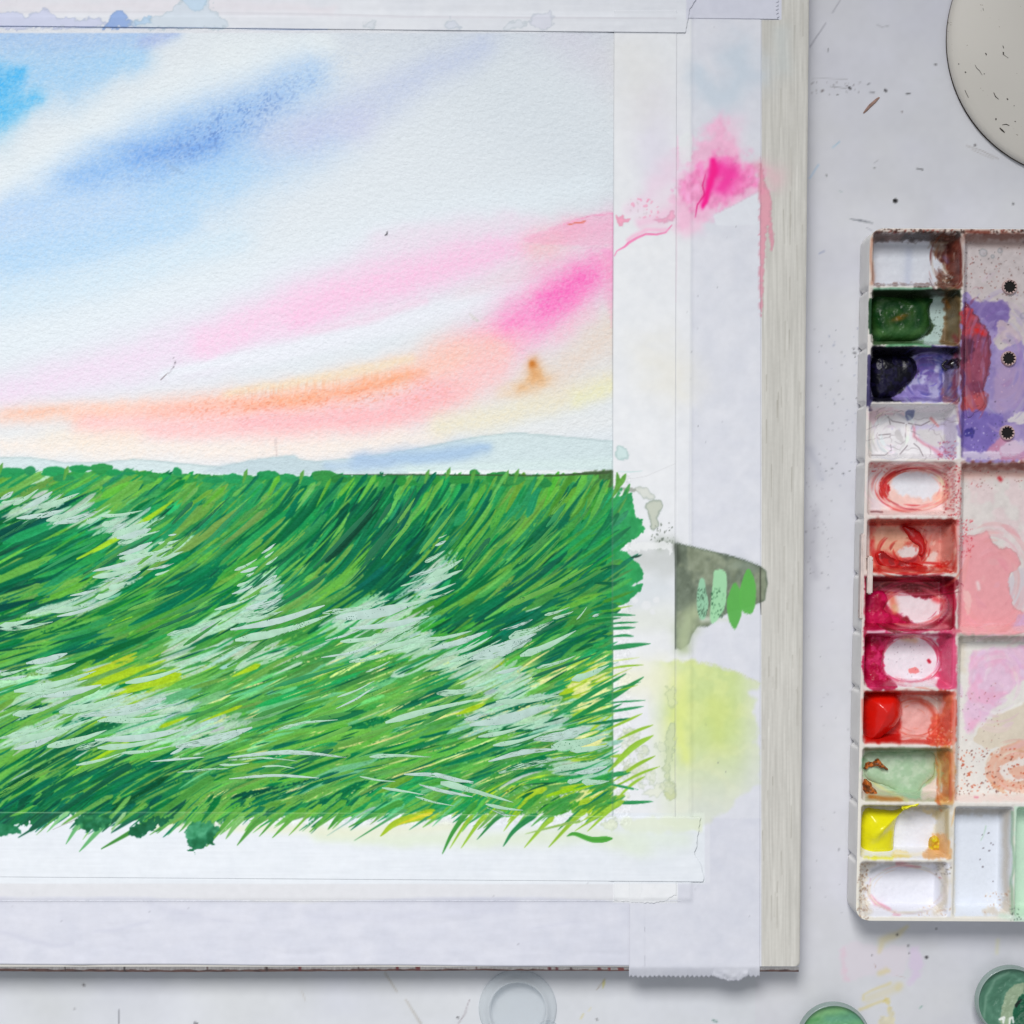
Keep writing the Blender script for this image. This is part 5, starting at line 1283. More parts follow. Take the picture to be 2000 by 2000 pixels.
pp(P3, [(1780, 420), (1932, 250), (1932, 440)], (212, 180, 216), .8, 4, 6); pr(P3, 1230, 400, 2000, 462, (246, 190, 190), .7, 3, 5)
# third mixing well: pale lilac and cream
pr(P3, 1218, 500, 2200, 2420, (238, 234, 228), 1, 2, 2, tex=12)
pr(P3, 1218, 500, 2200, 550, (150, 140, 124), .7, 6, 6); pr(P3, 1218, 560, 1300, 900, (226, 216, 196), .6, 6, 6)  # first strip puts the top shade into the colour
pp(P3, [(1340, 760), (1480, 650), (1932, 620), (2050, 640), (2050, 900), (1850, 1050), (1700, 1180), (1480, 1420), (1320, 1560), (1290, 1300), (1340, 1050)], (238, 200, 226), .95, 5, 9, 14, tex=18, col2=(244, 186, 216))
pp(P3, [(1440, 1520), (1560, 1400), (1760, 1290), (1932, 1225), (2060, 1220), (2060, 1640), (1750, 1680), (1560, 1720), (1400, 1650)], (228, 216, 196), .95, 2, 6, 10, tex=12)
pb(P3, [(1690, 1330), (1780, 1280), (1900, 1235)], [3, 4, 4], (248, 246, 240), .95, 3, 3)
pp(P4, [(1330, 270), (1420, 110), (1560, 20), (1700, 0), (1900, 0), (1900, 480), (1560, 470), (1420, 420)], (234, 182, 158), .9, 2, 8, 12, tex=18)
pp(P4, [(1440, 240), (1560, 180), (1690, 130), (1690, 200), (1560, 260), (1600, 330), (1690, 350), (1690, 380), (1500, 340)], (240, 232, 226), .95, 2, 5)
ps(P4, 190, 1030, 60, 1690, 500, [(214, 100, 60), (196, 84, 56), (120, 60, 50)], (.5, 1.6), .85, 19); pr(P4, 1040, 500, 2000, 560, (244, 226, 220), .8, 4, 6); ps(P3, 60, 1230, 1000, 1700, 1900, [(120, 100, 100), (160, 60, 60)], (.4, 1.0), .75, 20)
pb(P4, [(1230, 508), (1260, 512)], [2], (230, 120, 150), .9)
# bottom small wells
pr(P4, 1038, 606, 1585, 1640, (232, 238, 249), 1, 2, 2)
pr(P4, 1038, 604, 1585, 680, (188, 180, 168), .7, 7, 5); pb(P4, [(1520, 680), (1530, 1100), (1520, 1560)], [8, 8, 8], (200, 190, 176), .8)  # first strip shades the upper wall in colour
pp(P4, [(1480, 1560), (1560, 1350), (1590, 1620), (1320, 1620), (1350, 1540)], (224, 214, 200), .9, 4, 7, tex=40); pb(P4, [(1290, 920), (1330, 790)], [1, 1.4], (180, 214, 190), .7); ps(P4, 10, 1270, 800, 1400, 1350, [(80, 70, 80)], (.5, 1.3), .9, 21); ps(P4, 40, 1320, 1400, 1570, 1620, [(190, 150, 120), (250, 250, 246)], (.5, 1.5), .8, 22)
pr(P4, 1600, 606, 2100, 1690, (206, 234, 212), 1, 2, 2, tex=6)
pb(P4, [(1585, 660), (1582, 1200), (1580, 1600)], [3, 3, 4], (140, 186, 150), .7); pb(P4, [(1480, 1640), (1600, 1660), (1690, 1690)], [6, 7, 6], (212, 232, 216), .8); ps(P4, 16, 1560, 1560, 1660, 1680, [(70, 100, 80)], (.5, 1.4), .8, 23)
# brushed, half-dried smears following the wells' curves
prg = np.random.default_rng(321)
def swirl(f, cx, cy, rx, ry, n, cols, w=(.6, 2.2), a0=0., a1=6.28, spread=.18, alpha=.6, dry=.5):
    for i in range(n):
        s0 = prg.uniform(a0, a1); ln = prg.uniform(.25, 1.1); k_ = 1 + prg.normal(0, spread)
        pts = [f(cx + rx * k_ * math.cos(t), cy + ry * k_ * math.sin(t)) for t in np.linspace(s0, s0 + ln, 7)]
        c = np.array(cols[int(prg.integers(len(cols)))], float) + prg.normal(0, 7, 3)
        wd = prg.uniform(*w)
        pc.stroke(pts, [wd * q for q in (.3, .8, 1, 1, .9, .6, .3)], c, alpha * prg.uniform(.6, 1), prg.uniform(0, dry), i % 50)
swirl(P2, 660, 740, 330, 205, 90, [(206, 70, 70), (226, 130, 124), (240, 190, 182), (186, 90, 90)], spread=.13)
swirl(P2, 660, 740, 300, 190, 16, [(190, 20, 24), (206, 40, 40)], (1, 2.6), 2.4, 3.9, .06, .9, .4)
swirl(P2, 620, 740, 400, 240, 40, [(246, 236, 232), (236, 214, 210)], spread=.1)
swirl(P2, 560, 1330, 200, 150, 70, [(184, 18, 16), (206, 50, 40), (226, 120, 96), (160, 10, 12)], (1, 4), -1.6, 3.4, .25, .7)
swirl(P2, 900, 1300, 130, 200, 50, [(214, 96, 80), (232, 170, 156), (196, 60, 50), (238, 206, 196)], (.8, 3), spread=.4, alpha=.5)
swirl(P2, 640, 1500, 340, 50, 30, [(190, 12, 14), (216, 60, 50)], (1, 3), spread=.3, alpha=.7)
swirl(P3, 700, 170, 400, 260, 90, [(150, 4, 34), (186, 10, 60), (210, 40, 90), (120, 2, 24)], (.8, 3.4), spread=.12, alpha=.7)
swirl(P3, 720, -30, 380, 60, 50, [(110, 2, 20), (150, 10, 34), (214, 110, 120)], (.6, 2), spread=.3, alpha=.7)
swirl(P3, 740, 190, 330, 190, 50, [(230, 110, 110), (240, 170, 160), (214, 60, 80)], (.6, 2), spread=.1, alpha=.5)
swirl(P3, 700, 760, 330, 260, 70, [(214, 50, 100), (236, 130, 160), (196, 20, 70)], (.6, 2.2), spread=.08, alpha=.6)
swirl(P3, 760, 1380, 260, 200, 60, [(206, 70, 54), (226, 130, 110), (240, 196, 186), (214, 90, 60)], (.6, 2.2), spread=.22, alpha=.5)
swirl(P1, 800, 1540, 190, 170, 80, [(98, 74, 160), (190, 186, 228), (214, 212, 240), (80, 84, 176)], (.8, 3), spread=.4, alpha=.55)
swirl(P1, 960, 420, 110, 200, 60, [(110, 40, 26), (150, 100, 80), (70, 30, 24), (190, 176, 166)], (.6, 2.4), spread=.4, alpha=.6)
swirl(P4, 560, 300, 300, 160, 60, [(190, 216, 188), (160, 200, 164), (206, 220, 170)], (.8, 3), spread=.35, alpha=.4)
swirl(P4, 930, 320, 50, 220, 50, [(206, 100, 50), (236, 190, 110), (226, 140, 70)], (.6, 2.2), spread=.5, alpha=.6)
swirl(P4, 590, 1390, 360, 220, 70, [(244, 242, 240), (206, 198, 190), (226, 212, 190)], (.5, 1.6), spread=.06, alpha=.6)
swirl(P1, 1500, 1400, 260, 500, 70, [(166, 148, 202), (140, 120, 186), (196, 176, 206)], (1.5, 6), spread=.5, alpha=.3)
swirl(P1, 1240, 1350, 90, 400, 40, [(130, 50, 74), (176, 80, 100), (110, 40, 66)], (1, 4), spread=.4, alpha=.4)
swirl(P2, 1400, 1600, 260, 360, 50, [(246, 184, 186), (236, 152, 160)], (2, 7), spread=.4, alpha=.3)
swirl(P3, 1650, 1000, 280, 330, 60, [(244, 206, 228), (236, 190, 220), (248, 226, 236)], (2, 7), spread=.4, alpha=.35)
swirl(P4, 1640, 260, 230, 180, 50, [(236, 190, 166), (244, 222, 208), (226, 164, 136)], (1, 4), spread=.25, alpha=.5)
for i in range(26):          # craze lines in the white well
    x, y = prg.uniform(270, 980), prg.uniform(20, 430); a = prg.uniform(0, 6.28); q = [P2(x, y)]
    for _ in range(4):
        a += prg.normal(0, .6); x += 34 * math.cos(a); y += 26 * math.sin(a); q.append(P2(x, y))
    pc.stroke(q, [.35, .6, .6, .5, .3], (132, 120, 126), .6)
swirl(P2, 440, 250, 150, 170, 40, [(246, 245, 246), (206, 200, 208)], (1, 4), spread=.3, alpha=.6)
# stains on rim and dividers
pb(P1, [(250, 230), (255, 420), (248, 640)], [4, 3, 4], (196, 130, 100), .6); ps(P1, 120, 300, 130, 1690, 175, [(60, 36, 30), (130, 50, 36), (230, 222, 214)], (.6, 2.4), .8, 24); pb(P1, [(1150, 155), (1360, 160)], [4, 4], (120, 50, 34), .8)
pb(P1, [(1090, 220), (1095, 640)], [3, 3], (120, 50, 40), .7); pb(P1, [(1110, 220), (1116, 640)], [2, 2], (206, 196, 190), .8)
pb(P1, [(290, 688), (600, 690), (820, 690)], [3, 3, 2], (110, 176, 140), .8); pb(P1, [(400, 1228), (700, 1232), (820, 1236)], [3, 3, 2], (90, 160, 110), .8); pb(P1, [(830, 1238), (1050, 1240)], [2, 2], (70, 60, 140), .7)
pp(P1, [(222, 830), (262, 800), (266, 1080), (226, 1095)], (28, 66, 36), .95, 1.5, 3, 6); pp(P1, [(205, 1380), (250, 1330), (256, 1800), (205, 1800), (165, 1720), (200, 1600)], (56, 50, 96), .92, 2, 5, 7, tex=40)
pp(P3, [(205, 380), (250, 360), (252, 480), (240, 620), (206, 620)], (172, 20, 60), .95, 1.5, 4, 6); pb(P3, [(205, 1200), (212, 1500)], [3, 4], (226, 110, 100), .7); pb(P3, [(1195, 470), (1240, 465)], [6, 4], (226, 110, 130), .9); pb(P3, [(250, 460), (420, 470)], [3, 3], (240, 224, 228), .8)
for y0 in (600, 1060): pb(P2, [(1078, y0), (1080, y0 + 400)], [3, 3], (232, 170, 170), .7)
ps(P2, 90, 1050, 520, 1100, 1100, [(196, 60, 70)], (.4, 1.2), .8, 25)
pb(P3, [(1190, 1120), (1186, 1650)], [3, 3], (236, 150, 140), .8); pb(P4, [(1026, 0), (1030, 540)], [3, 3], (236, 170, 140), .7)
ps(P4, 160, 120, 1140, 220, 1700, [(190, 160, 130), (246, 236, 210), (150, 120, 100)], (.5, 1.6), .7, 26)

# ================================================================ palette body
RZ = 12 * MM
palette = tag(empty('paint_palette', W(1850, 1120, 0) + (0,)), 'white plastic paint palette with rows of wells of dried and wet paint', 'palette')
DX = lambda y: -.0206 * (y - 455)
# wells: (name, u0, v0, u1, v1, depth mm) in rim-plane photo pixels; the row of twelve on the left, larger ones on the right
LW = [(454, 558), (567, 672), (679, 784), (791, 896), (903, 1007), (1015, 1118), (1126, 1230), (1239, 1342), (1351, 1454), (1462, 1565), (1574, 1677), (1685, 1790)]
WELLS = [('well', 1706, a, 1877, b, 7.5) for a, b in LW]
WELLS += [('mixing_well', 1884, 457, 2290, 896, 4.5), ('mixing_well', 1891, 905, 2290, 1234, 4.5), ('mixing_well', 1898, 1243, 2290, 1566, 4.5), ('mixing_well', 1888, 1576, 2000, 1792, 6.5), ('mixing_well', 2008, 1576, 2120, 1792, 6.5), ('mixing_well', 2128, 1576, 2290, 1792, 6.5)]
LAB = ['grey well with rusty brown crust', 'well of dark green paint', 'well of black and violet paint', 'well of cracked white paint', 'white well ringed with red', 'well of scarlet wash', 'well of crimson paint', 'well with magenta sides', 'well with glossy red dollop', 'well of mint paint and rust crumbs', 'well with yellow dollop', 'clean white well with pink arc',
       'purple stained mixing well with three pegs', 'pink stained mixing well', 'lilac and cream stained mixing well', 'empty pale mixing well', 'mint green mixing well', None]
ORD = np.array([(w[1], w[2], w[3], w[4]) for w in WELLS], float)
OUT_L, OUT_T, OUT_R, OUT_B = 1699.0, 447.0, 2300.0, 1799.0


def well_sdf(i, U, V):
    n, a, t, b, d, dep = WELLS[i]
    sx = DX(V) - (0 if i < 12 else -.0206 * ((t + d) / 2 - 455) * 0)
    if i >= 12: sx = DX(V) - DX(np.full_like(V, t)) * 0
    r = 7.0
    if i == 0 : r = 12.0
    cx, cy = (a + b) / 2, (t + d) / 2
    qx = np.abs(U - sx - cx) - ((b - a) / 2 - r); qy = np.abs(V - .006 * (U - 1850) - cy) - ((d - t) / 2 - r)
    return np.minimum(np.maximum(qx, qy), 0) + np.hypot(np.maximum(qx, 0), np.maximum(qy, 0)) - r
for i in range(12, 18):      # right-hand wells were read at their own row, take the skew out
    w = WELLS[i]; off_ = .0206 * ((w[2] + w[4]) / 2 - 455)
    WELLS[i] = (w[0], w[1] + off_, w[2], w[3] + off_, w[4], w[5])
WELLS[12] = ('mixing_well', 1886.0, 457, 2310, 896, 4.5); WELLS[13] = ('mixing_well', 1888.0, 905, 2310, 1234, 4.5); WELLS[14] = ('mixing_well', 1889.0, 1243, 2310, 1566, 4.5)
WELLS[15] = ('mixing_well', 1889.0, 1576, 2003, 1791, 6.5); WELLS[16] = ('mixing_well', 2010.0, 1576, 2124, 1791, 6.5); WELLS[17] = ('mixing_well', 2131.0, 1576, 2310, 1791, 6.5)


def height(i, U, V):
    d = -well_sdf(i, U, V)           # inside distance
    dep = WELLS[i][5] * MM
    run = 13.0 if i < 12 else 15.0
    t = np.clip(d / run, 0, 1)
    prof_ = np.where(t < .75, t / .75 * .88, .88 + .12 * np.sin((t - .75) / .25 * math.pi / 2))
    lip = np.clip(-d / 4, 0, 1)
    z = RZ - .25 * MM - dep * prof_
    z = np.where(d < 0, RZ - .25 * MM * (1 - sst(0, 2.2, -d)), z)
    bumps = (fbm(U / 16, V / 16, 40 + i, 4) - .45) * (.35 if i < 12 else .10) * MM * sst(6, 16, d)
    return z + bumps


def put_px(U, V, Z):
    """rim-plane pixel -> world, and the photo pixel it is seen at"""
    x, y = W(U, V, RZ)
    f = (D - RZ) / (D - Z)
    return x, y, 1000 + (U - 1000) * f, 1000 + (V - 1000) * f


well_obj = []
for i, (nm, a, t, b, d, dep) in enumerate(WELLS):
    if i < 12:
        v0 = 447 if i == 0 else (LW[i - 1][1] + t) / 2; v1 = 1799 if i == 11 else (LW[i + 1][0] + d) / 2
        u0, u1, st = OUT_L, 1880.5 + (1 if i < 12 else 0), 1.4
    else:
        v0 = {12: 447, 13: 900.5, 14: 1238.5}.get(i, 1571); v1 = {12: 900.5, 13: 1238.5, 14: 1571}.get(i, 1799)
        u0 = {15: 1881.5, 16: 2006.5, 17: 2127.5}.get(i, 1881.5); u1 = {15: 2006.5, 16: 2127.5}.get(i, 2322)
        st = 1.6
    nu = max(2, int((min(u1, 2075) - u0) / st) + 2); nv = int((v1 - v0) / st) + 2
    us = np.linspace(u0, min(u1, 2075), nu); vs = np.linspace(v0, v1, nv)
    if i == 17: us = np.linspace(u0, u1, 60)
    elif u1 > 2075: us = np.concatenate([us, np.arange(2090, u1, 16), [u1]])
    U, V = np.meshgrid(us, vs)
    U = U + DX(V); V = V + .006 * (U - 1850)
    # outer corners rounded
    cr2 = 26.0
    for sgn, lim_ in ((1, OUT_T + cr2), (-1, OUT_B - cr2)):
        ov = np.clip((lim_ - (V - .006 * (U - 1850))) * sgn, 0, cr2)
        mn = OUT_L + DX(V) + (cr2 - np.sqrt(np.maximum(cr2 * cr2 - ov ** 2, 0))) * (1 if sgn == 1 else 1.0)
        U = np.maximum(U, mn)
    Z = height(i, U, V)
    x, y, qx, qy = put_px(U, V, Z)
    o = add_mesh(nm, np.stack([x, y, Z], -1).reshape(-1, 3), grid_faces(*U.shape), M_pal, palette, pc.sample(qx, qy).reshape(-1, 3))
    if LAB[i]: o['label'] = LAB[i]
    well_obj.append(o)

# outer flank with scalloped bulges, and the underside lip
M_flank = plain_mat('flank_plastic', (246, 245, 243), .5, .35, [(300., 3., .15, .0002, ONE)], (90., .05))
vv = np.arange(OUT_T, OUT_B + .1, 1.5)
notch = np.zeros(len(vv))
for j in range(11):
    nvp = (LW[j][1] + LW[j + 1][0]) / 2
    notch = np.maximum(notch, np.exp(-(np.abs(vv - nvp - 2) / 5.0) ** 2.0))
rowsz = [(0.0, 0.0, 0), (.2, -.9, 0), (.5, -1.6, .3), (.8, -3.0, .8), (.9, -8.0, 1), (.6, -10.8, 1), (-.6, -11.9, 1)]
FV = []
cor = lambda q: np.where(q < OUT_T + 26, 26 - np.sqrt(np.maximum(26 ** 2 - (OUT_T + 26 - q) ** 2, 0)), np.where(q > OUT_B - 26, 26 - np.sqrt(np.maximum(26 ** 2 - (q - OUT_B + 26) ** 2, 0)), 0))
for out_, dz, nn in rowsz:
    U = OUT_L + DX(vv) + cor(vv) - out_ * 2.0 + notch * nn * 7.0; Vv = vv + .006 * (U - 1850)
    x, y = W(U, Vv, RZ); FV.append(np.stack([x, y, np.full(len(vv), RZ + dz * MM)], -1))
add_mesh('flank', np.array(FV).reshape(-1, 3), grid_faces(len(rowsz), len(vv))[:, ::-1], M_flank, palette)
for nm_, vedge, sg in (('lower_rim', OUT_B, 1), ('upper_rim', OUT_T, -1)):
    uu = np.arange(1722 if sg == 1 else 1724, 2330, 8.0); q = []
    for out_, dz in ((0, 0), (1.6, -.5), (1.6, -1.6), (-4, -1.8), (-8, -11.9)):
        U = uu + DX(vedge); Vv = vedge + sg * out_ + .006 * (U - 1850); x, y = W(U, Vv, RZ); q.append(np.stack([x, y, np.full(len(uu), RZ + dz * MM)], -1))
    add_mesh(nm_, np.array(q).reshape(-1, 3), grid_faces(5, len(uu))[:, ::sg], M_flank, palette)
# far right wall
q = []
for dz in (0, -11.9):
    U = np.full(len(vv), 2322.) + DX(vv); Vv = vv + .006 * (U - 1850); x, y = W(U, Vv, RZ); q.append(np.stack([x, y, np.full(len(vv), RZ + dz * MM)], -1))
add_mesh('right_wall', np.array(q).reshape(-1, 3), grid_faces(2, len(vv)), M_flank, palette)
# latch on the left side
bm = bmesh.new()
def bm_box(bm, u0, v0, u1, v1, z0, z1):
    vs_ = []
    for z in (z0, z1):
        for u, v in ((u0, v0), (u1, v0), (u1, v1), (u0, v1)):
            x, y = W(u + DX(v), v, RZ); vs_.append(bm.verts.new((x, y, z)))
    for f in ((3, 2, 1, 0), (4, 5, 6, 7), (0, 1, 5, 4), (1, 2, 6, 5), (2, 3, 7, 6), (3, 0, 4, 7)):
        bm.faces.new([vs_[q] for q in f])
bm_box(bm, 1695, 1042, 1703, 1210, 9 * MM, 12.3 * MM)
bm_box(bm, 1707, 1086, 1717, 1160, 10 * MM, 13.2 * MM)
bm_box(bm, 1704, 1086, 1709, 1092, 10 * MM, 12.8 * MM)
bmesh.ops.recalc_face_normals(bm, faces=bm.faces)
bmesh.ops.bevel(bm, geom=list(bm.edges), offset=.35 * MM, segments=2, affect='EDGES')
me = bpy.data.meshes.new('latch'); bm.to_mesh(me); bm.free()
M_latch = plain_mat('latch_plastic', (220, 204, 198), .45, .35, (), (400., .12), speck=((176, 130, 110), 900., .97))
me.materials.append(M_latch); lo = bpy.data.objects.new('latch', me); COL.objects.link(lo); lo.parent = palette; lo.matrix_parent_inverse = palette.matrix_basis.inverted()
# serrated peg sockets in the first mixing well
M_hole = plain_mat('socket_dark', (26, 24, 24), .6, .2, (), (200., .2)); M_ring = plain_mat('socket_ring', (206, 180, 176), .4, .4, (), (600., .14), speck=((150, 70, 60), 1500., .95))
for qx, qy in ((1973, 560), (1971, 700), (1968, 845)):
    fz = RZ - 4.7 * MM
    cx, cy = W(qx, qy, fz + .8 * MM)
    ro, ri = 13.6 * S, 10.8 * S
    n = 72; V = []; F = []
    for k_ in range(n):
        a = 2 * math.pi * k_ / n; tooth = ri + (1.8 * S if (k_ // 3) % 2 else -.6 * S)
        for r, z in ((ro + 1.5 * S, fz - .3 * MM), (ro, fz + .9 * MM), (ri + 2 * S, fz + 1.0 * MM), (tooth, fz + .7 * MM), (tooth, fz - .3 * MM)):
            V.append((cx + r * math.cos(a), cy + r * math.sin(a), z))
    for k_ in range(n):
        k2 = (k_ + 1) % n
        for j in range(4): F.append((k_ * 5 + j, k2 * 5 + j, k2 * 5 + j + 1, k_ * 5 + j + 1))
    ring = add_mesh('peg_ring', V, F, M_ring, well_obj[12], smooth=False)
    lathe('peg_hole', [(1e-6, fz + .25 * MM), (ri + 1.5 * S, fz + .25 * MM)], cx, cy, M_hole, well_obj[12], 40)


# thick paint: mounds with their own outline
def mound(name, par, f, pts, hmax, z0, colf, rnd=14.0, mat=None, rough=1.5, bump=.3, seed=0, step=1.2, label=None, ridge=None):
    P = smooth_closed([f(*p) for p in pts])
    us = np.arange(P[:, 0].min() - 4, P[:, 0].max() + 4, step); vs = np.arange(P[:, 1].min() - 4, P[:, 1].max() + 4, step)
    U, V = np.meshgrid(us, vs)
    d = -poly_sdf(P, U, V) + rough * 2 * (fbm(U / 7, V / 7, 90 + seed) - .5)
    t = np.clip(d / rnd, 0, 1)
    h = np.sqrt(np.maximum(0, 1 - (1 - t) ** 2)) * (1 + bump * (fbm(U / 20, V / 20, 95 + seed, 2 if mat is None else 4) - .5))
    Z = z0 + hmax * MM * h - .5 * MM * (d < 0) - .25 * MM * (1 - t) ** 6
    if ridge:
        dd, ww, _, _ = line_dist([f(*q) for q in ridge[0]], [ridge[1]] * len(ridge[0]), U, V)
        Z = Z + ridge[2] * MM * np.exp(-(dd / ww) ** 2) * t
    x, y = W(U, V, z0 + hmax * .5 * MM)
    C = colf(U, V, d)
    Fg = grid_faces(*U.shape)
    keep = (d.ravel()[Fg] > -2.2).any(1)
    Fg = Fg[keep]
    used = np.unique(Fg); rem = np.full(U.size, -1); rem[used] = np.arange(len(used))
    o = add_mesh(name, np.stack([x, y, Z], -1).reshape(-1, 3)[used], rem[Fg], mat or M_wet, par, np.clip(C, 0, 255).reshape(-1, 3)[used])
    if label: o['label'] = label
    return o
def cflat(c, amp=12, c2=None, sc=12, seed=0):
    def f(U, V, d):
        n = (fbm(U / 6, V / 6, seed, 3) - .5)[..., None] * amp * 2
        b = np.asarray(c, float) + n
        if c2 is not None:
            q = sst(.42, .6, fbm(U / sc, V / sc, seed + 4, 3))[..., None]; b = b * (1 - q) + (np.asarray(c2, float) + n) * q
        return b
    return f
fl = RZ - 7.75 * MM
def cgreen(U, V, d):
    b = np.zeros(U.shape + (3,)) + np.array([18, 60, 24.])
    r = np.hypot((U - 1747), (V - 620) * 1.15); an = np.arctan2(V - 620, U - 1747)
    sw = (np.sin(r / 4.2 + an * 1.2) * .5 + .5)[..., None]
    b = b * (1 - .45 * sw) + np.array([64, 98, 40.]) * .45 * sw
    q = np.exp(-((U - 1755) / 16) ** 2 - ((V - 622 + (U - 1755) * .35) / 6) ** 2)[..., None] * (.5 + fbm(U / 5, V / 3, 3)[..., None])
    b = b * (1 - np.clip(q, 0, .9)) + np.array([116, 84, 24.]) * np.clip(q, 0, .9)
    e = np.exp(-((V - 650) / 10) ** 2)[..., None] * .5
    return b * (1 - e) + np.array([98, 140, 84.]) * e
mound('paint', well_obj[1], P1, [(268, 740), (560, 770), (835, 775), (805, 900), (825, 1050), (740, 1150), (620, 1185), (400, 1195), (280, 1190)], 2.6, fl, cgreen, 26, bump=.5, seed=1, mat=M_thick, label='glossy dark green paint')
mound('paint', well_obj[2], P1, [(262, 1345), (450, 1315), (640, 1340), (692, 1450), (640, 1560), (530, 1640), (455, 1715), (270, 1705)], 2.4, fl, cflat((8, 7, 20), 5, (24, 20, 50), 9, 2), 24, bump=.35, seed=2, mat=M_thick, label='glossy blue-black paint')
mound('paint', well_obj[2], P1, [(945, 1408), (1000, 1362), (1075, 1355), (1095, 1405), (1055, 1445), (985, 1448)], 3.0, fl + 2 * MM, cflat((22, 14, 18), 6), 8, seed=3)
def cred(U, V, d):
    b = np.zeros(U.shape + (3,)) + np.array([222, 20, 6.]); q = sst(1395, 1440, V)[..., None] * .45  # lower side darkened in the colour as form shade
    return b * (1 - q) + np.array([176, 6, 2.]) * q
mound('paint', well_obj[8], P3, [(228, 1200), (300, 1125), (420, 1105), (540, 1120), (610, 1200), (632, 1310), (610, 1420), (540, 1510), (440, 1590), (370, 1640), (240, 1640), (222, 1420)], 6.4, fl, cred, 36, bump=.04, rough=.6, seed=4, ridge=([(330, 1220), (420, 1300)], 16, 1.0), label='glossy red dollop')
def cyel(U, V, d):
    b = np.zeros(U.shape + (3,)) + np.array([236, 230, 6.]); q = (sst(1600, 1680, V) * .35)[..., None]  # shading of the lower half mixed into the yellow
    return b * (1 - q) + np.array([206, 200, 2.]) * q
mound('paint', well_obj[10], P4, [(183, 665), (340, 640), (470, 650), (580, 606), (650, 580), (700, 572), (700, 590), (640, 612), (580, 640), (520, 700), (485, 800), (472, 960), (450, 1072), (183, 1085)], 3.6, fl, cyel, 30, bump=.06, rough=.6, seed=5, ridge=([(240, 860), (400, 740), (560, 640)], 13, 2.2), label='glossy yellow dollop')
mound('paint', well_obj[10], P4, [(560, 618), (610, 596), (660, 580), (700, 570), (704, 588), (670, 604), (620, 612), (580, 632)], .9, RZ - .45 * MM, cyel, 5, bump=.1, rough=.4, seed=15)
mound('paint', well_obj[10], P4, [(810, 905), (900, 890), (960, 930), (975, 1010), (930, 1090), (830, 1085), (800, 1010)], 2.4, fl, cflat((226, 206, 30), 30, (206, 160, 40), 6, 6), 8, seed=6, bump=.7, mat=M_pal)
mound('paint', well_obj[9], P4, [(195, 110), (500, 85), (830, 95), (855, 220), (840, 320), (760, 390), (725, 450), (715, 520), (560, 490), (380, 410), (195, 330)], 1.0, fl, cflat((172, 204, 168), 8, (190, 214, 184), 14, 7), 18, bump=.3, seed=7, label='mint paint pool')
for pts, h, sd in (([(192, 190), (250, 185), (320, 150), (345, 190), (405, 250), (370, 262), (310, 230), (230, 245), (192, 250)], 2.0, 8), ([(188, 370), (235, 380), (280, 440), (340, 490), (440, 510), (540, 540), (440, 555), (300, 545), (188, 540)], 2.4, 9)):
    mound('paint_crumb', well_obj[9], P4, pts, h, fl + .4 * MM, cflat((190, 98, 30), 46, (110, 66, 34), 4, sd), 6, bump=1.4, rough=3, seed=sd, mat=M_pal, label='rust orange crumbs')
mound('paint', well_obj[6], P3, [(225, 120), (300, 40), (420, 20), (470, 120), (430, 220), (560, 300), (760, 390), (860, 400), (700, 420), (420, 430), (230, 430)], 1.5, fl, cflat((180, 8, 62), 10, (206, 20, 84), 12, 10), 14, bump=.8, seed=10, mat=M_thick, label='glossy crimson paint')
mound('paint', well_obj[7], P3, [(240, 500), (500, 500), (450, 620), (415, 760), (430, 900), (520, 1040), (245, 1045)], 1.8, fl, cflat((178, 8, 62), 12, (210, 40, 100), 10, 11), 12, bump=.9, seed=11, mat=M_thick, label='glossy magenta paint')
mound('paint', well_obj[5], P2, [(290, 1360), (360, 1330), (440, 1390), (560, 1430), (700, 1450), (770, 1500), (600, 1520), (400, 1510), (310, 1450)], .9, fl, cflat((190, 14, 14), 14, (150, 8, 10), 10, 12), 10, bump=.8, seed=12)
mound('paint', well_obj[5], P2, [(545, 1100), (640, 1110), (730, 1180), (770, 1300), (740, 1380), (695, 1370), (700, 1300), (640, 1250), (590, 1190)], .9, fl, cflat((186, 12, 12), 14), 9, bump=.8, seed=13)
mound('paint', well_obj[12], P1, [(1130, 905), (1200, 905), (1290, 1020), (1362, 1150), (1358, 1450), (1310, 1600), (1322, 1770), (1250, 1855), (1130, 1840)], .35, RZ - 4.75 * MM, lambda U, V, d: pc.sample(U, V), 6, bump=.5, seed=14, label='dried maroon paint film')
# ================================================================ table
tc_ = Canvas(1470, -70, 2070, 2070, 2.2, (214, 215, 222))
tb_ = Canvas(-70, 1855, 1490, 2070, 2.4, (214, 217, 223))
for c_, sd in ((tc_, 3), (tb_, 3)):
    c_.C += ((fbm(c_.X / 90, c_.Y / 90, sd, 4) - .5) * 13)[..., None] + ((vn(c_.X / 12, c_.Y / 12, 9) - .5) * 3)[..., None]
    c_.C[..., 2] += (fbm(c_.X / 120, c_.Y / 120, 14) - .5) * 8
Q1 = lambda x, y: (1500 + x * .2588, y * .2588)
Q2 = lambda x, y: (1550 + x * .2329, 1780 + y * .2329)
Q3 = lambda x, y: (1150 + x * .2847, 400 + y * .2847)
def tm(f, pts, ws, col, a=.85, c=None):
    (c or tc_).stroke([f(*p) for p in pts], ws if len(ws) == len(pts) else ws * len(pts), col, a)
I_ = lambda x, y: (x, y)
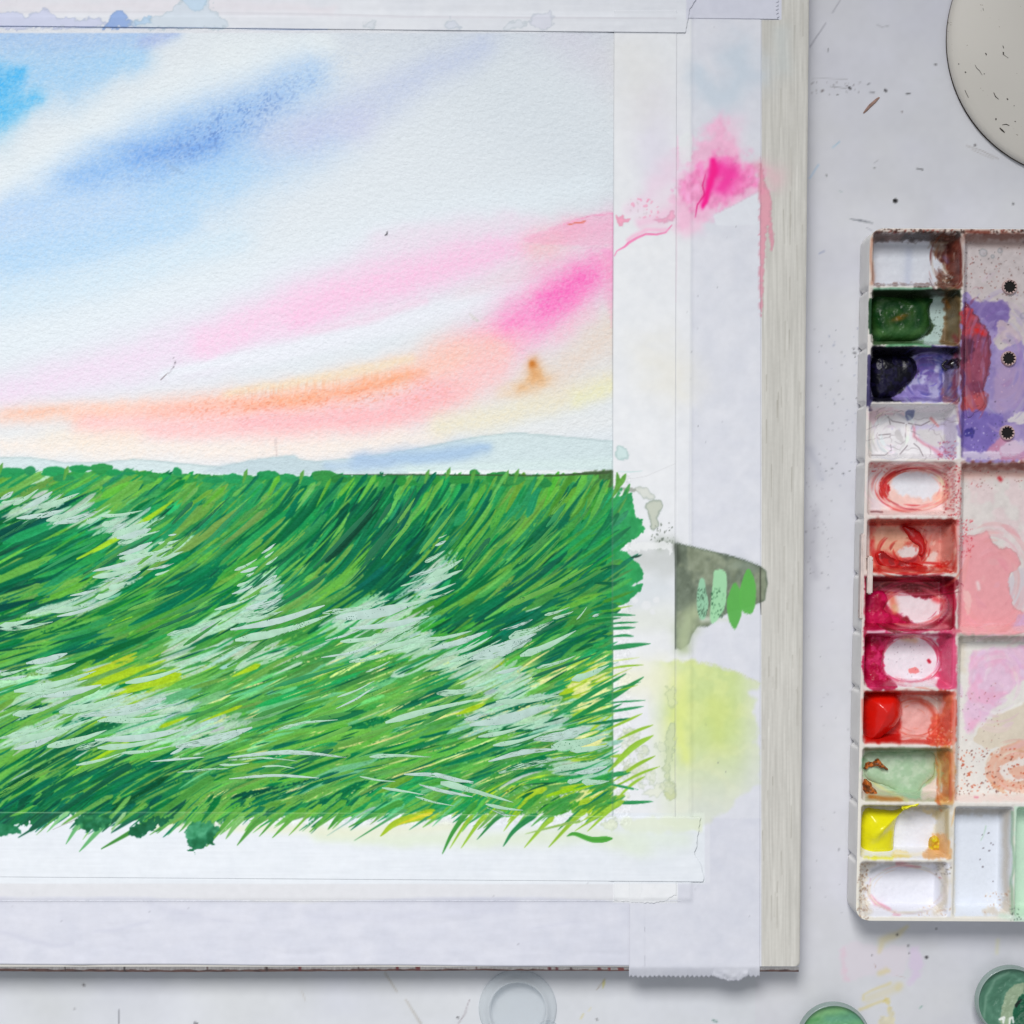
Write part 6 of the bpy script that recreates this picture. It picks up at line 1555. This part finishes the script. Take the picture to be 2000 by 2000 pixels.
for pts, w, col, a in [([(545, 0), (488, 95)], [1], (150, 150, 160), .7), ([(436, 175), (315, 355)], [1], (140, 140, 150), .75), ([(455, 365), (450, 390)], [1], (120, 120, 125), .7), ([(330, 593), (420, 590), (600, 598)], [.8], (170, 170, 175), .7), ([(470, 652), (590, 665)], [1], (150, 150, 155), .7),
                       ([(612, 660), (622, 668)], [2], (30, 28, 30), .95), ([(882, 680), (890, 686)], [2], (30, 28, 30), .95), ([(402, 690), (415, 682)], [1.4], (70, 60, 60), .9), ([(1045, 710), (1070, 706)], [1.3], (50, 50, 50), .9), ([(820, 185), (860, 205), (910, 195)], [.8], (150, 150, 155), .7), ([(750, 640), (765, 630)], [1], (90, 90, 95), .8), ([(770, 695), (800, 698)], [1], (90, 90, 95), .8),
                       ([(490, 1112), (540, 1070)], [1.6], (170, 196, 214), .8), ([(315, 1345), (380, 1245)], [2], (176, 200, 222), .7), ([(800, 1230), (830, 1210)], [1], (165, 165, 170), .6), ([(1125, 1273), (1170, 1282)], [1.2], (70, 70, 72), .8), ([(1260, 486), (1268, 488)], [1.6], (50, 48, 48), .9), ([(1560, 1094), (1568, 1096)], [1.5], (60, 56, 56), .9), ([(1848, 1538), (1852, 1540)], [1.6], (30, 30, 30), .9),
                       ([(620, 1652), (700, 1664), (790, 1684)], [.8, 1.8, .8], (110, 114, 122), .9), ([(740, 1715), (785, 1740)], [.8], (150, 150, 160), .7), ([(870, 1725), (890, 1724)], [1], (90, 90, 95), .8), ([(385, 1915), (425, 1895)], [1.6], (160, 166, 190), .8), ([(800, 1268), (806, 1266)], [1.3], (90, 90, 90), .8), ([(440, 1322), (446, 1326)], [1.3], (90, 90, 90), .8), ([(520, 715), (526, 717)], [1.3], (90, 90, 90), .8), ([(1010, 845), (1016, 846)], [1.3], (110, 100, 100), .8),
                       ([(1500, 1100), (1620, 1140), (1740, 1200)], [.8], (150, 144, 140), .7), ([(1540, 1130), (1700, 1200)], [.7], (160, 152, 148), .6), ([(540, 1440), (560, 1450)], [1], (150, 170, 170), .6)]:
    tm(Q1, pts, w, col, a)
tc_.specks(26, 1582, 160, 1690, 186, [(110, 106, 110)], (.5, 1.2), .7, 31)
q = Q1(960, 1515); tc_.poly([(q[0] + 4.6 * math.cos(a), q[1] + 4.6 * math.sin(a)) for a in np.linspace(0, 6.28, 9)[:-1]], (14, 14, 14), 1, 1, .6, 4)
for n, x0, y0, x1, y1, sd in [(20, 1830, 690, 1870, 700, 32)]: pass
tc_.specks(60, 1590, 640, 1690, 950, [(110, 112, 124), (70, 70, 76), (150, 156, 176)], (.5, 1.5), .75, 33)
tc_.specks(8, 1665, 678, 1682, 700, [(60, 60, 64)], (.5, 1.2), .8, 34)
tc_.band([(1590, 1000), (1590, 1120)], [10, 12], (184, 184, 194), .6, 2, 10); tc_.band([(1585, 880), (1600, 930)], [8, 10], (190, 192, 204), .6, 2, 10)
tc_.specks(70, 1572, 860, 1625, 1160, [(120, 118, 128), (150, 150, 160)], (.4, 1.1), .7, 35); tc_.specks(30, 1575, 1200, 1680, 1800, [(130, 130, 138)], (.4, 1.0), .7, 36)
# pink, lilac and yellow stains near the lower edge
tc_.poly([Q2(*p) for p in [(395, 340), (430, 290), (520, 250), (760, 300), (900, 280), (960, 330), (950, 480), (860, 540), (640, 530), (480, 590), (420, 560), (395, 440)]], (224, 214, 224), .6, 5, 8, 14)
tc_.poly([Q2(*p) for p in [(398, 350), (430, 300), (436, 420), (445, 530), (470, 580), (420, 560), (394, 440)]], (226, 202, 215), .75, 5, 6, 10)
tc_.poly([Q2(*p) for p in [(975, 310), (1010, 285), (1060, 330), (1085, 420), (1060, 540), (1000, 600), (940, 600), (985, 530), (965, 420)]], (218, 203, 226), .85, 5, 6, 10)
for pts, ws, a in [([(960, 130), (880, 190), (740, 240), (720, 330)], [4, 7, 9, 5], .5), ([(720, 520), (780, 495), (800, 500)], [6, 6, 4], .6), ([(560, 830), (660, 790), (800, 730)], [3, 3, 3], .7), ([(590, 750), (590, 700), (660, 660), (820, 600)], [2, 2, 2.5, 3], .6), ([(900, 620), (890, 640)], [7, 7], .5), ([(620, 740), (860, 640)], [10, 10], .35)]:
    tc_.band([Q2(*p) for p in pts], ws, (220, 206, 150), a, 2.4, 4)
tc_.poly([Q2(*p) for p in [(765, 740), (800, 730), (825, 800), (838, 900), (840, 1000), (720, 1000), (740, 890), (790, 870)]], (224, 208, 142), .75, 2, 8, 7, tex=40, col2=(222, 214, 180))
tc_.band([Q2(1715, 240), Q2(1712, 350)], [4, 4], (218, 216, 188), .6, 2, 3)
for x, y, r in [(1115, 385, 3.2), (868, 195, 1.8), (962, 288, 1.6), (1198, 147, 1.6), (660, 367, 1.2), (970, 350, 1.1)]:
    q = Q2(x, y); tc_.poly([(q[0] + r * math.cos(a), q[1] + r * math.sin(a)) for a in np.linspace(0, 6.28, 8)[:-1]], (40, 38, 42), .95, .9, .4, 4)
tm(Q2, [(680, 445), (688, 470)], [.8], (170, 140, 130), .7); tm(Q2, [(860, 540), (930, 555)], [.8], (200, 180, 180), .7); tm(Q2, [(1060, 810), (1075, 795)], [1.6], (150, 180, 170), .8)
# marks under the board
for pts, w, col, a in [([(752, 1900), (776, 1938)], [2, 1.2], (176, 172, 162), .7), ([(793, 1953), (822, 2000)], [2, 2.6], (186, 184, 180), .8), ([(917, 1952), (908, 1980), (895, 2000)], [.6, .9, .8], (150, 140, 146), .85), ([(893, 1987), (894, 1988)], [1.6], (60, 60, 62), .9), ([(162, 1923), (165, 1925)], [1.6], (70, 66, 66), .9), ([(232, 1972), (232, 2000)], [.9], (120, 122, 130), .8), ([(145, 1970), (147, 1971)], [1.2], (90, 90, 90), .8),
                       ([(1180, 1915), (1178, 1928)], [2.2, 1.6], (206, 200, 120), .8), ([(1182, 1912), (1166, 1932)], [1], (170, 158, 140), .7), ([(1134, 1990), (1140, 1980)], [1.6], (206, 196, 140), .7), ([(1150, 1975), (1154, 1968)], [1.4], (214, 206, 170), .6), ([(1165, 1990), (1167, 1992)], [1.3], (90, 90, 90), .8), ([(1392, 1992), (1400, 1996)], [1.6], (90, 130, 120), .85), ([(590, 1936), (596, 1955)], [1.2], (190, 188, 186), .7), ([(380, 1998), (386, 2000)], [2], (80, 80, 86), .8)]:
    tm(I_, pts, w, col, a, tb_)
V_, C_, F_, off = [], [], [], 0
for c_, X0, X1, Y0, Y1 in ((tc_, 1475, 2065, -65, 2065), (tb_, -65, 1475, 1860, 2065)):
    st = 2.5 if c_ is tc_ else 3.0
    U, V = np.meshgrid(np.linspace(X0, X1, int((X1 - X0) / st) + 1), np.linspace(Y0, Y1, int((Y1 - Y0) / st) + 1))
    x, y = W(U, V, 0); V_.append(np.stack([x, y, x * 0], -1).reshape(-1, 3)); C_.append(c_.sample(U, V).reshape(-1, 3)); F_.append(grid_faces(*U.shape, off)); off += U.size
for X0, X1, Y0, Y1 in ((-3500, 5500, -3500, -65), (-3500, 5500, 2065, 5500), (-3500, -65, -65, 2065), (2065, 5500, -65, 2065), (-65, 1475, -65, 1860)):
    U, V = np.meshgrid([X0, X1], [Y0, Y1]); U = U.astype(float); V = V.astype(float)
    x, y = W(U, V, 0); V_.append(np.stack([x, y, x * 0], -1).reshape(-1, 3)); C_.append(np.full((4, 3), 215.)); F_.append(grid_faces(2, 2, off)); off += 4
tag(add_mesh('table', np.concatenate(V_), np.concatenate(F_), M_table, None, np.concatenate(C_)), kind='structure')

# ================================================================ round lid at the upper right
M_lid = plain_mat('lid_plastic', (208, 204, 196), .45, .3, [(500., 3., .06, .0001, ONE)], (30., .03), speck=((150, 140, 128), 1400., 1.06))
M_gap = plain_mat('lid_contact_shade', (58, 48, 38), .8, .1, (), (200., .3)); M_mark = plain_mat('dark_scratch', (66, 60, 54), .7, .2, (), (300., .3))
RL = 273 * S * .985
lx, ly = W(2123, 75, 3 * MM)
lid = tag(empty('round_lid', (lx, ly, 0)), 'large round beige plastic lid with scratches at the upper right corner', 'lid')
dome = lambda r: (2.4 + 5.2 * (1 - (r / RL) ** 2.6)) * MM
pf = [(RL * t, dome(RL * t)) for t in (1e-4, .15, .3, .45, .6, .7, .8, .87, .93, .97)] + [(RL * .99, 2.3 * MM), (RL, 1.5 * MM), (RL * .999, 1.0 * MM), (RL * .99, .7 * MM)]
lathe('cap', pf, lx, ly, M_lid, lid, 160)
lathe('contact_shade_ring', [(RL * .985, 1.0 * MM), (RL * 1.0, .7 * MM), (RL * .998, 0)], lx, ly, M_gap, lid, 160)  # dark ring drawn for the contact shadow under the lid
def mark_on(par, pts, ws, zf, mat, name):
    V = []; F = []; n = len(pts)
    for i, (px, py) in enumerate(pts):
        a = pts[max(0, i - 1)]; b = pts[min(n - 1, i + 1)]; dx, dy = b[0] - a[0], b[1] - a[1]; l = math.hypot(dx, dy) + 1e-9
        for s_ in (-1, 1):
            x, y = W(px - dy / l * ws[i] * s_, py + dx / l * ws[i] * s_, 4 * MM)
            V.append((x, y, zf(x, y) + .05 * MM))
    for i in range(n - 1): F.append((2 * i, 2 * i + 1, 2 * i + 3, 2 * i + 2))
    add_mesh(name, V, F, mat, par)
zl = lambda x, y: dome(min(RL, math.hypot(x - lx, y - ly)))
Q4 = lambda x, y: (1780 + x * .176, y * .176)
for pts, w in [([(702, 722), (720, 760), (750, 790), (780, 840)], 4), ([(810, 600), (820, 625)], 8), ([(990, 530), (1000, 560)], 5), ([(995, 600), (998, 630)], 9), ([(1000, 630), (1050, 670)], 3), ([(600, 790), (612, 802)], 9), ([(530, 698), (540, 704)], 7), ([(797, 824), (803, 832)], 7), ([(605, 990), (645, 1075)], 4), ([(905, 1035), (925, 1080), (960, 1110)], 7), ([(1045, 1105), (1058, 1120)], 8), ([(1120, 1185), (1128, 1188)], 6), ([(940, 1310), (942, 1332)], 9), ([(1138, 1352), (1150, 1356)], 7), ([(1010, 1385), (1050, 1380), (1085, 1395)], 7), ([(985, 1415), (1010, 1440), (1040, 1468)], 12), ([(785, 100), (790, 130)], 3)]:
    mark_on(lid, [Q4(*p) for p in pts], [w * .150 * (.5 if (i in (0, len(pts) - 1) and len(pts) > 2) else .8) for i in range(len(pts))], zl, M_mark, 'scratch')

# ================================================================ brown splinter on the table
M_wood = plain_mat('splinter_wood', (158, 128, 116), .7, .2, [(900., 3., .4, .0002, ONE)], (900., .25))
pth = [(1686.5, 221), (1692, 215), (1700, 206), (1708, 199), (1714, 193), (1718, 190)]; wd = [1.2, 2.6, 3.2, 3.0, 2.4, 1.2]
V = []; F = []
for i, (px, py) in enumerate(pth):
    for k_ in range(6):
        a = math.pi * k_ / 5
        o_ = math.cos(a) * wd[i]; z = .03 * MM + math.sin(a) * wd[i] * S * .9
        x, y = W(px + o_ * .66, py + o_ * .75, z); V.append((x, y, z))
for i in range(5):
    for k_ in range(5): F.append((i * 6 + k_, i * 6 + k_ + 1, i * 6 + 7 + k_, i * 6 + 6 + k_))
tag(add_mesh('wood_splinter', V, F, M_wood), 'tiny brown wood splinter lying on the white table', 'splinter')

# ================================================================ paint cups
M_rim = plain_mat('cup_rim', (150, 168, 164), .25, .5, (), (200., .08), coat=.3)
def cup(px, py, R, label, cvx, h):
    zt = h * MM
    cx, cy = W(px, py, zt); r = R * S * (D - zt) / D
    root = tag(empty('paint_cup', (cx, cy, 0)), label, 'paint cup', 'small round paint cups at the bottom')
    lathe('wall', [(r * .72, 0), (r * .76, .5 * MM), (r * .955, zt - 2.2 * MM), (r * .975, zt - 2.0 * MM)], cx, cy, M_rim, root)
    lathe('rim', [(r * .965, zt - 2.2 * MM), (r * 1.0, zt - 1.9 * MM), (r * 1.0, zt - 1.5 * MM), (r * .975, zt - 1.35 * MM), (r * .965, zt - .6 * MM), (r * .955, zt - .15 * MM), (r * .94, zt), (r * .925, zt - .15 * MM), (r * .915, zt - 1.2 * MM)], cx, cy, M_rim, root)
    rs = np.linspace(.001, .925, 64); an = np.linspace(0, 2 * math.pi, 181)
    Rr, A = np.meshgrid(rs, an, indexing='ij')
    qx = px + Rr * R * np.cos(A); qy = py - Rr * R * np.sin(A)
    Z = zt - 2.4 * MM + 1.3 * MM * (Rr / .925) ** 5 + (fbm(qx / 9, qy / 9, 7, 3) - .5) * .35 * MM
    add_mesh('paint', np.stack([cx + Rr * r * np.cos(A), cy + Rr * r * np.sin(A), Z], -1).reshape(-1, 3), grid_faces(64, 181)[:, ::-1], M_wet, root, cvx.sample(qx, qy).reshape(-1, 3))
c1 = Canvas(1550, 1950, 1710, 2120, 1.2, (112, 176, 124))
r_ = np.hypot(c1.X - 1630, c1.Y - 2032)
c1.C += ((np.sin(r_ / 3.2 + fbm(c1.X / 14, c1.Y / 14, 3) * 6) * 5))[..., None]
c1.band([(1580, 2010), (1610, 1980), (1650, 1972)], [8, 9, 8], (136, 192, 128), .8, 2, 5); c1.band([(1620, 1995), (1680, 1990)], [8, 9], (104, 168, 136), .8, 2, 5); c1.band([(1570, 2010), (1600, 1996)], [5, 5], (86, 160, 96), .7, 2, 5)
cup(1630, 2032, 72, 'paint cup of light green paint cut off by the bottom edge', c1, 8)
c2 = Canvas(1895, 1880, 2060, 2040, 1.2, (84, 134, 110))
r_ = np.hypot(c2.X - 1976, c2.Y - 1957)
c2.C += ((np.sin(r_ / 2.6 + fbm(c2.X / 18, c2.Y / 18, 5) * 5) * 6))[..., None]
c2.band([(1926, 1990), (1930, 1950), (1948, 1918), (1975, 1903)], [3, 3, 3, 3], (120, 164, 140), .8, 2, 3); c2.band([(1945, 1965), (1955, 1935), (1975, 1918)], [7, 8, 7], (66, 116, 92), .7, 2, 4)
c2.poly([(1970, 1945), (1985, 1930), (2005, 1924), (2005, 1950), (1990, 1964), (1978, 2002), (1960, 2005), (1962, 1975)], (160, 180, 148), .95, 1.5, 3, 8, tex=24)
c2.poly([(1995, 1955), (2010, 1945), (2030, 1960), (2030, 2010), (1984, 2010), (1984, 1985)], (10, 92, 62), .97, 1.2, 3, 6, tex=16)
c2.poly([(1988, 1966), (2000, 1956), (1998, 1964), (1990, 1973)], (14, 30, 24), .95, 1, 1, 5)
c2.stroke([(1957, 1996), (1966, 1993), (1964, 2002)], [2, 3, 2], (240, 244, 240), .95); c2.stroke([(1976, 2004), (1978, 1994), (1983, 1992), (1984, 2002)], [1.5, 2, 2, 2], (240, 244, 240), .95)
cup(1976, 1957, 69, 'paint cup of dark green paint with white flecks in the lower right corner', c2, 8)

# ================================================================ clear plastic cap below the board
m, nt, b = new_mat('clear_plastic')
b.inputs['Base Color'].default_value = L4((226, 232, 236)); b.inputs['Roughness'].default_value = .18; b.inputs['Specular IOR Level'].default_value = .5
nz = nt.nodes.new('ShaderNodeTexNoise'); nz.inputs['Scale'].default_value = 300.
mr = nt.nodes.new('ShaderNodeMapRange'); mr.inputs['To Min'].default_value = .24; mr.inputs['To Max'].default_value = .34
tr = nt.nodes.new('ShaderNodeBsdfTransparent'); tr.inputs['Color'].default_value = (.93, .95, .96, 1)
mxs = nt.nodes.new('ShaderNodeMixShader')
nt.links.new(nz.outputs['Fac'], mr.inputs['Value']); nt.links.new(mr.outputs['Result'], mxs.inputs['Fac'])
nt.links.new(tr.outputs[0], mxs.inputs[1]); nt.links.new(b.outputs[0], mxs.inputs[2]); nt.links.new(mxs.outputs[0], nt.nodes['Material Output'].inputs['Surface'])
cx, cy = W(1011, 1968, 0)
r = 76 * S
cap = tag(empty('plastic_cap', (cx, cy, 0)), 'small clear plastic cap lying open on the table below the board', 'bottle cap')
lathe('disc', [(1e-5, .5 * MM), (r * .70, .5 * MM)], cx, cy, m, cap)
lathe('ring', [(r * .70, .5 * MM), (r * .72, 3.2 * MM), (r * .74, 3.8 * MM), (r * .77, 3.6 * MM), (r * .80, 1.6 * MM), (r * .90, 1.2 * MM), (r * .98, 1.0 * MM), (r * 1.0, .6 * MM), (r * .99, .02 * MM)], cx, cy, m, cap)
tx, ty = cx + r * .78, cy - r * .62
lathe('tab', [(1e-5, 1.0 * MM), (r * .26, 1.0 * MM), (r * .30, .6 * MM), (r * .30, .02 * MM)], tx, ty, m, cap, 40)

scene.cycles.use_denoising = True
